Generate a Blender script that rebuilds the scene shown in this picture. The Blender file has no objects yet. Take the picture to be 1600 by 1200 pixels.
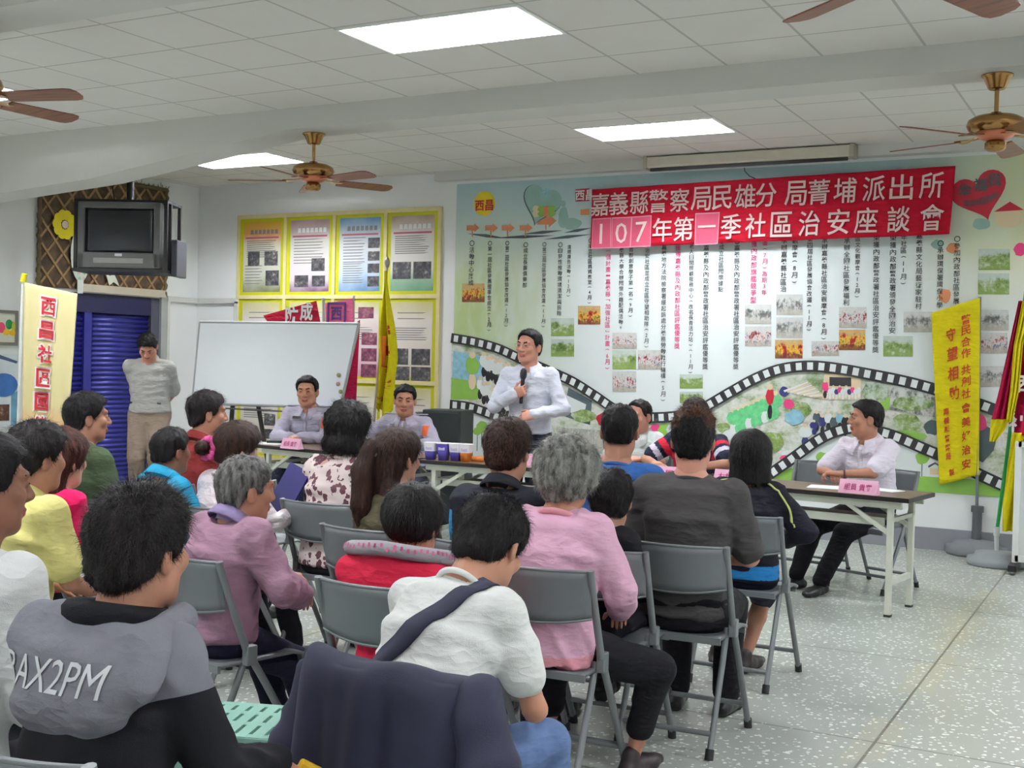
import bpy, bmesh, math, random
import numpy as np
from mathutils import Matrix, Vector, Euler

# ------------------------------------------------------------------ camera, world, exposure
SC = bpy.context.scene
COL = SC.collection
CAM_YAW, CAM_PITCH, CAM_ROLL, CAM_F, CAM_H = 0.493468, -0.021136, 0.023813, 1875.65, 1.52692
def _basis():
    cy, sy = math.cos(CAM_YAW), math.sin(CAM_YAW)
    cp, sp = math.cos(CAM_PITCH), math.sin(CAM_PITCH)
    f = Vector((-sy * cp, cy * cp, sp)); r = Vector((cy, sy, 0)); u = r.cross(f)
    c, s = math.cos(CAM_ROLL), math.sin(CAM_ROLL)
    return c * r + s * u, c * u - s * r, f
CR, CU, CF = _basis()
camd = bpy.data.cameras.new('camera'); cam = bpy.data.objects.new('camera', camd); COL.objects.link(cam)
camd.sensor_width = 36.0; camd.lens = 36.0 * CAM_F / 1600.0; camd.clip_start = 0.05; camd.clip_end = 100
M = Matrix.Identity(4)
for i in range(3):
    M[i][0], M[i][1], M[i][2] = CR[i], CU[i], -CF[i]
M[0][3], M[1][3], M[2][3] = 0, 0, CAM_H
cam.matrix_world = M
SC.camera = cam
SC.view_settings.view_transform = 'Standard'; SC.view_settings.look = 'None'
SC.view_settings.gamma = 1.0; SC.view_settings.use_curve_mapping = False
SC.view_settings.exposure = 0.0
LAMP_STRENGTH = 210.0
LAMP_COLOR = (0.98, 0.99, 1.05)
w = bpy.data.worlds.new('world'); SC.world = w; w.use_nodes = True
w.node_tree.nodes['Background'].inputs[0].default_value = (0.8, 0.9, 1.0, 1)
w.node_tree.nodes['Background'].inputs[1].default_value = 0.25
SC.cycles.use_denoising = True
SC.cycles.max_bounces = 8; SC.cycles.diffuse_bounces = 5

def at(px, py, x=None, y=None, z=None, F=None):
    """the place in the room seen at a point of the picture, on a known plane or at a known distance"""
    d = CF + (px - 800) / CAM_F * CR - (py - 600) / CAM_F * CU
    o = Vector((0, 0, CAM_H))
    if F is not None: t = F
    elif x is not None: t = (x - o.x) / d.x
    elif y is not None: t = (y - o.y) / d.y
    else: t = (z - o.z) / d.z
    return o + t * d

# ------------------------------------------------------------------ materials
def lin(c):
    return tuple(((v / 255) / 12.92 if v / 255 <= 0.04045 else ((v / 255 + 0.055) / 1.055) ** 2.4) for v in c)
MATS = {}
class NT:
    def __init__(s, name):
        s.m = bpy.data.materials.new(name); s.m.use_nodes = True
        s.t = s.m.node_tree; s.b = s.t.nodes['Principled BSDF']
    def n(s, kind, **kw):
        nd = s.t.nodes.new(kind)
        for k, v in kw.items(): setattr(nd, k, v)
        return nd
    def l(s, a, b): s.t.links.new(a, b)
    def coord(s, out='Object'): return s.n('ShaderNodeTexCoord').outputs[out]
    def noise(s, scale, detail=3, vec=None, rough=0.55):
        nd = s.n('ShaderNodeTexNoise'); nd.inputs['Scale'].default_value = scale
        nd.inputs['Detail'].default_value = detail; nd.inputs['Roughness'].default_value = rough
        s.l(vec if vec is not None else s.coord(), nd.inputs['Vector']); return nd.outputs[0]
    def voro(s, scale, vec=None, out='Distance', feature='F1'):
        nd = s.n('ShaderNodeTexVoronoi'); nd.feature = feature; nd.inputs['Scale'].default_value = scale
        s.l(vec if vec is not None else s.coord(), nd.inputs['Vector']); return nd.outputs[out]
    def ramp(s, fac, stops, interp='LINEAR'):
        nd = s.n('ShaderNodeValToRGB'); nd.color_ramp.interpolation = interp
        e = nd.color_ramp.elements
        while len(e) < len(stops): e.new(0.5)
        for k, (p, c) in enumerate(stops):
            e[k].position = p; e[k].color = (*lin(c), 1)
        s.l(fac, nd.inputs[0]); return nd.outputs[0]
    def mix(s, fac, a, b):
        nd = s.n('ShaderNodeMix'); nd.data_type = 'RGBA'
        for v, k in ((fac, 0), (a, 6), (b, 7)):
            if hasattr(v, 'node'): s.l(v, nd.inputs[k])
            elif k == 0: nd.inputs[0].default_value = v
            else: nd.inputs[k].default_value = (*lin(v), 1)
        return nd.outputs[2]
    def math(s, op, a, b=0.0, clamp=False):
        nd = s.n('ShaderNodeMath'); nd.operation = op; nd.use_clamp = clamp
        for v, k in ((a, 0), (b, 1)):
            if hasattr(v, 'node'): s.l(v, nd.inputs[k])
            else: nd.inputs[k].default_value = v
        return nd.outputs[0]
    def xyz(s, vec=None):
        nd = s.n('ShaderNodeSeparateXYZ'); s.l(vec if vec is not None else s.coord(), nd.inputs[0]); return nd.outputs
    def maprange(s, v, a, b, c=0.0, d=1.0):
        nd = s.n('ShaderNodeMapRange'); s.l(v, nd.inputs[0])
        for k, q in ((1, a), (2, b), (3, c), (4, d)): nd.inputs[k].default_value = q
        return nd.outputs[0]
    def mapping(s, scale=(1, 1, 1), rot=(0, 0, 0), vec=None):
        nd = s.n('ShaderNodeMapping'); nd.inputs['Scale'].default_value = scale; nd.inputs['Rotation'].default_value = rot
        s.l(vec if vec is not None else s.coord(), nd.inputs[0]); return nd.outputs[0]
    def color(s, c):
        if hasattr(c, 'node'): s.l(c, s.b.inputs['Base Color'])
        else: s.b.inputs['Base Color'].default_value = (*lin(c), 1)
        return s
    def set(s, rough=0.6, metal=0.0, spec=0.5, sheen=0.0, coat=0.0):
        s.b.inputs['Roughness'].default_value = rough; s.b.inputs['Metallic'].default_value = metal
        s.b.inputs['Specular IOR Level'].default_value = spec
        s.b.inputs['Sheen Weight'].default_value = sheen; s.b.inputs['Coat Weight'].default_value = coat
        return s
    def bump(s, h, strength=0.3, dist=0.01):
        nd = s.n('ShaderNodeBump'); nd.inputs['Strength'].default_value = strength; nd.inputs['Distance'].default_value = dist
        s.l(h, nd.inputs['Height']); s.l(nd.outputs[0], s.b.inputs['Normal']); return s

def plain(name, c, rough=0.6, metal=0.0, spec=0.4, var=0.06, scale=8.0):
    if name in MATS: return MATS[name]
    t = NT(name)
    if var > 0:
        lo = tuple(max(0, v * (1 - var)) for v in c); hi = tuple(min(255, v * (1 + var)) for v in c)
        t.color(t.mix(t.noise(scale, 4), lo, hi))
    else: t.color(c)
    t.set(rough, metal, spec)
    MATS[name] = t.m; return t.m
def cloth(name, c, weave=420, var=0.10, rough=0.9, bump=0.25):
    if name in MATS: return MATS[name]
    t = NT(name)
    lo = tuple(v * (1 - var) for v in c); hi = tuple(min(255, v * (1 + var)) for v in c)
    t.color(t.mix(t.noise(14, 5), lo, hi)); t.set(rough, 0, 0.2, sheen=0.0)
    def ridge(sc, rot): return t.math('ABSOLUTE', t.math('SUBTRACT', t.noise(sc, 2, t.mapping((1, 1, 2.2), rot), .4), .5))
    rd = t.math('ADD', ridge(7, (.5, .3, 0)), t.math('MULTIPLY', ridge(13, (-.6, .2, .4)), .6))
    t.bump(t.math('ADD', t.math('MULTIPLY', rd, -1.0), t.math('MULTIPLY', t.noise(weave, 2), .05)), bump * 2.4, 0.03)
    MATS[name] = t.m; return t.m
def glow(name, c, strength):
    t = NT(name); t.color((240, 240, 240))
    t.b.inputs['Emission Color'].default_value = (*c, 1); t.b.inputs['Emission Strength'].default_value = strength
    return t.m

# ------------------------------------------------------------------ mesh helpers
class MB:
    def __init__(s): s.v = []; s.f = []; s.mi = []; s.sm = []
    def add(s, vs, fs, mi=0, smooth=False, T=None):
        o = len(s.v)
        if T is not None: vs = [T @ Vector(v) for v in vs]
        s.v.extend([tuple(v) for v in vs])
        for f in fs: s.f.append(tuple(i + o for i in f)); s.mi.append(mi); s.sm.append(smooth)
        return s
    def box(s, lo, hi, mi=0, T=None, b=0.0):
        x0, y0, z0 = lo; x1, y1, z1 = hi
        if b <= 0:
            vs = [(x0, y0, z0), (x1, y0, z0), (x1, y1, z0), (x0, y1, z0), (x0, y0, z1), (x1, y0, z1), (x1, y1, z1), (x0, y1, z1)]
            return s.add(vs, [(0, 3, 2, 1), (4, 5, 6, 7), (0, 1, 5, 4), (1, 2, 6, 5), (2, 3, 7, 6), (3, 0, 4, 7)], mi, False, T)
        bm = bmesh.new(); bmesh.ops.create_cube(bm, size=1)
        for v in bm.verts:
            v.co = Vector(((x0 + x1) / 2 + v.co.x * (x1 - x0), (y0 + y1) / 2 + v.co.y * (y1 - y0), (z0 + z1) / 2 + v.co.z * (z1 - z0)))
        bmesh.ops.bevel(bm, geom=bm.edges[:], offset=b, segments=2, affect='EDGES', profile=0.5)
        bm.verts.index_update()
        s.add([v.co.copy() for v in bm.verts], [[v.index for v in f.verts] for f in bm.faces], mi, False, T); bm.free(); return s
    def tube(s, path, r, seg=10, mi=0, cap=True, T=None, ry=None, closed=False):
        pts = [Vector(p) for p in path]; n = len(pts)
        rs = r if isinstance(r, (list, tuple)) else [r] * n
        vs, fs = [], []
        prev = None
        for i, p in enumerate(pts):
            if closed: d = pts[(i + 1) % n] - pts[i - 1]
            else: d = pts[min(i + 1, n - 1)] - pts[max(i - 1, 0)]
            d.normalize()
            if prev is None:
                a = Vector((0, 0, 1)) if abs(d.z) < 0.9 else Vector((1, 0, 0))
                nx = d.cross(a).normalized()
            else: nx = (prev - d * prev.dot(d)).normalized()
            prev = nx; ny = d.cross(nx)
            for k in range(seg):
                t = 2 * math.pi * k / seg
                vs.append(p + nx * math.cos(t) * rs[i] + ny * math.sin(t) * rs[i] * (ry or 1))
        m = n if closed else n - 1
        for i in range(m):
            j = (i + 1) % n
            for k in range(seg):
                k2 = (k + 1) % seg
                fs.append((i * seg + k, i * seg + k2, j * seg + k2, j * seg + k))
        s.add(vs, fs, mi, True, T)
        if cap and not closed:
            s.add([vs[k] for k in range(seg)], [tuple(range(seg))[::-1]], mi, False, T)
            s.add([vs[(n - 1) * seg + k] for k in range(seg)], [tuple(range(seg))], mi, False, T)
        return s
    def lathe(s, prof, seg=24, mi=0, T=None, smooth=True):
        vs, fs = [], []
        for r, z in prof:
            for k in range(seg):
                t = 2 * math.pi * k / seg; vs.append((r * math.cos(t), r * math.sin(t), z))
        for i in range(len(prof) - 1):
            for k in range(seg):
                k2 = (k + 1) % seg
                fs.append((i * seg + k, i * seg + k2, (i + 1) * seg + k2, (i + 1) * seg + k))
        if prof[0][0] > 1e-4: fs.append(tuple(range(seg))[::-1])
        if prof[-1][0] > 1e-4: fs.append(tuple((len(prof) - 1) * seg + k for k in range(seg)))
        return s.add(vs, fs, mi, smooth, T)
    def poly(s, pts, mi=0, T=None): return s.add(pts, [tuple(range(len(pts)))], mi, False, T)
    def prism(s, pts, ext, mi=0, T=None):
        n = len(pts); e = Vector(ext); a = [Vector(p) for p in pts]; b = [p + e for p in a]
        fs = [tuple(range(n))[::-1], tuple(range(n, 2 * n))] + [(i, (i + 1) % n, n + (i + 1) % n, n + i) for i in range(n)]
        return s.add(a + b, fs, mi, False, T)
    def sheet(s, fn, nu, nv, thick=0.0, mi=0, T=None):
        """a grid sheet from fn(u,v) -> point, given a real thickness"""
        g = [[Vector(fn(i / nu, j / nv)) for j in range(nv + 1)] for i in range(nu + 1)]
        if thick <= 0:
            vs = [p for r in g for p in r]
            return s.add(vs, [(i * (nv + 1) + j, (i + 1) * (nv + 1) + j, (i + 1) * (nv + 1) + j + 1, i * (nv + 1) + j + 1) for i in range(nu) for j in range(nv)], mi, True, T)
        A, B = [], []
        for i in range(nu + 1):
            for j in range(nv + 1):
                du = g[min(i + 1, nu)][j] - g[max(i - 1, 0)][j]; dv = g[i][min(j + 1, nv)] - g[i][max(j - 1, 0)]
                n = du.cross(dv)
                if n.length > 1e-12: n.normalize()
                A.append(g[i][j] + n * thick / 2); B.append(g[i][j] - n * thick / 2)
        m = len(A); ix = lambda i, j: i * (nv + 1) + j
        fs = []
        for i in range(nu):
            for j in range(nv):
                q = (ix(i, j), ix(i + 1, j), ix(i + 1, j + 1), ix(i, j + 1))
                fs.append(q); fs.append(tuple(k + m for k in q[::-1]))
        for i in range(nu):
            fs.append((ix(i, 0), ix(i, 0) + m, ix(i + 1, 0) + m, ix(i + 1, 0)))
            fs.append((ix(i, nv), ix(i + 1, nv), ix(i + 1, nv) + m, ix(i, nv) + m))
        for j in range(nv):
            fs.append((ix(0, j), ix(0, j + 1), ix(0, j + 1) + m, ix(0, j) + m))
            fs.append((ix(nu, j), ix(nu, j) + m, ix(nu, j + 1) + m, ix(nu, j + 1)))
        return s.add(A + B, fs, mi, True, T)
    def build(s, name, mats, parent=None, loc=None, rotz=None):
        me = bpy.data.meshes.new(name); me.from_pydata(s.v, [], s.f)
        for m in (mats if isinstance(mats, (list, tuple)) else [mats]): me.materials.append(m)
        me.polygons.foreach_set('material_index', s.mi); me.polygons.foreach_set('use_smooth', s.sm)
        me.update()
        o = bpy.data.objects.new(name, me); COL.objects.link(o)
        if parent is not None: o.parent = parent
        if loc is not None: o.location = loc
        if rotz is not None: o.rotation_euler = (0, 0, rotz)
        return o
def tag(o, label=None, cat=None, group=None, kind=None):
    if label: o['label'] = label
    if cat: o['category'] = cat
    if group: o['group'] = group
    if kind: o['kind'] = kind
    return o
def thing(name, label, cat, loc=(0, 0, 0), rotz=0.0, group=None):
    o = bpy.data.objects.new(name, None); COL.objects.link(o); o.empty_display_size = 0.1
    o.location = loc; o.rotation_euler = (0, 0, rotz); return tag(o, label, cat, group)
def struct(name, mb, mats, parent=None):
    o = mb.build(name, mats, parent)
    if parent is None: o['kind'] = 'structure'
    return o
def copy_thing(src, name=None):
    c = src.copy(); COL.objects.link(c)
    for ch in list(src.children):
        d = ch.copy(); COL.objects.link(d); d.parent = c
        for g in list(ch.children):
            e = g.copy(); COL.objects.link(e); e.parent = d
    return c
def rot2(a): return Matrix.Rotation(a, 4, 'Z')

_TXT = {}
def glyphs(body, size=1.0, bold=0.0, shear=0.0, line=1.0, align='CENTER'):
    """letters as flat outlines in the XY plane, centred on the origin"""
    key = (body, bold, shear, line, align)
    if key not in _TXT:
        c = bpy.data.curves.new('lettering', 'FONT'); c.body = body; c.size = 1.0; c.offset = bold; c.shear = shear
        c.space_line = line; c.align_x = align; c.align_y = 'CENTER'; c.resolution_u = 2
        o = bpy.data.objects.new('lettering', c); COL.objects.link(o)
        bpy.context.view_layer.update()
        me = bpy.data.meshes.new_from_object(o.evaluated_get(bpy.context.evaluated_depsgraph_get()))
        v = np.array([tuple(q.co) for q in me.vertices]).reshape(-1, 3); me.calc_loop_triangles(); f = [tuple(p.vertices) for p in me.loop_triangles]
        bpy.data.objects.remove(o); bpy.data.meshes.remove(me); bpy.data.curves.remove(c)
        if len(v):
            v[:, 0] -= (v[:, 0].min() + v[:, 0].max()) / 2; v[:, 1] -= (v[:, 1].min() + v[:, 1].max()) / 2
        _TXT[key] = (v, f)
    v, f = _TXT[key]
    return v * size, f
def letter(mb, body, w, h, place, mi=0, bold=0.0, shear=0.0, line=1.0, keep=False, fine=0):
    """fit a text into w x h; place(a, b) maps its plane coordinates to the surface"""
    v, f = glyphs(body, 1.0, bold, shear, line)
    if not len(v): return
    for _ in range(fine):
        n = len(v); nv, nf = [v], []
        for k, (a, b, c) in enumerate(f):
            nv.append([(v[a] + v[b]) / 2, (v[b] + v[c]) / 2, (v[c] + v[a]) / 2]); o = n + 3 * k
            nf += [(a, o, o + 2), (o, b, o + 1), (o + 2, o + 1, c), (o, o + 1, o + 2)]
        v, f = np.concatenate([np.asarray(q) for q in nv]), nf
    sx = w / max(1e-6, np.ptp(v[:, 0])) if w else None; sy = h / max(1e-6, np.ptp(v[:, 1])) if h else None
    if sx is None: sx = sy
    if sy is None: sy = sx
    if keep: sx = sy = min(sx, sy)
    mb.add([place(a * sx, b * sy) for a, b, _ in v], f, mi)

# ------------------------------------------------------------------ the room
XL, XR, YB, YF, H = -9.9, 2.7, 10.6, -3.2, 3.424
FX = [(x, y) for x in (-8.69, -4.29, 0.11) for y in (8.905, 5.69, 2.48, -0.73)]
FW, FD = 1.21, 0.605
# ceiling with real openings for the lamps
t = NT('ceiling_tile')
X, Y, Z = t.xyz()
def grid_line(t, v, off, pitch, wd):
    q = t.math('ABSOLUTE', t.math('SUBTRACT', t.math('FRACT', t.math('DIVIDE', t.math('SUBTRACT', v, off - 100 * pitch), pitch)), 0.5))
    return t.math('GREATER_THAN', q, 0.5 - wd / pitch / 2)
ln = t.math('MAXIMUM', grid_line(t, X, -4.29, 0.605, 0.017), grid_line(t, Y, 0.22, 0.605, 0.017))
base = t.mix(t.noise(3, 4), (216, 214, 208), (224, 222, 216))
t.color(t.mix(ln, base, (184, 184, 178))); t.set(0.9, 0, 0.2); t.bump(t.noise(160, 2), 0.15, 0.004)
m_ceil = t.m
xs = sorted({XL, XR} | {x for x, _ in FX} | {x + FW for x, _ in FX}); ys = sorted({YF, YB} | {y for _, y in FX} | {y + FD for _, y in FX})
mb = MB()
for i in range(len(xs) - 1):
    for j in range(len(ys) - 1):
        cx, cy = (xs[i] + xs[i + 1]) / 2, (ys[j] + ys[j + 1]) / 2
        if any(x < cx < x + FW and y < cy < y + FD for x, y in FX): continue
        mb.poly([(xs[i], ys[j], H), (xs[i], ys[j + 1], H), (xs[i + 1], ys[j + 1], H), (xs[i + 1], ys[j], H)])
struct('ceiling', mb, m_ceil)
m_wall = plain('wall_paint', (232, 235, 234), 0.75, var=0.02, scale=2)
m_beam = plain('beam_paint', (206, 206, 200), 0.8, var=0.02, scale=2)
t = NT('floor_terrazzo')
co = t.coord()
chips = t.math('LESS_THAN', t.voro(34, t.mapping((1, 1, 1), vec=co)), 0.30)
sel = t.math('GREATER_THAN', t.noise(30, 1), 0.46)
chips = t.math('MULTIPLY', chips, sel)
fine = t.noise(120, 3)
big = t.noise(0.9, 3)
base = t.mix(big, (158, 164, 157), (182, 187, 180))
base = t.mix(t.math('MULTIPLY', fine, 0.5), base, (130, 136, 128))
c = t.mix(chips, base, (232, 236, 230))
X, Y, Z = t.xyz()
ln = t.math('MAXIMUM', grid_line(t, X, -0.97, 3.05, 0.012), grid_line(t, Y, 8.046, 1.525, 0.012))
ye = t.math('MULTIPLY', grid_line(t, X, -0.97, 3.05, 0.16), t.math('GREATER_THAN', t.noise(1.6, 3), 0.5))
c = t.mix(t.math('MULTIPLY', ye, 0.13), c, (200, 180, 110))
c = t.mix(t.math('MULTIPLY', ln, 0.75), c, (92, 88, 78))
t.color(c); t.set(0.3, 0, 0.5)
mb = MB(); mb.poly([(XL, YF, 0), (XR, YF, 0), (XR, YB, 0), (XL, YB, 0)])
struct('floor', mb, t.m)
# walls; the left one has the doorway in it
DY0, DY1, DZ = at(72, 470, x=XL).y, at(250, 470, x=XL).y, at(245, 466, x=XL).z
mb = MB(); mb.poly([(XL, YB, 0), (XR, YB, 0), (XR, YB, H), (XL, YB, H)]); struct('wall_back', mb, m_wall)
mb = MB()
mb.poly([(XL, YF, 0), (XL, DY0, 0), (XL, DY0, H), (XL, YF, H)]); mb.poly([(XL, DY1, 0), (XL, YB, 0), (XL, YB, H), (XL, DY1, H)])
mb.poly([(XL, DY0, DZ), (XL, DY1, DZ), (XL, DY1, H), (XL, DY0, H)])
struct('wall_left', mb, m_wall)
mb = MB(); mb.poly([(XR, YF, 0), (XR, YF, H), (XR, YB, H), (XR, YB, 0)]); struct('wall_right', mb, m_wall)
mb = MB(); mb.poly([(XL, YF, 0), (XL, YF, H), (XR, YF, H), (XR, YF, 0)]); struct('wall_front', mb, m_wall)
m_base = plain('baseboard_grey', (138, 140, 146), 0.5)
zb = 0.185
mb = MB(); mb.box((XL, YB - 0.02, 0), (XR, YB, zb)); struct('baseboard_back', mb, m_base)
mb = MB(); mb.box((XL, YF, 0), (XL + 0.02, DY0 - 0.12, zb)); mb.box((XL, DY1 + 0.1, 0), (XL + 0.02, YB - 0.02, zb)); struct('baseboard_left', mb, m_base)
# beams: shallow ones across the room with a haunch at the left wall
for k, y0 in enumerate((7.38, 4.18, 0.98)):
    y1 = y0 + 0.34
    zz = 3.26
    pr = [(XL, H), (XR, H), (XR, zz), (-6.0, zz), (-6.7, 3.17), (-8.1, 2.99), (XL, 2.87)]
    mb = MB(); mb.prism([(x, y0, z) for x, z in pr], (0, y1 - y0, 0)); struct('beam_%d' % (k + 1), mb, m_beam)
mb = MB(); mb.box((-6.6, YB - 0.12, 3.33), (XR, YB, H)); struct('trim_1', mb, m_beam)

# blue roller shutter doors in the doorway
t = NT('shutter_blue'); t.color(t.mix(t.noise(3, 3), (34, 36, 118), (48, 52, 146))); t.set(0.38, 0.2, 0.5); m_shut = t.m
m_alu = plain('aluminium_frame', (176, 180, 180), 0.4, 0.3)
m_dark = plain('dark_metal', (44, 44, 48), 0.5)
dr = thing('door_1', None, None); dr['kind'] = 'structure'
yp = at(139, 560, x=XL).y; yj = at(236, 560, x=XL).y
for a, b in ((DY0, yp - 0.05), (yp + 0.05, yj)):
    prof = []
    n = int((DZ - 0.18) / 0.0125)
    for i in range(n + 1):
        z = i * 0.0125; prof.append((XL - 0.055 + 0.012 * math.sin(2 * math.pi * z / 0.052), z))
    mb = MB(); mb.sheet(lambda u, v, a=a, b=b: (prof[int(round(v * n))][0], a + (b - a) * u, prof[int(round(v * n))][1]), 1, n, 0.004)
    for fi in range(len(mb.sm)): mb.sm[fi] = True
    mb.build('shutter_curtain', m_shut, dr)
mb = MB(); mb.box((XL - 0.10, yp - 0.05, 0), (XL - 0.02, yp + 0.05, DZ)); mb.build('centre_post', m_shut, dr)
mb = MB(); mb.box((XL - 0.12, DY0, DZ - 0.2), (XL - 0.01, yj, DZ)); mb.build('shutter_box', plain('shutter_box_navy', (26, 27, 66), 0.5), dr)
mb = MB(); mb.box((XL - 0.12, yj, 0), (XL - 0.01, DY1, DZ)); mb.build('guide_rail', plain('rail_grey', (78, 80, 92), 0.5), dr)
mb = MB(); mb.box((XL - 0.12, DY1, 0), (XL + 0.025, DY1 + 0.09, DZ + 0.02)); mb.build('jamb', m_alu, dr)
mb = MB(); mb.poly([(XL - 0.13, DY0 - 0.2, 0), (XL - 0.13, DY1 + 0.2, 0), (XL - 0.13, DY1 + 0.2, DZ + 0.2), (XL - 0.13, DY0 - 0.2, DZ + 0.2)]); mb.build('lining', m_dark, dr)
# cable trunking round the corner
m_trunk = plain('trunking_plastic', (206, 208, 202), 0.5)
zt = at(300, 471, x=XL).z
mb = MB(); mb.box((XL, DY1 + 0.09, zt - 0.02), (XL + 0.035, YB - 0.02, zt + 0.04))
xt = at(371, 473, y=YB).x
mb.box((XL + 0.02, YB - 0.035, zt - 0.02), (xt + 0.03, YB, zt + 0.04)); mb.box((xt - 0.02, YB - 0.035, zb), (xt + 0.03, YB, zt))
mb.box((XL, DY1 + 0.09, zb), (XL + 0.03, DY1 + 0.13, zt))
struct('trim_2', mb, m_trunk)

# lamps: recessed troffers with three tubes, reflectors and a blade louvre
m_lampwhite = plain('lamp_enamel', (236, 238, 236), 0.45, var=0.0)
m_tube = glow('lamp_tube_glow', LAMP_COLOR, LAMP_STRENGTH)
proto = None
for k, (x, y) in enumerate(FX):
    if proto is None:
        r = thing('ceiling_light', 'x', 'ceiling light', (x, y, H), 0, 'recessed fluorescent ceiling lights')
        mb = MB(); d = 0.10
        mb.poly([(0, 0, d), (FW, 0, d), (FW, FD, d), (0, FD, d)])
        mb.poly([(0, 0, 0), (FW, 0, 0), (FW, 0, d), (0, 0, d)]); mb.poly([(0, FD, 0), (0, FD, d), (FW, FD, d), (FW, FD, 0)])
        mb.poly([(0, 0, 0), (0, 0, d), (0, FD, d), (0, FD, 0)]); mb.poly([(FW, 0, 0), (FW, FD, 0), (FW, FD, d), (FW, 0, d)])
        for q in ((0, 0, FW, 0.018), (0, FD - 0.018, FW, FD), (0, 0.018, 0.018, FD - 0.018), (FW - 0.018, 0.018, FW, FD - 0.018)):
            mb.box((q[0], q[1], -0.008), (q[2], q[3], 0.004))
        mb.build('housing', m_lampwhite, r)
        for j in range(3):
            yc = FD * (j + 0.5) / 3
            mb = MB(); mb.tube([(0.03, yc, 0.055), (FW - 0.03, yc, 0.055)], 0.016, 10); mb.build('lamp_tube', m_tube, r)
            mb = MB()
            mb.add([(0.02, yc - 0.085, 0.03), (FW - 0.02, yc - 0.085, 0.03), (FW - 0.02, yc - 0.04, 0.09), (0.02, yc - 0.04, 0.09), (0.02, yc + 0.04, 0.09), (FW - 0.02, yc + 0.04, 0.09), (FW - 0.02, yc + 0.085, 0.03), (0.02, yc + 0.085, 0.03)],
                   [(0, 1, 2, 3), (3, 2, 5, 4), (4, 5, 6, 7)])
            mb.build('reflector', m_lampwhite, r)
        mb = MB()
        for j in range(1, 3):
            yc = FD * j / 3; mb.prism([(0.018, yc - 0.010, 0.022), (0.018, yc + 0.010, 0.022), (0.018, yc, 0.004)], (FW - 0.036, 0, 0))
        for j in range(1, 24):
            xc = FW * j / 24; mb.prism([(xc - 0.0025, 0.018, 0.020), (xc + 0.0025, 0.018, 0.020), (xc, 0.018, 0.004)], (0, FD - 0.036, 0))
        mb.build('louvre', m_lampwhite, r); proto = r
    else:
        r = copy_thing(proto); r.location = (x, y, H)
    col = {-8.69: 'by the left wall', -4.29: 'over the middle of the hall', 0.11: 'near the right wall'}[x]
    row = {8.905: 'beyond the beam before the mural', 5.69: 'between the two middle beams', 2.48: 'above the back rows of seats', -0.73: 'behind the photographer'}[y]
    r['label'] = 'recessed ceiling light %s, %s' % (col, row)
# ------------------------------------------------------------------ the mural on the back wall
WY = YB - 0.004
def wp(px, py, d=0.0): return at(px, py, y=WY - d)
t = NT('mural_print')
X, Y, Z = t.xyz()
n1 = t.noise(1.6, 5); n2 = t.noise(6.0, 4, t.mapping((1, 1, 0.35), (0, 0.5, 0)))
sky = t.math('ADD', t.maprange(Z, 2.35, 3.35), t.math('MULTIPLY', t.math('SUBTRACT', n1, 0.5), 0.5), True)
c = t.mix(sky, (226, 234, 232), (166, 196, 198))
lg = t.math('MULTIPLY', t.math('MULTIPLY', t.maprange(X, -4.95, -6.1), t.maprange(Z, 3.05, 2.2)), t.maprange(Z, 1.2, 1.6))
lg = t.math('MULTIPLY', lg, t.maprange(n2, 0.25, 0.7, 0.45, 1.25), True)
c = t.mix(lg, c, (186, 206, 146))
rg = t.math('MULTIPLY', t.math('MULTIPLY', t.maprange(X, -2.0, -1.0), t.maprange(Z, 1.9, 2.5)), t.maprange(n1, 0.3, 0.7, 0.5, 1.0), True)
c = t.mix(rg, c, (214, 216, 160))
t.color(c); t.set(0.55, 0, 0.3); m_mural = t.m
def photo_mat(name, stops, scale, sx=1.0, sky=None, ground=None):
    t = NT(name); v = t.mapping((sx, 1, 1))
    a = t.noise(scale, 8, v, 0.72); b = t.noise(scale * 3.1, 3, v, 0.6)
    f = t.math('ADD', t.math('MULTIPLY', a, 0.7), t.math('MULTIPLY', b, 0.3))
    g = t.xyz(t.coord('Generated'))[2]; col = t.ramp(f, stops)
    if sky is not None: col = t.mix(t.math('MULTIPLY', t.maprange(t.math('ADD', g, t.math('MULTIPLY', t.math('SUBTRACT', a, .5), .9)), .62, .78), .85, True), col, sky)
    if ground is not None: col = t.mix(t.math('MULTIPLY', t.maprange(t.math('ADD', g, t.math('MULTIPLY', t.math('SUBTRACT', b, .5), .9)), .34, .2), .8, True), col, ground)
    t.color(col); t.set(0.5, 0, 0.3); return t.m
ph_green = photo_mat('printed_photo_garden', [(0.30, (40, 52, 34)), (0.42, (96, 122, 60)), (0.52, (150, 172, 110)), (0.62, (206, 212, 200)), (0.75, (120, 92, 66))], 9, 1.0, (200, 212, 206), (134, 160, 84))
ph_people = photo_mat('printed_photo_gathering', [(0.32, (36, 36, 48)), (0.43, (150, 60, 62)), (0.50, (226, 222, 216)), (0.58, (70, 80, 120)), (0.68, (214, 190, 160)), (0.8, (60, 80, 50))], 12, 1.6, (206, 210, 204), (176, 170, 156))
ph_red = photo_mat('printed_photo_festival', [(0.33, (60, 24, 30)), (0.44, (178, 40, 44)), (0.52, (222, 190, 70)), (0.62, (50, 44, 40)), (0.72, (220, 216, 208))], 11, 1.4, (196, 170, 120), (90, 40, 44))
ph_grey = photo_mat('printed_photo_group', [(0.32, (40, 42, 44)), (0.46, (120, 124, 120)), (0.56, (206, 206, 200)), (0.7, (86, 88, 84))], 10, 1.6, (212, 216, 212), (186, 184, 172))
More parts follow.
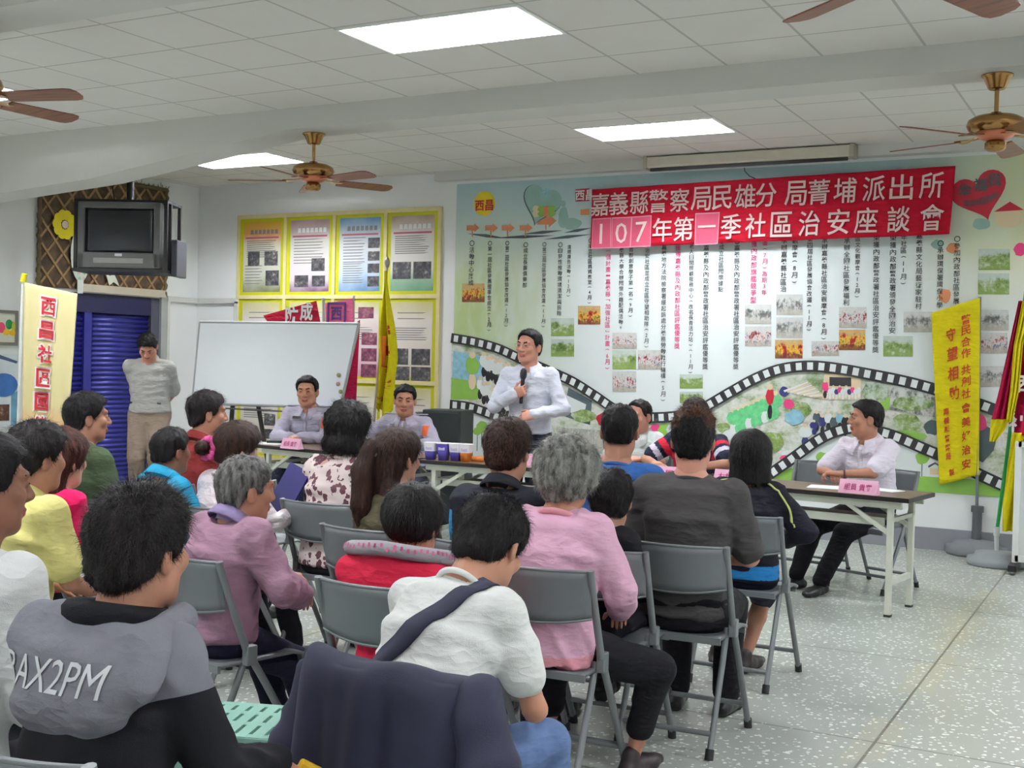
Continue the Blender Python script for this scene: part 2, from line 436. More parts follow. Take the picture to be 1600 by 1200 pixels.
ph_collage = photo_mat('printed_collage', [(0.30, (64, 84, 60)), (0.40, (130, 152, 104)), (0.48, (196, 204, 184)), (0.56, (224, 226, 220)), (0.64, (186, 176, 158)), (0.74, (112, 106, 104))], 4.5, .7)
k_black = plain('print_black', (40, 40, 42), 0.5, var=0); k_mag = plain('print_magenta', (214, 44, 120), 0.5, var=0)
k_white = plain('print_white', (226, 232, 230), 0.5, var=0); k_red = plain('print_red', (186, 36, 56), 0.5, var=0)
k_yel = plain('print_yellow', (232, 208, 40), 0.5, var=0.08); k_grn = plain('print_green', (140, 188, 84), 0.5, var=0.1, scale=5)
k_teal = plain('print_teal', (150, 186, 176), 0.5, var=0.1); k_org = plain('print_orange', (214, 140, 96), 0.5, var=0.1)
k_cyan = plain('print_cyan', (140, 188, 204), 0.5, var=0.2, scale=20); k_brt = plain('print_bright_green', (104, 196, 132), 0.5, var=0.25, scale=20)
k_pink = plain('print_pink', (226, 70, 130), 0.5, var=0.1); k_slate = plain('print_slate', (78, 92, 96), 0.5, var=0.1)
k_cream = plain('print_cream', (226, 206, 170), 0.5, var=0.05); k_navy = plain('print_navy', (52, 56, 110), 0.5, var=0.1)

mural = thing('wall_mural', 'printed community history mural with film strips and columns of writing on back wall', 'mural', (0, 0, 0))
tl, bl, rr = wp(714, 288), wp(704, 752), 1.35
zbot = at(1440, 768, y=WY).z
mb = MB(); mb.box((tl.x, WY, zbot), (rr, YB, tl.z)); mb.build('printed_sheet', m_mural, mural)
# bands of film: centre lines on the wall
def spline(pts, n=14):
    out = []
    for i in range(len(pts) - 1):
        p0, p1, p2, p3 = pts[max(i - 1, 0)], pts[i], pts[i + 1], pts[min(i + 2, len(pts) - 1)]
        for k in range(n):
            u = k / n
            out.append(tuple(0.5 * (2 * b + (c - a) * u + (2 * a - 5 * b + 4 * c - d) * u * u + (3 * b - a - 3 * c + d) * u ** 3) for a, b, c, d in zip(p0, p1, p2, p3)))
    return out + [pts[-1]]
up = [wp(*q) for q in [(706, 528), (745, 535), (780, 545), (815, 561), (860, 580), (897, 597), (930, 618), (965, 641), (1000, 651), (1035, 652), (1070, 648), (1100, 637), (1140, 614), (1180, 592), (1220, 577), (1265, 572), (1310, 576), (1360, 585), (1410, 595), (1460, 608), (1520, 628), (1575, 648), (1640, 672)]]
lo = [wp(*q) for q in [(704, 632), (735, 636), (770, 648), (800, 661), (850, 684), (900, 705), (960, 732), (1020, 756), (1080, 768), (1140, 764), (1190, 748), (1222, 728), (1250, 708), (1275, 690), (1302, 676), (1335, 668), (1365, 672), (1400, 682), (1440, 699), (1480, 716), (1520, 736), (1560, 755), (1640, 790)]]
ups = spline([(p.x, p.z) for p in up], 8); los = spline([(p.x, p.z) for p in lo], 8)
mb = MB()
for i in range(len(ups) - 1):
    a, b = ups[i], ups[i + 1]; c, d = los[i + 1], los[i]
    mb.poly([(a[0], WY - 0.001, a[1]), (d[0], WY - 0.001, d[1]), (c[0], WY - 0.001, c[1]), (b[0], WY - 0.001, b[1])])
mb.build('photo_collage', ph_collage, mural)
mb = MB()
for q, mi in (((1166, 668, 1212, 612), 0), ((1120, 640, 1180, 668), 0),):
    pass
LAYER = [0]
def layer():
    LAYER[0] += 1; return LAYER[0] * 4e-5
def blob(mb, px, py, rx, ry, mi, d=0.002, n=14, ang=0.0, wob=0.12, seed=0):
    d = 0.0012 + layer()
    rnd = random.Random(seed + int(px * 7 + py)); o = wp(px, py, d)
    sx = (wp(px + rx, py, d) - o).x; sz = (o - wp(px, py + ry, d)).z
    pts = []
    for k in range(n):
        a = 2 * math.pi * k / n; q = 1 + rnd.uniform(-wob, wob)
        u, v = sx * q * math.cos(a), sz * q * math.sin(a)
        pts.append((o.x + u * math.cos(ang) - v * math.sin(ang), o.y, o.z + u * math.sin(ang) + v * math.cos(ang)))
    mb.poly(pts[::-1] if False else pts, mi)
def figure(mb, px, py, h, mtop, mleg, d=0.003, w=0.3):
    blob(mb, px, py + h * 0.27, h * w * 0.34, h * 0.23, mleg, d, 8, 0, 0.1)
    blob(mb, px, py - h * 0.15, h * w * 0.6, h * 0.25, mtop, d, 8, 0, 0.1)
    blob(mb, px, py - h * 0.42, h * 0.09, h * 0.09, 2, d, 8, 0, 0.05)
pal = [k_brt, k_black, k_cream, k_white, k_pink, k_red, k_navy, k_cyan, k_grn, k_slate, ph_green, ph_grey]
def photo_q(mb, pts, mi, d=0.002):
    d = 0.0012 + layer()
    mb.poly([tuple(wp(a, b, d)) for a, b in pts][::-1], mi)
photo_q(mb, [(708, 548), (752, 556), (756, 600), (706, 596)], 7, 0.0015)
photo_q(mb, [(706, 590), (750, 598), (746, 625), (704, 624)], 8, 0.0015)
for k in range(9):
    figure(mb, 756 + k * 6.4, 570 + k * 2.6 + (k % 2) * 4, 40, 3, 1)
    figure(mb, 750 + k * 6.2, 606 + k * 4.0 + (k % 2) * 5, 36, 3, 1)
figure(mb, 738, 580, 60, 8, 2); 
photo_q(mb, [(888, 606), (925, 626), (922, 664), (880, 650)], 9, 0.0015); photo_q(mb, [(880, 615), (916, 632), (912, 652), (878, 640)], 3)
photo_q(mb, [(870, 668), (936, 672), (960, 712), (880, 700)], 11, 0.0015); blob(mb, 912, 650, 20, 10, 10); blob(mb, 945, 655, 13, 11, 5)
photo_q(mb, [(938, 660), (985, 668), (985, 720), (945, 716)], 9, 0.0015)
for k in range(8): blob(mb, 1025 + (k % 4) * 13, 672 + (k // 4) * 22, 10, 9, [4, 8, 3, 5][k % 4])
for k in range(9): figure(mb, 1146 + k * 8.2, 660 - k * 3.4, 44, 0, 0 if k % 3 else 3, w=0.42)
figure(mb, 1203, 628, 56, 5, 1, w=.2)
for k in range(5): blob(mb, 1100 + k * 10, 668 + (k % 3) * 11, 10, 8, [3, 8, 2, 10, 3][k])
blob(mb, 1250, 640, 17, 14, 10); blob(mb, 1232, 631, 9, 8, 4); blob(mb, 1225, 612, 8, 8, 6)
for k in range(10): photo_q(mb, [(1224 + k * 5, 610 + k), (1262 + k * 3, 596 + k * 2.4), (1263 + k * 3, 598 + k * 2.4), (1226 + k * 5, 613 + k)], 2 if k % 2 else 3)
photo_q(mb, [(1288, 584), (1345, 586), (1346, 624), (1284, 624)], 2, 0.0012); photo_q(mb, [(1296, 589), (1330, 590), (1330, 604), (1296, 603)], 1, 0.002)
for k in range(11): figure(mb, 1292 + k * 5, 612 + (k % 2) * 3, 20, [4, 3, 3, 6][k % 4], 3)
figure(mb, 1289, 608, 30, 4, 1)
blob(mb, 1372, 630, 24, 12, 8); blob(mb, 1368, 612, 22, 16, 10); photo_q(mb, [(1392, 598), (1462, 612), (1460, 652), (1390, 640)], 11, 0.0012)
blob(mb, 1425, 630, 32, 12, 10); blob(mb, 1416, 660, 24, 14, 10); blob(mb, 1420, 680, 26, 8, 8, 0.0025); blob(mb, 1458, 668, 14, 12, 9)
blob(mb, 1242, 652, 15, 12, 7); 
for k in range(6): figure(mb, 1276 + k * 9, 658 + (k % 2) * 6, 34, [9, 6, 3, 9, 7, 1][k], 1)
figure(mb, 1258, 680, 36, 3, 6, w=0.5); figure(mb, 1272, 668, 24, 6, 6, w=0.5)
blob(mb, 1200, 690, 26, 16, 10, 0.0012); blob(mb, 1240, 712, 20, 9, 3, 0.0012); blob(mb, 1228, 716, 10, 5, 4)
blob(mb, 1530, 690, 26, 30, 9); blob(mb, 1525, 660, 18, 14, 4)
mb.build('collage_print', pal, mural)
def band(mb, cs, hw, d, hole_mi):
    segs = []
    L = [0.0]
    for i in range(len(cs) - 1): L.append(L[-1] + math.hypot(cs[i + 1][0] - cs[i][0], cs[i + 1][1] - cs[i][1]))
    def ev(s):
        i = max(0, min(len(cs) - 2, int(np.searchsorted(L, s)) - 1)); u = (s - L[i]) / max(1e-6, L[i + 1] - L[i])
        p = [cs[i][k] + (cs[i + 1][k] - cs[i][k]) * u for k in (0, 1)]
        tx, tz = cs[i + 1][0] - cs[i][0], cs[i + 1][1] - cs[i][1]; q = math.hypot(tx, tz)
        return p, (-tz / q, tx / q), (tx / q, tz / q)
    n = int(L[-1] / 0.05)
    prev = None
    for k in range(n + 1):
        p, nn, _ = ev(L[-1] * k / n)
        cur = [(p[0] + nn[0] * hw, WY - d, p[1] + nn[1] * hw), (p[0] - nn[0] * hw, WY - d, p[1] - nn[1] * hw)]
        if prev: mb.poly([prev[0], prev[1], cur[1], cur[0]], 0)
        prev = cur
    s = 0.06
    while s < L[-1] - 0.05:
        p, nn, tt = ev(s); a, b = 0.026, hw * 0.66
        mb.poly([(p[0] + tt[0] * i * a + nn[0] * j * b, WY - d - 0.001, p[1] + tt[1] * i * a + nn[1] * j * b) for i, j in ((-1, 1), (-1, -1), (1, -1), (1, 1))], hole_mi)
        s += 0.1
LAYER[0] = 0
mb = MB(); band(mb, ups, 0.05, 0.016, 1); mb.build('film_band', [k_black, k_white], mural)
mb = MB(); band(mb, los, 0.05, 0.016, 1); mb.build('film_band', [k_black, k_white], mural)
# ground strip, trees, house
mb = MB()
zg0, zg1 = zbot, at(1440, 744, y=WY).z
mb.poly([(tl.x, WY - .002, zg0), (rr, WY - .002, zg0), (rr, WY - .002, zg1), (at(1250, 735, y=WY).x, WY - .002, zg1), (tl.x + 2.5, WY - .002, zg0 + 0.03)], 0)
for px, py, r in ((1284, 714, 9), (1291, 722, 6), (1441, 716, 11), (753, 667, 10), (746, 674, 7), (758, 672, 6), (1238, 738, 6)):
    a = wp(px, py, 0.0012 + layer()); blob(mb, px, py, r, r * 0.85, 0); mb.poly([(a.x - .004, a.y, a.z - .2), (a.x + .004, a.y, a.z - .2), (a.x + .004, a.y, a.z), (a.x - .004, a.y, a.z)], 1)
photo_q(mb, [(1450, 728), (1461, 722), (1472, 729), (1471, 731), (1461, 725), (1451, 731)], 1, 0.003); photo_q(mb, [(1453, 731), (1468, 732), (1468, 742), (1453, 741)], 2, 0.003)
mb.build('landscape_print', [k_grn, k_slate, k_cream], mural)
# sun badge, hill lines, arrows, heart, little house
mb = MB()
blob(mb, 757, 318, 17, 19, 0, 0.002, 24, 0, 0.05)
letter(mb, '西昌', 0.21, 0.11, lambda a, b: (wp(757, 321).x + a, WY - .0085, wp(757, 321).z + b), 1, 0.02)
for a, b, c, d in ((730, 365, 790, 372), (768, 372, 868, 368), (815, 366, 880, 360), (850, 374, 925, 366), (880, 364, 925, 356)):
    m_ = ((a + c) / 2, (b + d) / 2 + 2.5)
    photo_q(mb, [(a, b), m_, (c, d), (m_[0], m_[1] - 5)], 2)
for px in (738, 767, 793, 821, 853):
    k = 1.5 if px == 853 else 1.0; py = 356 if px != 853 else 345
    photo_q(mb, [(px - 9 * k, py - 4 * k), (px + 3 * k, py - 4 * k), (px + 3 * k, py - 7 * k), (px + 11 * k, py), (px + 3 * k, py + 7 * k), (px + 3 * k, py + 4 * k), (px - 9 * k, py + 4 * k)], 3)
    photo_q(mb, [(px - 1, py), (px + 1, py), (px + 1, py + 14), (px - 1, py + 14)], 3, 0.003)
def heart(px, py, s, mi, d, ang=0.0):
    d = 0.0012 + layer()
    o = wp(px, py, d); k = (wp(px + s, py, d) - o).x; pts = []
    for i in range(40):
        a = 2 * math.pi * i / 40; x = 16 * math.sin(a) ** 3 / 16; z = (13 * math.cos(a) - 5 * math.cos(2 * a) - 2 * math.cos(3 * a) - math.cos(4 * a)) / 16
        pts.append((o.x + k * (x * math.cos(ang) - z * math.sin(ang)), o.y, o.z + k * (x * math.sin(ang) + z * math.cos(ang))))
    mb.poly(pts, mi)
heart(845, 318, 31, 2, 0.002, -0.3); heart(846, 317, 30, 4, 0.003, -0.3)
letter(mb, '成', 0.1, 0.1, lambda a, b: (wp(852, 302).x + a, WY - .0085, wp(852, 302).z + b), 5, 0.01); letter(mb, '功', 0.1, 0.1, lambda a, b: (wp(858, 310).x + a, WY - .0085, wp(858, 310).z + b), 5, 0.01) if False else None
for k in range(8): blob(mb, 838 + (k % 4) * 8, 326 + (k // 4) * 8, 6, 5, [7, 8, 3, 8][k % 4], 0.005)
blob(mb, 880, 340, 8, 16, 4, 0.003); blob(mb, 894, 350, 14, 9, 4, 0.003); blob(mb, 880, 318, 4, 5, 4, 0.003)
photo_q(mb, [(899, 296), (921, 294), (921, 314), (899, 315)], 9, 0.003)
letter(mb, '西昌', 0.2, 0.1, lambda a, b: (wp(914, 305).x + a, WY - .0085, wp(914, 305).z + b), 6, 0.02)
photo_q(mb, [(907, 327), (921, 326), (921, 336), (907, 336)], 3, 0.003)
heart(1531, 303, 45, 1, 0.003, 0.32)
ht = [('幸', 1508, 297, .105), ('福', 1532, 289, .11), ('我', 1554, 281, .11)]
for ch, px, py, s in ht: letter(mb, ch, s, s, lambda a, b, px=px, py=py: (wp(px, py).x + a, WY - .0085, wp(px, py).z + b), 2, 0.02)
for i, ch in enumerate('我把社區當家'): 
    px, py = 1510 + i * 9.2, 318 - i * i * 0.5
    letter(mb, ch, .05, .055, lambda a, b, px=px, py=py: (wp(px, py).x + a, WY - .0085, wp(px, py).z + b), 2, 0.01)
blob(mb, 1575, 340, 22, 16, 7, 0.004); photo_q(mb, [(1553, 331), (1578, 315), (1600, 328)], 1, 0.005); blob(mb, 1533, 350, 14, 9, 4, 0.002)
blob(mb, 1488, 388, 9, 8, 3, 0.002); blob(mb, 1465, 382, 10, 8, 10, 0.002); blob(mb, 1476, 462, 10, 11, 3, 0.002); blob(mb, 1594, 390, 10, 10, 11, 0.002)
mb.build('header_print', [k_yel, k_red, k_slate, k_org, k_teal, k_cyan, k_white, k_cream, k_grn, k_red, k_teal, k_pink], mural)
# columns of writing
COLS = [(738, 375, 447, '○活動中心落成'), (766, 376, 520, '○第一屆社區發展理事會成立(2月)'), (793, 376, 513, '○第二屆社區發展協會改選(12月)'),
 (822, 378, 450, '○成立長壽俱樂部'), (851, 378, 514, '○第三屆社區發展協會改選(11月)'), (876, 378, 494, '○自發性推動環境清潔與拆除'), (890, 382, 466, '違規廣告活動(12月)'),
 (923, 372, 477, '○成立社區媽媽教室(4月)'), (951, 368, 580, '○第一個計畫｜嘉義縣「加強社區」計畫(6月)', 1), (972, 360, 516, '○與嘉義縣大學合辦關懷外籍配偶活動。'), (987, 360, 498, '參加教育部創意學子第一名(9月)'),
 (1012, 360, 546, '○推動治安社區並成立社區守望相助隊(2月)'), (1038, 372, 630, '○嘉義地方法院檢察署緩起訴處分義務勞動執行機構(5月)'), (1060, 372, 546, '○獲得嘉義縣及內政部社區評鑑優等獎', 1),
 (1081, 372, 586, '○老人日間照顧服務中心(改名長青活力站)(11月)'), (1104, 372, 578, '○嘉義縣及內政部警政署社區治安評鑑優等獎'), (1128, 372, 457, '○成立社區關懷據點'), (1152, 372, 578, '○嘉義縣及內政部警政署社區治安評鑑優等獎'),
 (1179, 365, 474, '○獲內政部旗艦競爭型', 1), (1196, 365, 462, '計畫(7月)為期3年', 1), (1226, 360, 457, '○承辦嘉義縣社區治'), (1243, 360, 446, '安觀摩會(8月)'), (1266, 360, 520, '○第四屆社區發展協會改選(11月)'),
 (1289, 360, 534, '○承辦嘉義縣社區治安觀摩會(8月)'), (1324, 360, 478, '○承辦全國社區發展福利'), (1341, 360, 468, '社區文化觀摩會(12月)'), (1370, 355, 552, '○榮獲內政部警政署社區治安評鑑優等獎'),
 (1396, 355, 522, '○榮獲內政部警政署頒發全國治安'), (1413, 355, 448, '十年社區(11月)'), (1437, 352, 484, '○嘉義縣文化局藝術家駐村'), (1470, 375, 482, '○承辦環保署環保小學'), (1496, 368, 476, '○參加內政部社區發展')]
mb = MB()
for row in COLS:
    px, y0, y1, s = row[:4]; mi = row[4] if len(row) > 4 else 0
    a, b = wp(px, y0), wp(px - 2, y1); n = len(s); pit = (a.z - b.z) / n; sz = min(pit * 0.86, 0.086)
    for i, ch in enumerate(s):
        u = (i + 0.5) / n; ox = a.x + (b.x - a.x) * u; oz = a.z + (b.z - a.z) * u
        rot = ch in '()「」｜0123456789' and ch in '()｜「」'
        if ch in '一十': letter(mb, ch, sz, sz * (0.12 if ch == '一' else 1), lambda p, q: (ox + p, WY - 0.005, oz + q), mi, 0.006)
        elif rot: letter(mb, ch, sz * 0.3, sz * 0.85, lambda p, q: (ox + q, WY - 0.005, oz - p), mi, 0.008)
        elif ch in '0123456789。': letter(mb, ch, None if ch != '。' else sz * 0.4, sz * 0.75 if ch != '。' else sz * 0.4, lambda p, q: (ox + p, WY - 0.005, oz + q), mi, 0.006)
        else: letter(mb, ch, sz, sz, lambda p, q: (ox + p, WY - 0.005, oz + q), mi, 0.006)
mb.build('lettering', [k_black, k_mag], mural)
PH = [(722, 443, 757, 472, 2), (861, 497, 897, 525, 0), (861, 530, 897, 557, 0), (903, 478, 938, 507, 2), (957, 520, 995, 545, 1), (957, 547, 994, 577, 0), (957, 580, 994, 612, 1), (997, 547, 1034, 577, 1),
      (1062, 585, 1098, 607, 0), (1062, 612, 1098, 630, 0), (1164, 476, 1205, 506, 3), (1164, 510, 1205, 541, 1), (1213, 460, 1254, 492, 3), (1213, 496, 1254, 528, 3), (1211, 531, 1254, 560, 2),
      (1268, 533, 1311, 556, 1), (1311, 480, 1354, 512, 1), (1311, 515, 1352, 547, 2), (1380, 525, 1426, 557, 0), (1412, 487, 1457, 519, 3), (1529, 389, 1578, 422, 0), (1528, 427, 1577, 460, 0), (1530, 484, 1576, 516, 3), (1532, 520, 1574, 552, 1), (1532, 572, 1574, 604, 3)]
for x0, y0, x1, y1, mi in PH:
    mb = MB(); mb.poly([tuple(wp(a, b, 0.003)) for a, b in ((x0, y0), (x0, y1), (x1, y1), (x1, y0))])
    mb.build('printed_photo', [ph_green, ph_people, ph_red, ph_grey][mi], mural)

# ------------------------------------------------------------------ red banner above the speakers
m_bred = cloth('banner_red_cloth', (178, 22, 44), 500, 0.06); m_card = plain('banner_card_pink', (206, 84, 112), 0.7)
m_bwhite = plain('banner_lettering', (228, 204, 200), 0.7, var=0.03)
BY = YB - 0.10
ban = thing('cloth_banner', 'long red cloth banner with two rows of white characters hung across the mural', 'banner')
A, B_, C_, D_ = at(925, 296, y=BY), at(1493, 259, y=BY), at(1484, 366, y=BY), at(922, 388, y=BY)
def bnp(u, v):
    p = A.lerp(B_, u).lerp(D_.lerp(C_, u), v)
    p.y += 0.012 * math.sin(u * 23) * v + 0.008 * math.sin(u * 51 + v * 3); return p
mb = MB(); mb.sheet(bnp, 90, 12, 0.004); mb.build('cloth', m_bred, ban)
Wb, Hb = (B_ - A).length, (A - D_).length
def bplace(cu, cv): return lambda a, b: tuple(bnp(cu + a / Wb, cv - b / Hb) + Vector((0, -0.018, 0)))
mb = MB()
r1 = '嘉義縣警察局民雄分局菁埔派出所'
xs1 = [941, 975, 1011, 1044, 1080, 1116, 1150, 1187, 1220, 1266, 1301, 1340, 1382, 1421, 1463]
for ch, px in zip(r1, xs1): letter(mb, ch, 0.19, 0.215, bplace((px - 925) / 568, 0.27), 0, 0.008)
r2 = [('1', 943), ('0', 978), ('7', 1014), ('年', 1050), ('第', 1085), ('一', 1123), ('季', 1163), ('社', 1202), ('區', 1242), ('治', 1284), ('安', 1328), ('座', 1368), ('談', 1414), ('會', 1460)]
for ch, px in r2:
    u = (px - 923) / 563
    if ch in '107': letter(mb, ch, None, 0.19, bplace(u, 0.765), 0, 0.0)
    elif ch == '一': letter(mb, ch, 0.17, 0.02, bplace(u, 0.72), 0, 0.0)
    else: letter(mb, ch, 0.19, 0.22, bplace(u, 0.745), 0, 0.008)
mb.build('lettering', m_bwhite, ban)
for px, w_ in ((943, 0.2), (978, 0.2), (1013, 0.21), (1123, 0.23)):
    mb = MB(); pl = bplace((px - 923) / 563, 0.755)
    for q, mi, e in ((1.0, 0, 0.009), (0.93, 1, 0.0075)):
        mb.sheet(lambda u, v: Vector(pl((u - .5) * w_ * q, (v - .5) * 0.29 * q)) + Vector((0, e, 0)), 8, 6, 0.0, mi)
    mb.build('number_card', [plain('card_edge', (222, 140, 158), 0.7), m_card], ban)
# roller screen case under the ceiling
sc = thing('projector_screen', 'closed beige roller projection screen case hung under the ceiling above the red banner', 'screen')
p0, p1 = at(1008, 254, y=YB - 0.26), at(1331, 236, y=YB - 0.26)
zc = (p0.z + p1.z) / 2
m_case = plain('screen_case', (206, 200, 184), 0.5)
mb = MB(); mb.box((p0.x, YB - 0.26, zc - 0.045), (p1.x, YB - 0.13, zc + 0.055), b=0.012); mb.build('case', m_case, sc)
for x in (p0.x, p1.x): mb = MB(); mb.box((x - 0.02, YB - 0.27, zc - 0.055), (x + 0.02, YB - 0.122, zc + 0.06), b=0.006); mb.build('end_cap', plain('screen_cap', (176, 170, 152), 0.5), sc)
mb = MB(); mb.box((p0.x + 0.04, YB - 0.235, zc - 0.075), (p1.x - 0.04, YB - 0.215, zc - 0.046)); mb.build('bottom_bar', plain('black_plastic', (30, 30, 32), 0.45), sc)
mb = MB(); mb.tube([at(1163, 262, y=YB - 0.2), at(1164, 268, y=YB - 0.19), at(1171, 275, y=YB - 0.17), at(1180, 279, y=YB - 0.14)], 0.004, 6); mb.build('pull_cord', plain('black_plastic', (30, 30, 32)), sc)

# ------------------------------------------------------------------ rows of notice posters
XA, XB_ = at(374, 340, y=YB - .02).x, at(688, 326, y=YB - .02).x
zA, pit = at(530, 333, y=YB - .02).z, 0.905
cw = (XB_ - XA) / 4
fr = thing('poster_board', 'cream wooden grid frame holding rows of yellow edged posters on back wall', 'display board')
mb = MB()
for i in range(5): mb.box((XA + i * cw - 0.02, YB - 0.03, zA - 3 * pit - 0.02), (XA + i * cw + 0.02, YB, zA + 0.02))
for j in range(4): mb.box((XA, YB - 0.032, zA - j * pit - 0.022), (XB_, YB, zA - j * pit + 0.022))
mb.build('frame', plain('frame_cream', (216, 204, 150), 0.6), fr)
m_py = plain('poster_yellow', (190, 192, 24), 0.6, var=0.05); m_ptxt = plain('poster_text_grey', (128, 130, 126), 0.6); m_pdk = plain('poster_photo_dark', (62, 62, 62), 0.5)
def grad_mat(name, stops, z0, z1):
    t = NT(name); X, Y, Z = t.xyz(); f = t.math('ADD', t.maprange(Z, z0, z1), t.math('MULTIPLY', t.math('SUBTRACT', t.noise(3.5, 4), 0.5), 0.35))
    t.color(t.ramp(f, stops)); t.set(0.5); return t.m
h2 = 0.40
gm = [grad_mat('poster_print_orange', [(0, (120, 124, 84)), (0.25, (196, 200, 186)), (0.65, (214, 212, 190)), (0.82, (216, 150, 96)), (1, (206, 168, 40))], -h2, h2),
      grad_mat('poster_print_mauve', [(0, (120, 88, 116)), (0.2, (206, 196, 200)), (0.7, (214, 214, 206)), (0.85, (196, 176, 176)), (1, (172, 146, 150))], -h2, h2),
      grad_mat('poster_print_blue', [(0, (104, 140, 178)), (0.25, (186, 204, 222)), (0.6, (214, 216, 216)), (0.85, (168, 186, 202)), (1, (110, 156, 200))], -h2, h2),
      grad_mat('poster_print_green', [(0, (104, 150, 120)), (0.2, (150, 184, 156)), (0.32, (216, 214, 208)), (0.75, (222, 216, 210)), (1, (176, 150, 130))], -h2, h2),
      grad_mat('poster_print_plain', [(0, (206, 196, 170)), (0.3, (214, 206, 196)), (0.75, (216, 210, 200)), (1, (196, 190, 130))], -h2, h2),
      grad_mat('poster_print_pink', [(0, (206, 150, 170)), (0.25, (216, 196, 200)), (0.8, (220, 210, 204)), (1, (190, 190, 130))], -h2, h2)]
ph_mono = photo_mat('poster_photo_mono', [(0.34, (40, 40, 44)), (0.48, (70, 70, 74)), (0.56, (104, 102, 102)), (0.66, (190, 188, 184))], 9)
ph_wine = photo_mat('poster_photo_wine', [(0.34, (70, 34, 54)), (0.48, (112, 60, 82)), (0.58, (150, 100, 112)), (0.68, (206, 180, 184))], 9)
rowname = ['top', 'middle', 'bottom']; colname = ['first', 'second', 'third', 'fourth']
look = [['orange topped', 'mauve', 'blue', 'green footed'], ['pale', 'pale text', 'pink tinted', 'pale photo']]
def bars(mb, x0, x1, z0, z1, n, mi, rnd):
    for i in range(n):
        z = z0 - (z0 - z1) * i / max(1, n - 1); mb.poly([(x0, -.006, z - .005), (x0 + (x1 - x0) * rnd.uniform(.55, 1), -.006, z - .005), (x0 + (x1 - x0) * 1.0 * rnd.uniform(.9, 1), -.006, z + .005), (x0, -.006, z + .005)], mi)
lay = {(0, 0): [(-.2, -.02, .17, .16), (.04, -.02, .19, .16), (.06, -.24, .19, .17)], (0, 1): [(.03, -.1, .18, .14), (-.2, -.28, .19, .13), (.04, -.28, .18, .12)],
       (0, 2): [(.11, .12, .15, .11), (.11, -.02, .15, .1), (.11, -.15, .15, .1), (.11, -.29, .15, .11)], (0, 3): [(-.24, -.18, .23, .18), (.02, -.18, .22, .18)],
       (1, 2): [(.0, .28, .2, .12), (.05, -.0, .2, .13), (.05, -.17, .2, .14), (.05, -.34, .2, .14)], (1, 3): [(-.22, -.18, .2, .17), (.02, -.18, .23, .17), (-.25, -.37, .25, .17), (.02, -.37, .24, .17)],
       (2, 1): [(-.2, .02, .16, .12), (-.05, .1, .14, .1)], (2, 0): [(-.05, .22, .17, .15), (.08, -.02, .16, .13), (.08, -.18, .16, .11)]}
for j in range(3):
    for i in range(4):
        cx, cz = XA + (i + .5) * cw, zA - (j + .5) * pit
        rnd = random.Random(j * 7 + i)
        nm = '%s poster, %s from the corner in the %s row of the poster board' % ((look[j][i] if j < 2 else 'yellow edged'), colname[i], rowname[j])
        p = thing('notice_poster', nm, 'poster', (cx, YB - 0.012, cz), 0, 'yellow edged notice posters')
        mb = MB(); mb.box((-cw / 2 + .02, -.004, -pit / 2 + .022), (cw / 2 - .02, .011, pit / 2 - .022)); mb.build('backing', m_py, p)
        mb = MB(); W2 = cw / 2 - .068
        mb.poly([(-W2, -.005, -.395), (W2, -.005, -.395), (W2, -.005, .395), (-W2, -.005, .395)], 0)
        if j == 0:
            for k in range(7): mb.poly([(-W2 + .1 + k * .058, -.006, .255), (-W2 + .145 + k * .058, -.006, .255), (-W2 + .142 + k * .058, -.006, .305), (-W2 + .105 + k * .058, -.006, .305)], 1 if i in (0, 2) else 2)
            mb.poly([(-W2 + .03, -.006, .205), (W2 - .03, -.006, .205), (W2 - .03, -.006, .225), (-W2 + .03, -.006, .225)], 3)
            bars(mb, -W2 + .05, (W2 - .05) if i != 2 else .08, .18, .0 if i in (0, 3) else -.08, 9, 1, rnd)
            if i == 2: bars(mb, -W2 + .05, .08, -.1, -.3, 9, 1, rnd)
            if i == 0: bars(mb, -W2 + .03, .02, -.1, -.3, 7, 1, rnd)
        else:
            bars(mb, -W2 + .1, W2 - .05, .28, .22, 2, 1, rnd); bars(mb, -W2 + .05, W2 - .05, .12, .0, 6, 1, rnd)
        mb.build('print', [gm[i if j == 0 else (5 if (j == 1 and i == 2) else 4)], m_ptxt, k_white, plain('poster_ribbon', (178, 96, 108), 0.6)], p)
        for a, b, w_, h_ in lay.get((j, i), [(-.2, -.2, .18, .14)]):
            mb = MB(); mb.poly([(a, -.007, b - h_ / 2), (a + w_, -.007, b - h_ / 2), (a + w_, -.007, b + h_ / 2), (a, -.007, b + h_ / 2)])
            mb.build('photo', ph_mono if not (j == 1 and i == 2) else ph_wine, p)

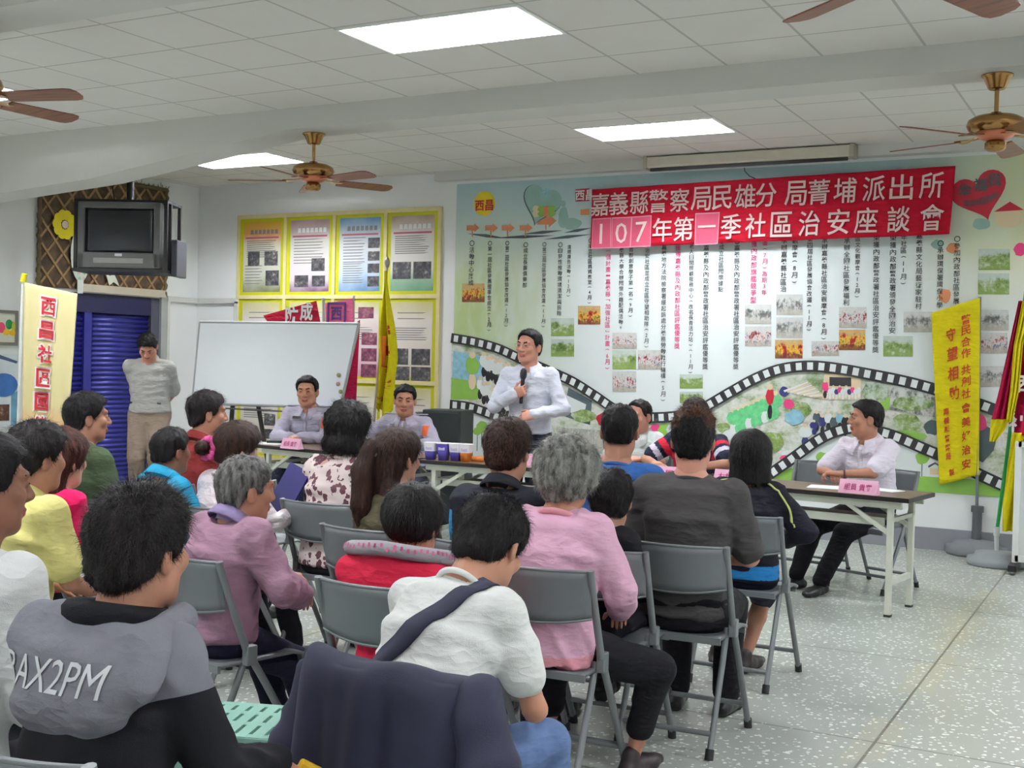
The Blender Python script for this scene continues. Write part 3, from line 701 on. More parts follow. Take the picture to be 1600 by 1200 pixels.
# ------------------------------------------------------------------ bamboo lattice, pictures and ornaments on the left wall
lx = XL + 0.02
y0, y1 = at(60, 380, x=lx).y, at(258, 380, x=lx).y
z1, z0 = at(200, 286, x=lx).z, at(200, 458, x=lx).z
t = NT('lattice_backing'); t.color(t.ramp(t.noise(9, 5), [(0.3, (44, 34, 24)), (0.5, (72, 56, 40)), (0.7, (96, 80, 58))])); t.set(0.9); m_lb = t.m
m_strip = plain('bamboo_strip', (138, 110, 72), 0.7, var=0.25, scale=20); m_rope = plain('straw_rope', (96, 84, 58), 0.9, var=0.3, scale=30)
lat = thing('lattice_panel', 'brown straw panel with diamond bamboo lattice above the blue shutter door', 'wall panel', (lx, 0, 0))
mb = MB(); mb.box((-.018, y0, z0), (.0, y1, z1)); mb.build('straw_backing', m_lb, lat)
mb = MB()
stp = 0.235
def clip_strip(sl):
    for k in range(-30, 40):
        pts = []
        for i in range(61):
            yy = y0 + (y1 - y0) * i / 60; zz = z0 + k * stp + sl * (yy - y0)
            if z0 <= zz <= z1: pts.append((yy, zz))
        if len(pts) > 1:
            (a, b), (c, d) = pts[0], pts[-1]; L = math.hypot(c - a, d - b); ny, nz = -(d - b) / L * .012, (c - a) / L * .012
            e = 0.006 if sl > 0 else 0.012
            mb.prism([(0, a + ny, b + nz), (0, a - ny, b - nz), (0, c - ny, d - nz), (0, c + ny, d + nz)], (e, 0, 0))
clip_strip(1.15); clip_strip(-1.15)
mb.build('bamboo_lattice', m_strip, lat)
mb = MB()
for q in (((.01, y0, z0), (.01, y0, z1)), ((.01, y1, z0), (.01, y1, z1)), ((.01, y0, z1), (.01, y1, z1))):
    n = 40; mb.tube([Vector(q[0]).lerp(Vector(q[1]), i / n) + Vector((0.008 * math.sin(i * 2.1), 0.008 * math.cos(i * 1.7), 0)) for i in range(n + 1)], 0.022, 7)
rnd = random.Random(4)
for i in range(60):
    yy = y0 + (y1 - y0) * i / 59; mb.tube([(.01, yy, z1), (.02, yy + rnd.uniform(-.03, .03), z1 + rnd.uniform(.02, .07))], 0.004, 4, cap=False)
mb.build('straw_edging', m_rope, lat)
mb = MB()
mb.box((.0, at(120, 459, x=lx).y, z0 - .02), (.03, y1, z0 + .06)); mb.build('white_lintel_strip', plain('lintel_cream', (196, 186, 168), 0.7), lat)
def wall_left_pt(px, py, d=0.0): return at(px, py, x=lx + d)
fo = wall_left_pt(101, 351, .03)
r = thing('paper_flower', 'yellow paper flower ornament on the bamboo lattice', 'ornament', fo)
mb = MB()
for k in range(10):
    a = 2 * math.pi * k / 10
    mb.prism([(0, math.cos(a) * .10 + math.cos(a + 2 * math.pi * q / 10) * .055, math.sin(a) * .10 + math.sin(a + 2 * math.pi * q / 10) * .055) for q in range(10)], (0.004 + 0.001 * (k % 2), 0, 0))
mb.build('petals', plain('flower_yellow', (222, 206, 30), 0.7), r)
mb = MB(); mb.prism([(0.005, math.cos(2 * math.pi * q / 14) * .04, math.sin(2 * math.pi * q / 14) * .04) for q in range(14)], (0.006, 0, 0)); mb.build('centre', plain('flower_centre', (222, 200, 190), 0.7), r)
r = thing('paper_balloon', 'white spotted paper balloon cut-out stuck behind the hanging television', 'ornament', wall_left_pt(126, 395, .03))
t = NT('balloon_spots'); d_ = t.voro(14); col = t.voro(14, None, 'Color')
hs = t.n('ShaderNodeHueSaturation'); hs.inputs['Saturation'].default_value = 0.55; hs.inputs['Value'].default_value = 0.75; t.l(col, hs.inputs['Color'])
t.color(t.mix(t.math('LESS_THAN', d_, 0.3), (214, 220, 214), hs.outputs[0])); t.set(0.7)
mb = MB(); mb.prism([(0, math.cos(a) * .13, math.sin(a) * (.30 if math.sin(a) < 0 else .25)) for a in [2 * math.pi * q / 26 for q in range(26)]], (.004, 0, 0)); mb.build('balloon', t.m, r)
mb = MB(); mb.prism([(0, -.04, -.28), (0, .04, -.28), (0, .035, -.42), (0, -.035, -.42)], (.006, 0, 0)); mb.build('basket', k_white, r)
r = thing('paper_bird', 'small white paper bird ornament under the television', 'ornament', wall_left_pt(175, 436, .03))
mb = MB()
mb.prism([(0, -.09, .05), (0, -.04, -.07), (0, .02, -.03), (0, .1, -.07), (0, .06, .0), (0, .02, .06), (0, -.03, .03)], (.006, 0, 0)); mb.build('cutout', plain('paper_white', (214, 218, 204), 0.7), r)
# pictures at the left edge
pa, pb = wall_left_pt(-40, 482), wall_left_pt(28, 482); pc = wall_left_pt(28, 540)
r = thing('framed_picture', 'framed cut-paper picture of colourful round shapes on the left wall', 'picture', (XL + .005, pa.y, pc.z))
w_, h_ = pb.y - pa.y, pa.z - pc.z
mb = MB()
for q in ((0, 0, w_, .03), (0, h_ - .03, w_, h_), (0, .03, .03, h_ - .03), (w_ - .03, .03, w_, h_ - .03)): mb.box((0, q[0], q[1]), (.025, q[2], q[3]))
mb.build('frame', plain('frame_grey', (120, 118, 110), 0.5), r)
mb = MB(); mb.box((0, .03, .03), (.012, w_ - .03, h_ - .03)); mb.build('sheet', plain('picture_paper', (214, 216, 200), 0.7), r)
mb = MB()
def disc(mb, cy, cz, ry, rz, mi, e): mb.prism([(.012, cy + math.cos(2 * math.pi * q / 18) * ry, cz + math.sin(2 * math.pi * q / 18) * rz) for q in range(18)], (e, 0, 0), mi)
for a, b, c_, d_, mi in ((.80, .60, .10, .13, 0), (.62, .50, .11, .14, 1), (.9, .55, .05, .12, 2), (.74, .38, .09, .08, 3), (.88, .36, .08, .08, 3), (.45, .5, .1, .13, 4), (.28, .5, .1, .14, 0)):
    disc(mb, w_ * a, h_ * b, w_ * c_ * .8, h_ * d_ * 1.1, mi, .003 + .001 * mi)
mb.build('cut_paper', [plain('paper_green', (40, 130, 70), 0.7), plain('paper_rose', (216, 80, 110), 0.7), plain('paper_lime', (190, 190, 60), 0.7), plain('paper_gold', (226, 180, 30), 0.7), plain('paper_violet', (120, 90, 160), 0.7)], r)
pa, pb = wall_left_pt(-40, 552), wall_left_pt(30, 552); pc = wall_left_pt(30, 668)
r = thing('painted_poster', 'white poster with blue painting and small brown photo on the left wall', 'poster', (XL + .005, pa.y, pc.z)); w_, h_ = pb.y - pa.y, pa.z - pc.z
mb = MB(); mb.box((0, 0, 0), (.008, w_, h_)); mb.build('sheet', plain('poster_white', (214, 224, 228), 0.6), r)
mb = MB()
mb.prism([(.008, w_ * .3, h_ * .98), (.008, w_ * .95, h_ * .87), (.008, w_ * .98, h_ * .90), (.008, w_ * .5, h_ * 1.0)], (.002, 0, 0), 1)
disc(mb, w_ * .66, h_ * .58, w_ * .32, h_ * .16, 0, .002); mb.prism([(.008, w_ * .84, 0.02), (.008, w_ * .99, 0.02), (.008, w_ * .99, h_ * .5), (.008, w_ * .84, h_ * .45)], (.001, 0, 0), 2)
mb.build('painting', [plain('paint_blue', (62, 110, 176), 0.6, var=.2), plain('paint_steel', (76, 96, 130), 0.6), plain('paint_sky', (110, 160, 186), 0.6, var=.2)], r)
mb = MB(); mb.box((.008, w_ * .3, h_ * .1), (.011, w_ * .8, h_ * .32)); mb.build('photo', photo_mat('poster_photo_brown', [(0.35, (52, 34, 28)), (0.55, (96, 66, 52)), (0.7, (196, 180, 170))], 14), r)

# ------------------------------------------------------------------ television hung from the ceiling
tv = thing('television', 'grey tube television in a black bracket hung from the ceiling at left', 'television', (-8.87, 8.53, 0), math.radians(27))
m_tvg = plain('television_grey', (104, 104, 104), 0.45, 0.1); m_tvb = plain('bracket_black', (28, 28, 30), 0.5)
t = NT('television_screen'); t.color((34, 38, 44)); t.set(0.12, 0, 0.6); m_scr = t.m
zc_, hw, hh = 2.615, 0.40, 0.315
mb = MB()
b_ = 0.07
mb.box((-hw, -.26, -hh + zc_), (-hw + b_, -.16, hh + zc_), b=.012); mb.box((hw - b_, -.26, -hh + zc_), (hw, -.16, hh + zc_), b=.012)
mb.box((-hw, -.26, hh - .06 + zc_), (hw, -.16, hh + zc_), b=.012); mb.box((-hw, -.26, -hh + zc_), (hw, -.16, -hh + .15 + zc_), b=.012)
mb.build('bezel', m_tvg, tv)
mb = MB()
mb.sheet(lambda u, v: (-hw + b_ + (2 * hw - 2 * b_) * u, -.235 - .02 * math.sin(u * math.pi) * math.sin(v * math.pi), zc_ - hh + .15 + (2 * hh - .21) * v), 14, 12, 0.006)
mb.build('screen', m_scr, tv)
mb = MB()
vs = [(sx * hw * .98, -.165, zc_ + sz * hh * .98) for sx, sz in ((-1, -1), (1, -1), (1, 1), (-1, 1))] + [(sx * hw * .9, .02, zc_ + sz * hh * .9) for sx, sz in ((-1, -1), (1, -1), (1, 1), (-1, 1))] + [(sx * hw * .55, .27, zc_ - .03 + sz * hh * .6) for sx, sz in ((-1, -1), (1, -1), (1, 1), (-1, 1))]
mb.add(vs, [(0, 3, 2, 1)] + [(o + i, o + (i + 1) % 4, o + 4 + (i + 1) % 4, o + 4 + i) for o in (0, 4) for i in range(4)] + [(8, 9, 10, 11)])
mb.build('housing', plain('television_back', (52, 52, 54), 0.6), tv)
mb = MB(); mb.box((-.24, -.268, zc_ - hh + .045), (.24, -.258, zc_ - hh + .095), b=.003); mb.build('control_flap', plain('television_silver', (150, 150, 148), 0.4, .2), tv)
mb = MB(); mb.box((-.035, -.268, zc_ - hh + .112), (.035, -.259, zc_ - hh + .138), b=.003); mb.build('badge', plain('badge_silver', (222, 226, 228), 0.3, .2), tv)
mb = MB()
mb.box((-hw - .05, -.24, zc_ - hh - .035), (hw + .05, .28, zc_ - hh - .005)); mb.box((-hw - .05, -.2, zc_ + hh + .005), (hw + .05, .25, zc_ + hh + .03))
for sx in (-1, 1):
    for yy in (-.2, -.08, .22): mb.box((sx * (hw + .035) - .015, yy - .015, zc_ - hh - .03), (sx * (hw + .035) + .015, yy + .015, zc_ + hh + .03))
mb.build('bracket', m_tvb, tv)
mb = MB(); mb.tube([(0, .05, zc_ + hh), (0, .05, H)], .036, 14); mb.build('pole', m_tvb, tv)
mb = MB(); mb.box((-.17, -.08, H - .02), (.17, .18, H - .001)); 
for sx in (-.1, .1): mb.tube([(sx, .05, H - .05), (sx, .05, H - .02)], .012, 8)
mb.build('ceiling_plate', m_tvb, tv)
mb = MB(); mb.tube([(.28, .1, H - .03), (.12, .06, H - .09), (-.04, .02, H - .16), (-.16, .0, H - .32), (-.13, .0, H - .5), (-.06, .02, zc_ + hh + .03)], .008, 7); mb.build('cable', m_tvb, tv)
mb = MB(); mb.box((hw + .06, -.12, zc_ - hh - .06), (hw + .12, .2, zc_ - .02), b=.008); mb.build('side_box', plain('side_box_grey', (70, 72, 80), 0.5), tv)

# ------------------------------------------------------------------ ceiling fans
t = NT('brass'); t.color(t.mix(t.noise(5, 2), (140, 104, 58), (176, 136, 84))); t.set(0.22, 0.9, 0.5); m_brass = t.m
t = NT('fan_blade_wood'); t.color(t.ramp(t.noise(4, 5, t.mapping((1, 14, 1))), [(0.3, (84, 44, 26)), (0.6, (132, 74, 46)), (0.8, (110, 60, 40))])); t.set(0.35); m_blade = t.m
m_bladed = plain('fan_blade_underside', (92, 60, 46), 0.4)
m_rose = plain('fan_bowl_copper', (196, 120, 88), 0.35, .5)
def make_fan(loc, rot, label, span=0.68):
    r = thing('ceiling_fan', label, 'ceiling fan', loc, rot, 'brass ceiling fans under the beams')
    mb = MB(); mb.lathe([(.045, -.085), (.05, -.08), (.075, -.02), (.09, -.008), (.09, -.0005), (.0, -.0005)], 28); mb.build('canopy', m_brass, r)
    mb = MB(); mb.tube([(0, 0, -.24), (0, 0, -.08)], .013, 12); mb.build('downrod', m_brass, r)
    mb = MB(); mb.lathe([(.03, -.22), (.04, -.235), (.12, -.245), (.155, -.265), (.165, -.295), (.15, -.325), (.12, -.34)], 32); mb.build('motor_housing', m_brass, r)
    mb = MB(); mb.lathe([(.12, -.34), (.115, -.35), (.08, -.375), (.055, -.385)], 32); mb.build('lower_bowl', m_rose, r)
    mb = MB(); mb.lathe([(.045, -.385), (.06, -.4), (.06, -.43), (.045, -.445), (.0, -.448)], 24); mb.build('switch_cup', m_brass, r)
    for k in range(5):
        T = rot2(2 * math.pi * k / 5)
        mb = MB(); mb.prism([(.10, -.02, -.355), (.16, -.018, -.362), (.20, -.045, -.366), (.235, -.05, -.368), (.235, .05, -.368), (.20, .045, -.366), (.16, .018, -.362), (.10, .02, -.355)], (0, 0, -.006), 0, T)
        arm = mb.build('blade_arm', m_brass, r)
        Tb = T @ Matrix.Translation((0, 0, -.372)) @ Matrix.Rotation(math.radians(-12), 4, 'X')
        mb = MB(); a = [(.21, -.055), (.215, -.06), (span - .06, -.072), (span - .02, -.062), (span, -.03), (span, .03), (span - .02, .062), (span - .06, .072), (.215, .06), (.21, .055)]
        mb.prism([(x, y, 0) for x, y in a], (0, 0, .006), 0, Tb); mb.build('blade', m_blade, r)
    return r
FZ = 3.26
make_fan((-5.91, 7.60, FZ), math.radians(-12), 'brass ceiling fan with brown blades near the hanging television')
make_fan((-0.885, 7.57, FZ), math.radians(15), 'brass ceiling fan at right edge, beside the projection screen case')
make_fan((-5.80, 4.42, FZ), math.radians(14), 'ceiling fan at left edge of which two reddish blades show')
make_fan((-0.80, 4.30, FZ), math.radians(-4), 'ceiling fan nearest the camera, only dark blade tips showing at top')
# ------------------------------------------------------------------ whiteboard on its easel
wbY = 9.0
wq = [at(312, 503, y=wbY), at(560, 506, y=wbY), at(531, 637, y=wbY), at(300, 630, y=wbY)]
wb = thing('whiteboard', 'blank white board standing on an easel before the posters', 'whiteboard')
mb = MB(); mb.prism([tuple(p) for p in wq][::-1], (0, .018, 0)); mb.build('board', plain('whiteboard_enamel', (240, 246, 250), 0.22, var=0), wb)
mb = MB()
for i in range(4):
    a, b = wq[i], wq[(i + 1) % 4]; mb.tube([a + Vector((0, .008, 0)), b + Vector((0, .008, 0))], .014, 8)
mb.build('frame', m_alu, wb)
mb = MB()
m_ea = plain('easel_dark', (52, 48, 46), 0.5)
for px, dx in ((366, .03), (393, -.03)):
    a = at(px, 632, y=wbY + .06); mb.tube([a + Vector((dx * .5, 0, .4)), Vector((a.x - dx * 4, wbY + .08 if px == 366 else wbY + .3, 0.015))], .022, 8)
a = at(502, 640, y=wbY + .06)
for dx, yy in ((.06, .08), (-.06, .3)): mb.tube([a + Vector((0, 0, .4)), Vector((a.x + dx, wbY + yy, .015))], .022, 8)
mb.build('easel', m_ea, wb)
p, q = at(350, 634, y=wbY - .03), at(530, 640, y=wbY - .03)
mb = MB(); mb.box((p.x, wbY - .07, p.z - .03), (q.x, wbY - .003, p.z - .018)); mb.build('pen_tray', plain('tray_dark', (66, 66, 70), 0.5), wb)
er = at(517, 634, y=wbY - .04)
o = MB().box((-.10, -.028, -.012), (.10, .028, .038), b=.006).build('board_eraser', plain('eraser_blue', (72, 74, 168), 0.6), None, (er.x, wbY - .038, p.z - .006)); tag(o, 'blue eraser on the pen tray of the white board', 'eraser')
for px, py, s in ((530, 586, 'upper'), (529, 600, 'middle'), (533, 612, 'lower')):
    a = at(px, py, y=wbY)
    r = MB().lathe([(.0, -.018), (.016, -.018), (.02, -.012), (.02, -.001)], 16, T=Matrix.Rotation(math.radians(-90), 4, 'X')).build('magnet', plain('magnet_%s' % s, {'upper': (170, 160, 110), 'middle': (176, 140, 120), 'lower': (140, 144, 96)}[s], 0.5), None, (a.x, wbY - .001, a.z))
    r.rotation_euler = (math.pi, 0, 0) if False else (0, 0, 0)
    tag(r, 'small round magnet on the white board, %s of three' % s, 'magnet', 'magnets on the white board')

# ------------------------------------------------------------------ flags and banners
def flag(name, label, cat, pts, Y, mat, texts=(), wave=.03, thick=.004, waves=2.5, group=None):
    """pts: corners TL TR BR BL as seen, hung in the plane y=Y"""
    r = thing(name, label, cat, (0, 0, 0), 0, group)
    q = [at(a, b, y=Y) for a, b in pts]
    def fn(u, v):
        p = q[0].lerp(q[1], u).lerp(q[3].lerp(q[2], u), v)
        p = p + Vector((0, wave * math.sin(u * waves * 2 * math.pi + v * 1.3) * (.3 + .7 * v), 0)); return p
    mb = MB(); mb.sheet(fn, 30, 40, thick); mb.build('cloth', mat, r)
    for txt, cu, cv, wu, hv, m, bold in texts:
        mb = MB(); Wd = (q[1] - q[0]).length; Hd = (q[3] - q[0]).length
        letter(mb, txt, wu * Wd, hv * Hd, lambda a, b: tuple(fn(min(1, max(0, cu + a / Wd)), min(1, max(0, cv - b / Hd))) + Vector((0, -.006 - thick, 0))), 0, bold, 0, .95)
        mb.build('lettering', m, r)
    return r, fn
m_ban = NT('banner_beige'); X, Y, Z = m_ban.xyz()
m_ban.color(m_ban.mix(m_ban.maprange(Z, 1.05, .6), m_ban.mix(m_ban.noise(3, 4), (206, 194, 136), (222, 210, 160)), (216, 120, 70))); m_ban.set(.8); m_ban = m_ban.m
k_bred = plain('banner_letter_red', (186, 34, 52), 0.7, var=0); k_bwh = plain('banner_letter_white', (232, 222, 214), 0.7, var=0)
LY = 7.15
tx = []
for i, ch in enumerate('西昌社區國樂'):
    cv, cu = .10 + i * .128, .50 - i * .012
    tx.append((ch, cu, cv, .34, .115, k_bwh, .075)); 
r, fn = flag('banner_flag', 'beige hanging banner with a column of red and white characters beside the blue door', 'banner', [(38, 441), (121, 459), (104, 740), (31, 740)], LY, m_ban, tx, .02)
q0, q1 = at(38, 441, y=LY), at(121, 459, y=LY)
mb = MB()
for i, ch in enumerate('西昌社區國樂'):
    cv, cu = .10 + i * .128, .50 - i * .012; Wd = (q1 - q0).length; Hd = (at(31, 740, y=LY) - q0).length
    letter(mb, ch, .28 * Wd, .095 * Hd, lambda a, b: tuple(fn(cu + a / Wd, cv - b / Hd) + Vector((0, -.014, 0))), 0, .02)
mb.build('lettering', k_bred, r)
mb = MB(); a, b = at(36, 437, y=LY), at(24, 800, y=LY); mb.tube([a, (b.x, LY, 0.06)], .014, 8); mb.build('pole', plain('pole_white', (206, 208, 204), .4), r)
mb = MB(); mb.tube([a - Vector((0, 0, .02)), a + Vector((.02, 0, .05))], .025, 8); mb.build('finial', plain('finial_yellow', (216, 206, 40), .6), r)
mb = MB(); mb.lathe([(.19, 0), (.19, .04), (.06, .06), (.04, .16), (.0, .16)], 24, T=Matrix.Translation((b.x, LY, .001))); mb.build('base', plain('flag_base_grey', (120, 124, 126), .7), r)

m_yel = cloth('flag_yellow', (220, 206, 30), 300, .08); m_mag = cloth('flag_magenta', (176, 24, 70), 300, .08); m_pk = cloth('flag_pink', (232, 112, 152), 300, .06); m_dr = cloth('flag_crimson', (172, 30, 56), 300, .06)
k_fred = plain('flag_letter_red', (186, 60, 30), 0.7, var=0)
# yellow folded flag before the posters
FY = 9.75
r = thing('furled_flag', 'tall furled yellow flag with red writing and orange stripe before the posters', 'flag')
top = at(605, 415, y=FY); bot = at(588, 690, y=FY)
mb = MB(); mb.tube([top, (bot.x - .1, FY, .05)], .013, 8); mb.build('pole', plain('pole_pinkish', (206, 190, 184), .4), r)
mb = MB(); mb.lathe([(.0, .1), (.02, .06), (.028, .03), (.02, 0), (.012, -.02)], 12, T=Matrix.Translation(top)); mb.build('finial', plain('finial_silver', (170, 168, 160), .3, .6), r)
def furl(cx_top, cx_mid, cx_bot, w0, w1, w2, zt, zm, zb_, Y, mat, parent, folds=4, amp=.05, name='cloth', t=.005):
    def fn(u, v):
        z = zt + (zb_ - zt) * v; vm = (zt - zm) / (zt - zb_)
        if v < vm: k = v / vm; cx = cx_top + (cx_mid - cx_top) * k; w_ = w0 + (w1 - w0) * k
        else: k = (v - vm) / (1 - vm); cx = cx_mid + (cx_bot - cx_mid) * k; w_ = w1 + (w2 - w1) * k
        return (cx + (u - .5) * w_ + .01 * math.sin(v * 9 + u * 4), Y - .03 + amp * min(1, w_ / .15) * math.sin(u * folds * math.pi + v * 2.0), z + .05 * math.sin(u * 7) * (v > .97))
    mb = MB(); mb.sheet(fn, 28, 40, t); mb.build(name, mat, parent); return fn
P = lambda px, py, Y: at(px, py, y=Y)
a, b, c_ = P(607, 424, FY), P(608, 560, FY), P(603, 645, FY)
fn = furl(a.x, b.x, c_.x, .03, .21, .16, a.z, b.z, c_.z, FY - .02, m_yel, r, 4)
mb = MB()
for ch, cu, cv in (('社', .78, .42), ('區', .66, .56), ('發', .55, .70), ('展', .72, .80), ('大', .45, .9)):
    letter(mb, ch, .09, .10, lambda p_, q_: tuple(Vector(fn(min(.98, cu + p_ / .2), cv - q_ / (a.z - c_.z))) + Vector((0, -.012, 0))), 0, .02)
mb.build('lettering', k_fred, r)
mb = MB(); p1, p2 = P(600, 525, FY - .09), P(597, 573, FY - .09); mb.sheet(lambda u, v: (p1.x + (p2.x - p1.x) * v + (u - .5) * .05, FY - .09 + .01 * u, p1.z + (p2.z - p1.z) * v), 3, 6, .004); mb.build('orange_stripe', plain('stripe_orange', (224, 120, 40), .8), r)
mb = MB(); mb.lathe([(.17, 0), (.17, .05), (.05, .07), (.035, .16), (.0, .16)], 24, T=Matrix.Translation((bot.x - .1, FY, .001))); mb.build('base', plain('flag_base_grey', (120, 124, 126), .7), r)
# pennants rising behind the whiteboard
r = thing('pennant_flag', 'crimson triangular pennant with white characters rising behind the white board', 'flag')
PY = 9.35
pts = [P(411, 493, PY), P(494, 470, PY), P(500, 502, PY), P(502, 520, PY), P(430, 520, PY)]
mb = MB(); mb.prism([tuple(p) for p in pts][::-1], (0, .005, 0)); mb.build('cloth', m_dr, r)
mb = MB()
for ch, px, py in (('防', 456, 494), ('成', 479, 487)): letter(mb, ch, .155, .185, lambda u, v: (P(px, py, PY).x + u, PY - .004, P(px, py, PY).z + v), 0, .03)
mb.build('lettering', k_white, r)
a, b = P(505, 466, PY + .03), P(508, 640, PY + .03); mb = MB(); mb.tube([a, (b.x + .05, PY + .03, .02)], .014, 8); mb.build('pole', plain('pole_white', (206, 208, 204), .4), r)
r = thing('name_flag', 'pink flag with a boxed blue character rising behind the white board', 'flag')
PY2 = 9.5
pts = [P(508, 474, PY2), P(551, 466, PY2), P(552, 505, PY2), P(540, 640, PY2), P(512, 640, PY2)]
mb = MB(); mb.prism([tuple(p) for p in pts][::-1], (0, .005, 0)); mb.build('cloth', m_pk, r)
k_fb = plain('flag_letter_blue', (76, 60, 128), .7, var=0)
o_ = P(526, 490, PY2); mb = MB(); letter(mb, '西', .13, .13, lambda u, v: (o_.x + u, PY2 - .004, o_.z + v), 0, .03)
for q in ((-.11, -.11, .11, -.09), (-.11, .09, .11, .11), (-.11, -.09, -.09, .09), (.09, -.09, .11, .09)): mb.box((o_.x + q[0], PY2 - .006, o_.z + q[1]), (o_.x + q[2], PY2 - .001, o_.z + q[3]))
mb.build('lettering', k_fb, r)
pts = [P(545, 512, PY2 - .02), P(562, 500, PY2 - .02), P(556, 632, PY2 - .02), P(532, 636, PY2 - .02)]
mb = MB(); mb.prism([tuple(p) for p in pts][::-1], (0, .005, 0)); mb.build('lower_drape', m_mag, r)
a = P(553, 462, PY2 + .03); mb = MB(); mb.tube([a, (a.x, PY2 + .03, .02)], .012, 8); mb.build('pole', plain('pole_white', (206, 208, 204), .4), r)
# yellow banner on a stand at right
RY = at(1525, 866, z=0.0).y
bx = at(1525, 866, z=0.0).x
big = [('守', .40, .16, .2, .075), ('望', .42, .27, .24, .075), ('相', .43, .385, .24, .08), ('助', .44, .50, .24, .08)]
rt = '警民合作共創社會美好治安'
tx = [(ch, cu, cv, w_, h_, k_fred, .02) for ch, cu, cv, w_, h_ in big]
ty = [.10, .16, .225, .29, .385, .45, .52, .60, .68, .76, .84, .92]
tx += [(ch, .72 - .02 * i / 11, v, .20, .055, k_fred, .018) for i, (ch, v) in enumerate(zip(rt, ty))]
tx += [(ch, .24 + .004 * i, .59 + i * .052, .13, .04, k_fred, .02) for i, ch in enumerate('嘉義縣警察局')] + [('製', .34, .945, .14, .04, k_fred, .02)]
r, fn = flag('banner_flag', 'yellow hanging banner with red characters on a pole with grey base', 'banner', [(1455, 489), (1531, 465), (1529, 742), (1467, 758)], RY - .03, m_yel, tx, .025, waves=1.2)
m_pole = plain('pole_grey', (120, 126, 128), .4, .3)
mb = MB(); a = at(1531, 464, y=RY); mb.tube([a, (bx, RY, .06)], .013, 8); mb.build('pole', m_pole, r)
mb = MB(); mb.tube([(bx, RY, .07), (bx, RY, .36)], .038, 12); mb.tube([(bx, RY, .35), (bx, RY, .40)], .05, 12); mb.build('socket', plain('socket_dark', (88, 90, 92), .6), r)
m_gb = plain('flag_base_grey', (120, 124, 126), .7)
mb = MB(); mb.lathe([(.0, .0005), (.235, .0005), (.245, .02), (.24, .07), (.19, .08), (.18, .11), (.05, .125), (.0, .125)], 30, T=Matrix.Translation((bx, RY, .0))); mb.build('base', m_gb, r)
# magenta and yellow flag beside it
b2 = at(1557, 883, z=0.0); GY = b2.y
r = thing('draped_flag', 'magenta and yellow flag draped on a green pole with grey base at right', 'flag')
a, m1, m2 = at(1603, 455, y=GY), at(1575, 700, y=GY), at(1557, 835, y=GY)
mb = MB(); mb.tube([a, m1, m2], .014, 8); mb.build('pole', plain('pole_green', (30, 140, 66), .4), r)
mb = MB(); mb.tube([m2, (b2.x, GY, .07)], .017, 8); mb.tube([m2 + Vector((0, 0, -.01)), m2 + Vector((0, 0, .06))], .024, 10); mb.build('lower_pole', plain('pole_pale', (200, 204, 204), .4), r)
mb = MB(); mb.lathe([(.0, .0005), (.215, .0005), (.225, .02), (.22, .06), (.17, .07), (.16, .1), (.04, .115), (.0, .115)], 30, T=Matrix.Translation((b2.x, GY, .0))); mb.build('base', plain('flag_base_pale', (146, 152, 154), .7), r)
def drape(pts, Y, mat, name, amp=.03, folds=2.5, nv=30):
    """pts: rows (left px, right px, py) down the cloth"""
    rows = [(at(l, y, y=Y), at(rr_, y, y=Y)) for l, rr_, y in pts]
    def fn(u, v):
        s = v * (len(rows) - 1); i = min(len(rows) - 2, int(s)); k = s - i
        A_ = rows[i][0].lerp(rows[i + 1][0], k); B2 = rows[i][1].lerp(rows[i + 1][1], k)
        p = A_.lerp(B2, u); p.y += amp * math.sin(u * folds * 2 * math.pi + v * 2); return p
    mb = MB(); mb.sheet(fn, 20, nv, .005); mb.build(name, mat, r); return fn
drape([(1592, 1602, 470), (1572, 1590, 560), (1558, 1582, 620), (1549, 1578, 655)], GY - .05, m_mag, 'left_drape')
drape([(1598, 1612, 470), (1584, 1598, 540), (1578, 1592, 610), (1572, 1582, 660)], GY - .10, m_yel, 'pole_sleeve', .015)
drape([(1600, 1640, 480), (1594, 1650, 560), (1586, 1660, 640), (1584, 1650, 680)], GY - .03, m_mag, 'right_drape')
mb = MB()
for ch, px, py in (('西', 1603, 600), ('社', 1590, 662)): letter(mb, ch, .13, .13, lambda u, v: (P(px, py, GY - .09).x + u, GY - .09, P(px, py, GY - .09).z + v), 0, .03)
mb.build('lettering', plain('flag_letter_pale', (222, 206, 214), .7), r)
drape([(1549, 1575, 655), (1547, 1572, 668), (1546, 1556, 690)], GY - .06, m_yel, 'yellow_hem', .01)
drape([(1582, 1620, 676), (1574, 1610, 730), (1566, 1604, 790), (1566, 1596, 830)], GY - .05, m_yel, 'yellow_tail', .03)
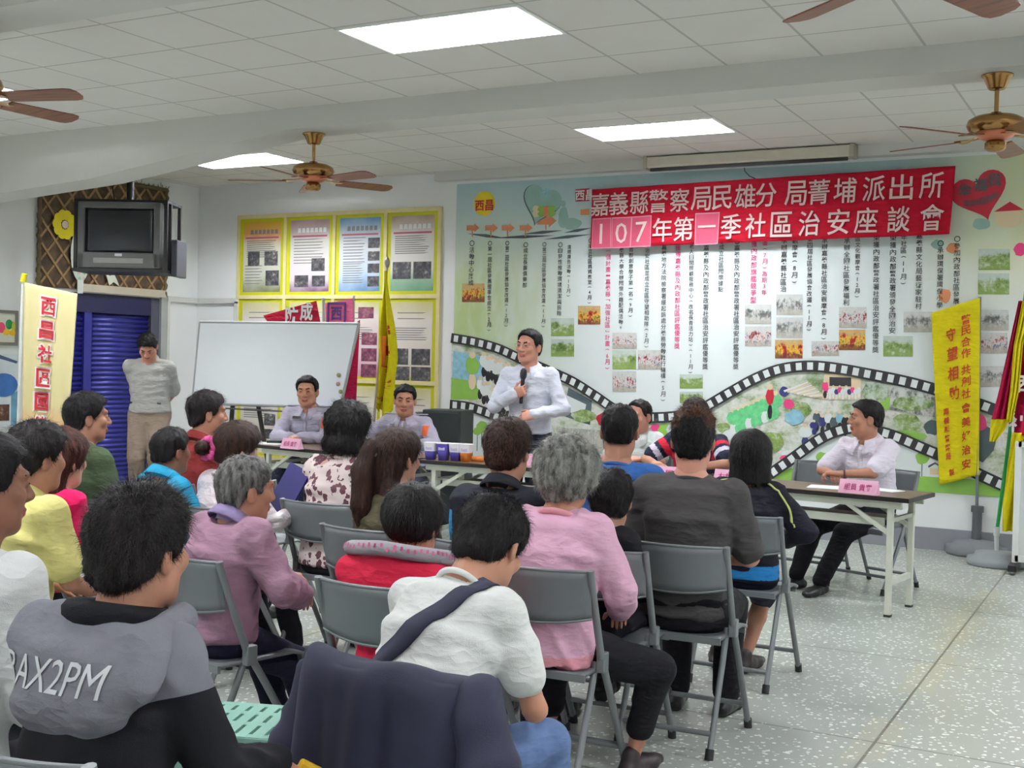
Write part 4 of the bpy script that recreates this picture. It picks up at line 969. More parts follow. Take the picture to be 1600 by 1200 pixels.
# white framed stand board at the right edge
bY = GY - .25
r = thing('display_stand', 'white framed display stand on casters at right edge beside the flags', 'display stand')
p_, q_ = at(1592, 690, y=bY), at(1592, 878, y=bY); x0 = p_.x
m_wh = plain('stand_white', (222, 226, 222), .4, var=.02)
mb = MB()
for x in (x0, x0 + .85): mb.box((x - .022, bY - .02, q_.z - .005), (x + .022, bY + .02, p_.z))
mb.box((x0, bY - .02, p_.z - .04), (x0 + .85, bY + .02, p_.z)); mb.box((x0, bY - .02, q_.z), (x0 + .85, bY + .02, q_.z + .05)); mb.build('frame', m_wh, r)
mb = MB(); mb.box((x0 + .02, bY - .005, q_.z + .05), (x0 + .83, bY + .005, p_.z - .04)); mb.build('panel', plain('stand_panel', (206, 210, 206), .5), r)
for x in (x0, x0 + .85):
    mb = MB(); mb.box((x - .03, bY - .2, q_.z - .05), (x + .03, bY + .2, q_.z - .005)); mb.build('foot_bar', plain('black_plastic', (30, 30, 32)), r)
    for yy in (-.17, .17):
        mb = MB(); mb.tube([(x - .015, bY + yy, .03), (x + .015, bY + yy, .03)], .03, 14); mb.tube([(x, bY + yy, .03), (x, bY + yy, q_.z - .04)], .01, 8); mb.build('caster', plain('caster_grey', (120, 120, 116), .5), r)

# ------------------------------------------------------------------ black loudspeaker by the wall
sp = at(700, 640, F=11.0)
r = thing('loudspeaker', 'large black loudspeaker cabinet standing behind the seated officer by the mural', 'loudspeaker', (sp.x, sp.y, 0), math.radians(8))
m_spk = plain('speaker_black', (34, 38, 38), .55, var=.12)
hz = sp.z
mb = MB(); mb.box((-.19, -.15, .0), (.19, .17, hz), b=.012); mb.build('cabinet', m_spk, r)
mb = MB(); mb.box((-.175, -.165, .03), (.175, -.148, hz - .02), b=.006); mb.build('grille', plain('speaker_grille', (40, 46, 46), .8, var=.2, scale=60), r)
mb = MB(); mb.box((-.19, .18, .0), (-.44, .40, hz - .06), b=.012) if False else mb.box((-.44, .0, .0), (-.205, .32, hz - .045), b=.012); mb.build('second_cabinet', plain('speaker_navy', (34, 36, 44), .55), r)

# ------------------------------------------------------------------ folding tables in a row
t = NT('table_wood'); t.color(t.ramp(t.noise(3, 5, t.mapping((1, 12, 1))), [(0.3, (84, 66, 48)), (0.6, (118, 94, 68)), (0.8, (100, 78, 58))])); t.set(0.28); m_tab = t.m
m_edge = plain('table_edge_black', (26, 24, 24), .4); m_leg = plain('table_leg_enamel', (196, 200, 186), .4, .05)
def table(loc, rot, label):
    r = thing('folding_table', label, 'table', loc, rot, 'folding tables in a row before the mural')
    L, D = 1.8, .5
    mb = MB(); mb.box((0, 0, .715), (L, D, .74)); mb.build('table_top', m_tab, r)
    mb = MB()
    for q in ((-.006, -.006, L + .006, 0), (-.006, D, L + .006, D + .006), (-.006, 0, 0, D), (L, 0, L + .006, D)): mb.box((q[0], q[1], .712), (q[2], q[3], .738))
    mb.build('edge_band', m_edge, r)
    mb = MB(); mb.box((.05, .03, .665), (L - .05, .055, .714)); mb.box((.05, D - .055, .665), (L - .05, D - .03, .714)); mb.build('rail', m_leg, r)
    for x in (.12, L - .12):
        for y in (.05, D - .05):
            mb = MB(); mb.box((x - .018, y - .018, .012), (x + .018, y + .018, .71), b=.004); mb.box((x - .02, y - .02, 0.0), (x + .02, y + .02, .014), 1); mb.build('leg', [m_leg, m_dark], r)
        mb = MB(); mb.box((x - .012, .068, .19), (x + .012, D - .068, .225)); mb.build('crossbar', m_leg, r)
        mb = MB(); mb.box((x - .012, .068, .58), (x + .012, D - .068, .605)); mb.build('crossbar', m_leg, r)
        s = 1 if x < 1 else -1
        for y in (.05, D - .05):
            mb = MB(); mb.prism([(x + s * .015, y - .01, .50), (x + s * .015, y - .01, .535), (x + s * .30, y - .01, .70), (x + s * .34, y - .01, .70)], (0, .02, 0)); mb.build('brace', m_leg, r)
    mb = MB(); mb.box((.22, .10, .565), (L - .22, D - .06, .58)); mb.build('under_shelf', plain('shelf_grey', (120, 116, 96), .6), r)
    mb = MB(); mb.box((.17, .085, .55), (L - .17, .099, .60)); mb.build('shelf_lip', m_leg, r)
    return r
T3 = table((-3.085, 7.745, 0), math.radians(-8), 'folding table at right of the row, before the man in white short sleeves')
T2 = table((-4.95, 7.72, 0), math.radians(0), 'middle folding table holding the paper tubs, before the standing speaker')
T1 = table((-6.80, 8.02, 0), math.radians(-9), 'folding table at left of the row, before the two uniformed officers')

# ------------------------------------------------------------------ things lying on the tables
TZ = .7405
k_ptx = plain('name_card_ink', (176, 60, 110), .7, var=0); m_pkc = plain('name_card_pink', (228, 172, 198), .6, var=.02)
def onT(px, py, z=TZ): return at(px, py, z=z)
def name_card(px, py, label, ang, txt, w_=.21):
    p = onT(px, py)
    r = thing('name_card', label, 'name card', (p.x, p.y, TZ), ang, 'pink name cards on the tables')
    mb = MB(); mb.prism([(-w_ / 2, -.035, 0), (-w_ / 2, 0, .085), (-w_ / 2, .035, 0)], (w_, 0, 0)); mb.build('tent_card', m_pkc, r)
    mb = MB(); letter(mb, txt, w_ * .72, .045, lambda a, b: (a, -.0195 + b * .38 - .0012, .0405 + b * .92), 0, .01); mb.build('lettering', k_ptx, r)
name_card(456, 701, 'pink folded name card before the officer at the white board', -.14, '組長 貴賓')
name_card(573, 712, 'pink folded name card half hidden behind the woman in floral blouse', -.1, '所長')
name_card(1038, 748, 'pink folded name card before the man in striped navy polo', 0, '里長')
name_card(1140, 754, 'pink folded name card beside the bobbed woman, mostly hidden', -.1, '村長')
name_card(1342, 771, 'pink folded name card before the man in white short sleeves at right', -.16, '組員 貴賓', .245)
m_paper = plain('paper_sheet', (236, 240, 240), .7, var=.01)
def sheet_(px, py, rot, label, k=1.0):
    p = onT(px, py); o = MB().box((-.148 * k, -.105 * k, 0), (.148 * k, .105 * k, .003)).build('paper_sheet', m_paper, None, (p.x, p.y, TZ), rot)
    tag(o, label, 'paper', 'white papers on the tables')
sheet_(418, 693, .2, 'white papers at the left end of the left table')
sheet_(1300, 762, .1, 'white papers under the arms of the man at right, left of name card')
sheet_(1382, 766, -.4, 'white paper corner right of the name card at the table end', .7)
sheet_(845, 722, .0, 'white paper near the pink cup on the middle table', .8)
sheet_(1020, 737, .0, 'white paper behind the name card of the striped polo man', .7)
# paper tubs
def tub(px, py, label, cols, n=0):
    p = onT(px, py); r = thing('paper_tub', label, 'paper tub', (p.x, p.y, TZ), .15, 'paper tubs on the middle table')
    def sq(mb, pr, mi):
        pr = [(a * .66, b * .84) for a, b in pr]; vs, fs = [], []
        N = 24
        for r_, z in pr:
            for k in range(N):
                a = 2 * math.pi * k / N; c, s = math.cos(a), math.sin(a); e = .45
                vs.append((r_ * math.copysign(abs(c) ** e, c), r_ * math.copysign(abs(s) ** e, s), z))
        for i in range(len(pr) - 1):
            for k in range(N): k2 = (k + 1) % N; fs.append((i * N + k, i * N + k2, (i + 1) * N + k2, (i + 1) * N + k))
        mb.add(vs, fs, mi, True)
    mb = MB(); sq(mb, [(.001, 0), (.052, 0), (.064, .08)], 0); sq(mb, [(.064, .08), (.0745, .15)], 1); sq(mb, [(.0745, .15), (.077, .153), (.077, .158), (.072, .158), (.068, .12), (.001, .118)], 2)
    mb.build('tub', cols, r)
    mb = MB(); 
    mb.box((-.026, -.0455, .078), (.026, -.042, .108)); mb.build('printed_label', plain('tub_label', (176, 170, 204), .6, var=.3, scale=90), r)
pu, wt, og = plain('tub_purple', (88, 76, 170), .5), plain('tub_white', (226, 222, 226), .5), plain('tub_orange', (206, 120, 50), .5, var=.25, scale=30)
tub(673, 718, 'purple and white paper tub, leftmost of the tubs on the middle table', [pu, wt, wt])
tub(693, 719, 'plain purple paper tub between two purple and white tubs', [pu, pu, wt])
tub(712, 720, 'purple and white paper tub beside the orange printed tub', [pu, wt, wt])
tub(728, 721, 'white paper tub with orange and red print, rightmost of the tubs', [og, wt, wt])
p = onT(738, 719); r = thing('snack_packet', 'orange and red snack packet lying beside the rightmost paper tub', 'packet', (p.x + .06, p.y - .03, TZ), .4)
mb = MB(); mb.box((-.06, -.04, 0), (.06, .04, .035), b=.012); mb.build('packet', og, r)
p = onT(828, 727); r = thing('paper_cup', 'small upturned pink cup behind the dark haired man on the middle table', 'cup', (p.x, p.y, TZ))
mb = MB(); mb.lathe([(.0, .085), (.018, .085), (.021, .08), (.030, .004), (.033, .002), (.033, 0)], 20); mb.build('cup', m_pkc, r)
p = onT(437, 694); r = thing('microphone', 'black microphone lying on the left table before the officer', 'microphone', (p.x, p.y, TZ + .02), .6)
mb = MB(); mb.tube([(-.11, 0, 0), (.03, 0, .002)], [.011, .015], 10); mb.build('handle', plain('black_plastic', (30, 30, 32)), r)
mb = MB(); mb.lathe([(.0, .06), (.018, .05), (.024, .03), (.02, .005), (.014, 0)], 14, T=Matrix.Translation((.03, 0, .002)) @ Matrix.Rotation(math.radians(90), 4, 'Y')); mb.build('head', plain('mic_mesh', (50, 50, 54), .5, .4), r)

# ------------------------------------------------------------------ grey folding chairs
m_ch = plain('chair_enamel', (122, 126, 128), .4, .25, var=.08, scale=6); m_chp = plain('chair_panel', (112, 117, 120), .42, .2, var=.10, scale=5); m_rub = plain('chair_foot_rubber', (44, 46, 46), .7)
CHAIR = None
def make_chair():
    r = thing('folding_chair', 'x', 'chair')
    W = .215
    for s in (-1, 1):
        mb = MB(); mb.tube([(s * W, .225, .02), (s * W, .02, .36), (s * W, -.07, .50), (s * W, -.15, .70), (s * W, -.185, .80), (s * W, -.188, .815)], .0135, 10); mb.build('side_post', m_ch, r)
        mb = MB(); mb.tube([(s * (W - .028), -.255, .02), (s * (W - .028), -.10, .34), (s * (W - .028), -.045, .47)], .0125, 10); mb.build('rear_leg', m_ch, r)
        for y, x in ((.23, s * W), (-.26, s * (W - .028))):
            mb = MB(); mb.tube([(x, y, 0), (x, y - .012 * (1 if y > 0 else -1), .04)], .017, 10); mb.build('rubber_foot', m_rub, r)
        mb = MB(); mb.box((s * W - .016, -.075, .44), (s * W + .016, -.03, .51), b=.005); mb.build('hinge', m_ch, r)
    mb = MB()
    def bp(u, v):
        a = (u - .5) * 2; bow = .05 * (1 - a * a); zz = .645 + .165 * v - (.022 * (1 - a * a) * (1 - v))
        return (a * (W - .004), -.155 - bow * 1.0 - .03 * v, zz)
    mb.sheet(bp, 18, 6, .007); mb.build('backrest', m_chp, r)
    mb = MB(); mb.tube([bp(i / 18, 0) for i in range(19)], .006, 6); mb.tube([bp(i / 18, 1) for i in range(19)], .006, 6); mb.build('backrest_rim', m_ch, r)
    mb = MB()
    mb.sheet(lambda u, v: ((u - .5) * 2 * (W - .022 + .01 * v), -.17 + .39 * v, .447 - .012 * math.sin(u * math.pi) * math.sin(min(1, v * 1.2) * math.pi) - .02 * max(0, v - .85) / .15), 14, 12, .012); mb.build('seat', m_chp, r)
    mb = MB(); mb.box((-W + .02, -.172, .425), (W - .02, -.16, .452)); mb.build('seat_rim', m_ch, r)
    mb = MB(); mb.box((-W + .02, .21, .40), (W - .02, .222, .432)); mb.build('seat_rim', m_ch, r)
    mb = MB(); mb.tube([(-W, .17, .115), (W, .17, .115)], .011, 8); mb.build('front_crossbar', m_ch, r)
    mb = MB(); mb.tube([(-W + .03, -.222, .09), (W - .03, -.222, .09)], .011, 8); mb.build('rear_crossbar', m_ch, r)
    return r
def chair(x, y, rot, label, group='grey folding chairs'):
    global CHAIR
    if CHAIR is None: CHAIR = make_chair(); c = CHAIR
    else: c = copy_thing(CHAIR)
    c.location = (x, y, 0); c.rotation_euler = (0, 0, rot); c['label'] = label; c['group'] = group; return c
# ------------------------------------------------------------------ people: distance-field bodies
V3 = lambda *a: np.array(a, float)
def nrm(v): v = np.asarray(v, float); return v / (np.linalg.norm(v) + 1e-9)
class Field:
    def __init__(s, h): s.h = h; s.ops = []
    def add(s, fn, lo, hi, k=0.01, mode='u'): s.ops.append((fn, np.asarray(lo, float), np.asarray(hi, float), k, mode)); return s
    # primitives
    def cone(s, a, b, ra, rb, k=0.01, mode='u'):
        a, b = V3(*a), V3(*b); d = b - a; L2 = d @ d + 1e-12; R = max(ra, rb)
        def fn(X, Y, Z):
            px, py, pz = X - a[0], Y - a[1], Z - a[2]
            t = np.clip((px * d[0] + py * d[1] + pz * d[2]) / L2, 0, 1)
            return np.sqrt((px - t * d[0]) ** 2 + (py - t * d[1]) ** 2 + (pz - t * d[2]) ** 2) - (ra + (rb - ra) * t)
        return s.add(fn, np.minimum(a, b) - R, np.maximum(a, b) + R, k, mode)
    def ell(s, c, r, M=None, k=0.01, mode='u'):
        c, r = V3(*c), V3(*r); Rm = np.eye(3) if M is None else np.asarray(M); e = np.sqrt((Rm ** 2) @ (r ** 2))
        def fn(X, Y, Z):
            px, py, pz = X - c[0], Y - c[1], Z - c[2]
            q = [(px * Rm[0, i] + py * Rm[1, i] + pz * Rm[2, i]) / r[i] for i in range(3)]
            k0 = np.sqrt(q[0] ** 2 + q[1] ** 2 + q[2] ** 2); k1 = np.sqrt((q[0] / r[0]) ** 2 + (q[1] / r[1]) ** 2 + (q[2] / r[2]) ** 2)
            return k0 * (k0 - 1) / (k1 + 1e-6)
        return s.add(fn, c - e, c + e, k, mode)
    def loft(s, pts, side=(1, 0, 0), n=2.4, cap=0.05, k=0.02, capend=None):
        """pts: (centre, half width, half depth) rings"""
        side = nrm(side)
        for i in range(len(pts) - 1):
            a, wa, da = pts[i]; b, wb, db = pts[i + 1]; a, b = V3(*a), V3(*b)
            e = b - a; L = np.linalg.norm(e); e = e / L; sx = nrm(side - e * (side @ e)); fy = np.cross(e, sx)
            R = max(wa, wb, da, db) + cap
            c0 = cap if i == 0 else 0.04; c1 = (capend or cap) if i == len(pts) - 2 else 0.04
            def fn(X, Y, Z, a=a, e=e, sx=sx, fy=fy, L=L, wa=wa, wb=wb, da=da, db=db, c0=c0, c1=c1):
                px, py, pz = X - a[0], Y - a[1], Z - a[2]
                t = px * e[0] + py * e[1] + pz * e[2]; tc = np.clip(t, 0, L); u = tc / L
                W = wa + (wb - wa) * u; D = da + (db - da) * u
                ax = t - tc; ax = np.where(ax < 0, ax / c0, ax / c1)
                q = (np.abs((px * sx[0] + py * sx[1] + pz * sx[2]) / W) ** n + np.abs((px * fy[0] + py * fy[1] + pz * fy[2]) / D) ** n + np.abs(ax) ** n) ** (1 / n)
                return (q - 1) * np.minimum(W, D)
            s.add(fn, np.minimum(a, b) - R, np.maximum(a, b) + R, k)
        return s
    def mesh(s, lo=None, hi=None):
        h = s.h
        us = [o for o in s.ops if o[4] == 'u']
        L = np.min([o[1] for o in us], 0) - 3 * h if lo is None else np.asarray(lo, float)
        U = np.max([o[2] for o in us], 0) + 3 * h if hi is None else np.asarray(hi, float)
        n = np.maximum(4, np.ceil((U - L) / h).astype(int) + 1)
        ax = [L[i] + h * np.arange(n[i]) for i in range(3)]
        F = np.full(n, 1.0, np.float32)
        for fn, a, b, k, mode in s.ops:
            m = k + 2 * h if mode == 'u' else k + h
            i0 = [int(np.clip(np.searchsorted(ax[i], a[i] - m), 0, n[i])) for i in range(3)]; i1 = [int(np.clip(np.searchsorted(ax[i], b[i] + m), 0, n[i])) for i in range(3)]
            if any(i1[i] <= i0[i] for i in range(3)): continue
            sl = tuple(slice(i0[i], i1[i]) for i in range(3))
            d = fn(ax[0][sl[0]][:, None, None], ax[1][sl[1]][None, :, None], ax[2][sl[2]][None, None, :]).astype(np.float32)
            f = F[sl]
            if mode == 'u': q = np.maximum(k - np.abs(f - d), 0) / k; F[sl] = np.minimum(f, d) - q * q * k * 0.25
            elif mode == 's': d = -d; q = np.maximum(k - np.abs(f - d), 0) / k; F[sl] = np.maximum(f, d) + q * q * k * 0.25
            else: q = np.maximum(k - np.abs(f - d), 0) / k; F[sl] = np.maximum(f, d) + q * q * k * 0.25
        return surface_net(F, L, h)
def surface_net(F, L, h):
    sg = F < 0
    c = np.zeros(tuple(k - 1 for k in F.shape), np.int8)
    for dx in (0, 1):
        for dy in (0, 1):
            for dz in (0, 1): c += sg[dx:dx + c.shape[0], dy:dy + c.shape[1], dz:dz + c.shape[2]]
    I = np.argwhere((c > 0) & (c < 8))
    idx = np.full(c.shape, -1, np.int32); idx[I[:, 0], I[:, 1], I[:, 2]] = np.arange(len(I))
    acc = np.zeros((len(I), 3)); cnt = np.zeros(len(I))
    cor = [(x, y, z) for x in (0, 1) for y in (0, 1) for z in (0, 1)]
    for a in range(8):
        for b in range(a + 1, 8):
            p, q = cor[a], cor[b]
            if sum(abs(p[i] - q[i]) for i in range(3)) != 1: continue
            fa = F[I[:, 0] + p[0], I[:, 1] + p[1], I[:, 2] + p[2]]; fb = F[I[:, 0] + q[0], I[:, 1] + q[1], I[:, 2] + q[2]]
            m = (fa < 0) != (fb < 0); t = np.where(m, fa / np.where(np.abs(fa - fb) < 1e-12, 1, fa - fb), 0)
            acc += m[:, None] * (np.array(p) + t[:, None] * (np.array(q) - np.array(p))); cnt += m
    V = L + h * (I + acc / np.maximum(cnt, 1)[:, None])
    Q = []
    for axn in range(3):
        u, v = (axn + 1) % 3, (axn + 2) % 3
        s0 = [slice(None)] * 3; s1 = [slice(None)] * 3; s0[axn] = slice(0, -1); s1[axn] = slice(1, None)
        ch = sg[tuple(s0)] != sg[tuple(s1)]
        E = np.argwhere(ch)
        ok = (E[:, u] > 0) & (E[:, v] > 0) & (E[:, u] < F.shape[u] - 1) & (E[:, v] < F.shape[v] - 1); E = E[ok]
        inside = sg[E[:, 0], E[:, 1], E[:, 2]]
        def cell(du, dv):
            w = E.copy(); w[:, u] += du; w[:, v] += dv; return idx[w[:, 0], w[:, 1], w[:, 2]]
        q = np.stack([cell(-1, -1), cell(0, -1), cell(0, 0), cell(-1, 0)], 1)
        q[~inside] = q[~inside][:, ::-1]; Q.append(q)
    Q = np.concatenate(Q); Q = Q[(Q >= 0).all(1)]
    return V, Q
def normals(V, Q):
    a, b, c, d = (V[Q[:, i]] for i in range(4)); fn = np.cross(c - a, d - b); N = np.zeros_like(V)
    for i in range(4): np.add.at(N, Q[:, i], fn)
    return N / (np.linalg.norm(N, axis=1, keepdims=True) + 1e-12)
def smooth(V, Q, it=1, f=0.5):
    for _ in range(it):
        A = np.zeros_like(V); n = np.zeros(len(V))
        for i in range(4):
            np.add.at(A, Q[:, i], V[Q[:, (i + 1) % 4]]); np.add.at(A, Q[:, i], V[Q[:, (i + 3) % 4]]); np.add.at(n, Q[:, i], 2)
        V = V * (1 - f) + f * A / np.maximum(n, 1)[:, None]
    return V
def vnoise(P, seed=0):
    i = np.floor(P).astype(np.int64); f = P - i; f = f * f * (3 - 2 * f); out = 0
    for x in (0, 1):
        for y in (0, 1):
            for z in (0, 1):
                n = (i[:, 0] + x) * 73856093 ^ (i[:, 1] + y) * 19349663 ^ (i[:, 2] + z) * 83492791 ^ (seed * 2654435761)
                n = (n ^ (n >> 13)) * 1274126177 & 0x7fffffff; n = (n ^ (n >> 16)) & 0xffff
                w_ = (f[:, 0] if x else 1 - f[:, 0]) * (f[:, 1] if y else 1 - f[:, 1]) * (f[:, 2] if z else 1 - f[:, 2])
                out = out + w_ * (n / 32767.5 - 1)
    return out
def folds(V, seed, freq=9.0):
    """soft cloth folds: ridged noise stretched along drifting directions"""
    w1 = vnoise(V * 3.1, seed + 5); w2 = vnoise(V * 2.3 + 7, seed + 9)
    P = np.stack([V[:, 0] * freq + 2.2 * w1, V[:, 1] * freq * .8 + 1.5 * w2, V[:, 2] * freq * .55 + 2.6 * w2], 1)
    r = 1 - np.abs(vnoise(P, seed)) * 2.2
    Q2 = np.stack([V[:, 0] * freq * .7 - 2 * w2, V[:, 1] * freq * .7, V[:, 2] * freq * 1.7 + 3 * w1], 1)
    return np.tanh(0.8 * r) + 0.8 * np.tanh(1 - np.abs(vnoise(Q2, seed + 3)) * 2.4)
def quads_obj(name, parts, mats, parent, mi=None):
    """parts: list of (V, Q[, material index array])"""
    o = 0; VV, QQ, MI = [], [], []
    for p in parts:
        VV.append(p[0]); QQ.append(np.asarray(p[1]) + o); o += len(p[0]); MI.append(np.zeros(len(p[1]), np.int32) if len(p) < 3 or p[2] is None else np.asarray(p[2], np.int32))
    V = np.concatenate(VV); Q = np.concatenate(QQ); MI = np.concatenate(MI)
    me = bpy.data.meshes.new(name)
    n = len(Q); k = Q.shape[1]
    me.vertices.add(len(V)); me.vertices.foreach_set('co', V.astype(np.float32).ravel())
    me.loops.add(n * k); me.loops.foreach_set('vertex_index', Q.astype(np.int32).ravel())
    me.polygons.add(n); me.polygons.foreach_set('loop_start', np.arange(0, n * k, k, dtype=np.int32))
    for m in (mats if isinstance(mats, (list, tuple)) else [mats]): me.materials.append(m)
    me.polygons.foreach_set('material_index', MI); me.polygons.foreach_set('use_smooth', np.ones(n, bool))
    me.update(calc_edges=True); me.validate()
    ob = bpy.data.objects.new(name, me); COL.objects.link(ob)
    if parent is not None: ob.parent = parent
    return ob

# ---- materials of people
def skin_mat(name, c):
    if name in MATS: return MATS[name]
    t = NT(name); t.color(t.mix(t.noise(26, 4), tuple(v * .93 for v in c), tuple(min(255, v * 1.05) for v in c))); t.set(.5, 0, .35)
    t.b.inputs['Subsurface Weight'].default_value = .08; t.b.inputs['Subsurface Radius'].default_value = (.01, .004, .002)
    t.bump(t.noise(300, 2), .08, .001); MATS[name] = t.m; return t.m
def hair_mat(name, c, c2=None, sc=60):
    if name in MATS: return MATS[name]
    t = NT(name); v = t.mapping((1, 1, .22)); c2 = c2 or tuple(min(255, q * 1.7 + 10) for q in c)
    t.color(t.ramp(t.noise(sc, 4, v, .65), [(.35, c), (.68, c2)])); t.set(.55, 0, .18); t.bump(t.noise(sc * 4, 3, v), .5, .004); MATS[name] = t.m; return t.m
SK = {'mid': skin_mat('skin_mid', (190, 142, 118)), 'tan': skin_mat('skin_tan', (178, 128, 104)), 'dark': skin_mat('skin_dark', (142, 98, 78)), 'pale': skin_mat('skin_pale', (214, 168, 148)), 'rose': skin_mat('skin_rose', (198, 142, 122))}
LIP = skin_mat('lip_tone', (164, 92, 82)); EYE = plain('eye_dark', (34, 26, 24), .25, var=0); EYEW = plain('eye_white', (206, 200, 194), .3, var=0)
HR = {'black': hair_mat('hair_black', (9, 8, 9), (26, 23, 24)), 'soft': hair_mat('hair_soft_black', (13, 11, 12), (38, 33, 32)), 'brown': hair_mat('hair_brown', (24, 15, 13), (62, 40, 30)), 'red': hair_mat('hair_reddish', (34, 16, 14), (80, 40, 30)),
      'grey': hair_mat('hair_grey', (60, 60, 56), (170, 170, 162), 40), 'salt': hair_mat('hair_salt', (44, 44, 44), (132, 131, 128), 60), 'dye': hair_mat('hair_dyed_top', (20, 15, 14), (92, 56, 34), 50)}

def rotm(yaw=0, pitch=0, roll=0):
    """yaw turns left (+), pitch nods down (+), roll tilts to the person's right (+)"""
    y, p, r = (math.radians(a) for a in (yaw, pitch, roll))
    return np.array(Matrix.Rotation(y, 3, 'Z') @ Matrix.Rotation(-p, 3, 'X') @ Matrix.Rotation(r, 3, 'Y'))
def ik(S, T, l1, l2, pole):
    S, T = V3(*S), V3(*T); d = T - S; L = np.linalg.norm(d)
    if L > (l1 + l2) * .995: T = S + d / L * (l1 + l2) * .995; d = T - S; L = np.linalg.norm(d)
    e = d / L; a = (l1 * l1 - l2 * l2 + L * L) / (2 * L); hh = math.sqrt(max(0, l1 * l1 - a * a))
    p = nrm(V3(*pole) - e * (V3(*pole) @ e)); return S + e * a + p * hh, T

def head_field(h, neckbase, Hc, Rm, full, sc):
    f = Field(h); G = lambda p: Hc + Rm @ (np.asarray(p, float) * sc)
    E = lambda c, r, k=.012, mode='u', M=None: f.ell(G(c), np.array(r) * sc, Rm if M is None else Rm @ M, k, mode)
    E((0, -.012, .034), (.077, .096, .084)); E((0, .02, -.028), (.065, .074, .086), .02)
    f.cone(G((-.028, .05, -.083)), G((.028, .05, -.083)), .024 * sc, .024 * sc, .025); E((0, .066, -.09), (.026, .02, .02), .02)
    for s in (-1, 1):
        E((s * .052, .012, -.055), (.018, .036, .036), .025)
        E((s * .044, .062, -.012), (.026, .022, .022), .02)
        M = np.array(Matrix.Rotation(s * .35, 3, 'Z'))
        E((s * .081, -.010, -.004), (.009, .021, .033), .008, 'u', M)
        E((s * .089, -.003, -.001), (.006, .010, .017), .005, 's', M)
    if full:
        f.cone(G((0, .088, .022)), G((0, .107, -.018)), .009 * sc, .0135 * sc, .012)
        for s in (-1, 1): E((s * .014, .098, -.023), (.010, .011, .009), .008)
        f.cone(G((-.042, .078, .036)), G((.042, .078, .036)), .013 * sc, .013 * sc, .015)
        for s in (-1, 1):
            E((s * .033, .099, .015), (.018, .014, .010), .010, 's'); E((s * .033, .0815, .014), (.017, .012, .011), .006)
        E((0, .0895, -.051), (.025, .011, .007), .006); E((0, .088, -.062), (.020, .011, .008), .006)
        E((0, .106, -.0562), (.026, .010, .0022), .003, 's')
    f.cone(G((0, -.022, -.05)), neckbase, .054 * sc, .060 * sc, .03)
    f.cone(G((0, -.005, -.06)), neckbase + V3(0, .01, 0), .05 * sc, .057 * sc, .02)
    return f, G
ZL = {'short': [(-.14, -.074), (-.07, -.070), (-.035, -.05), (-.018, -.005), (.0, .024), (.014, -.004), (.03, .006), (.045, .040), (.07, .074), (.10, .09), (.14, .10)],
      'bald': [(-.14, -.07), (-.07, -.066), (-.035, -.045), (-.018, -.005), (.0, .024), (.014, .0), (.03, .02), (.04, .07), (.06, .105), (.14, .2)],
      'crew': [(-.14, -.05), (-.07, -.05), (-.035, -.03), (-.018, .008), (.0, .030), (.014, .008), (.03, .02), (.045, .058), (.07, .082), (.10, .094), (.14, .10)],
      'bob': [(-.16, -.16), (.0, -.15), (.03, -.12), (.048, .02), (.07, .055), (.10, .075), (.14, .09)],
      'long': [(-.16, -.14), (.0, -.12), (.03, -.08), (.048, .03), (.07, .058), (.10, .075), (.14, .09)]}
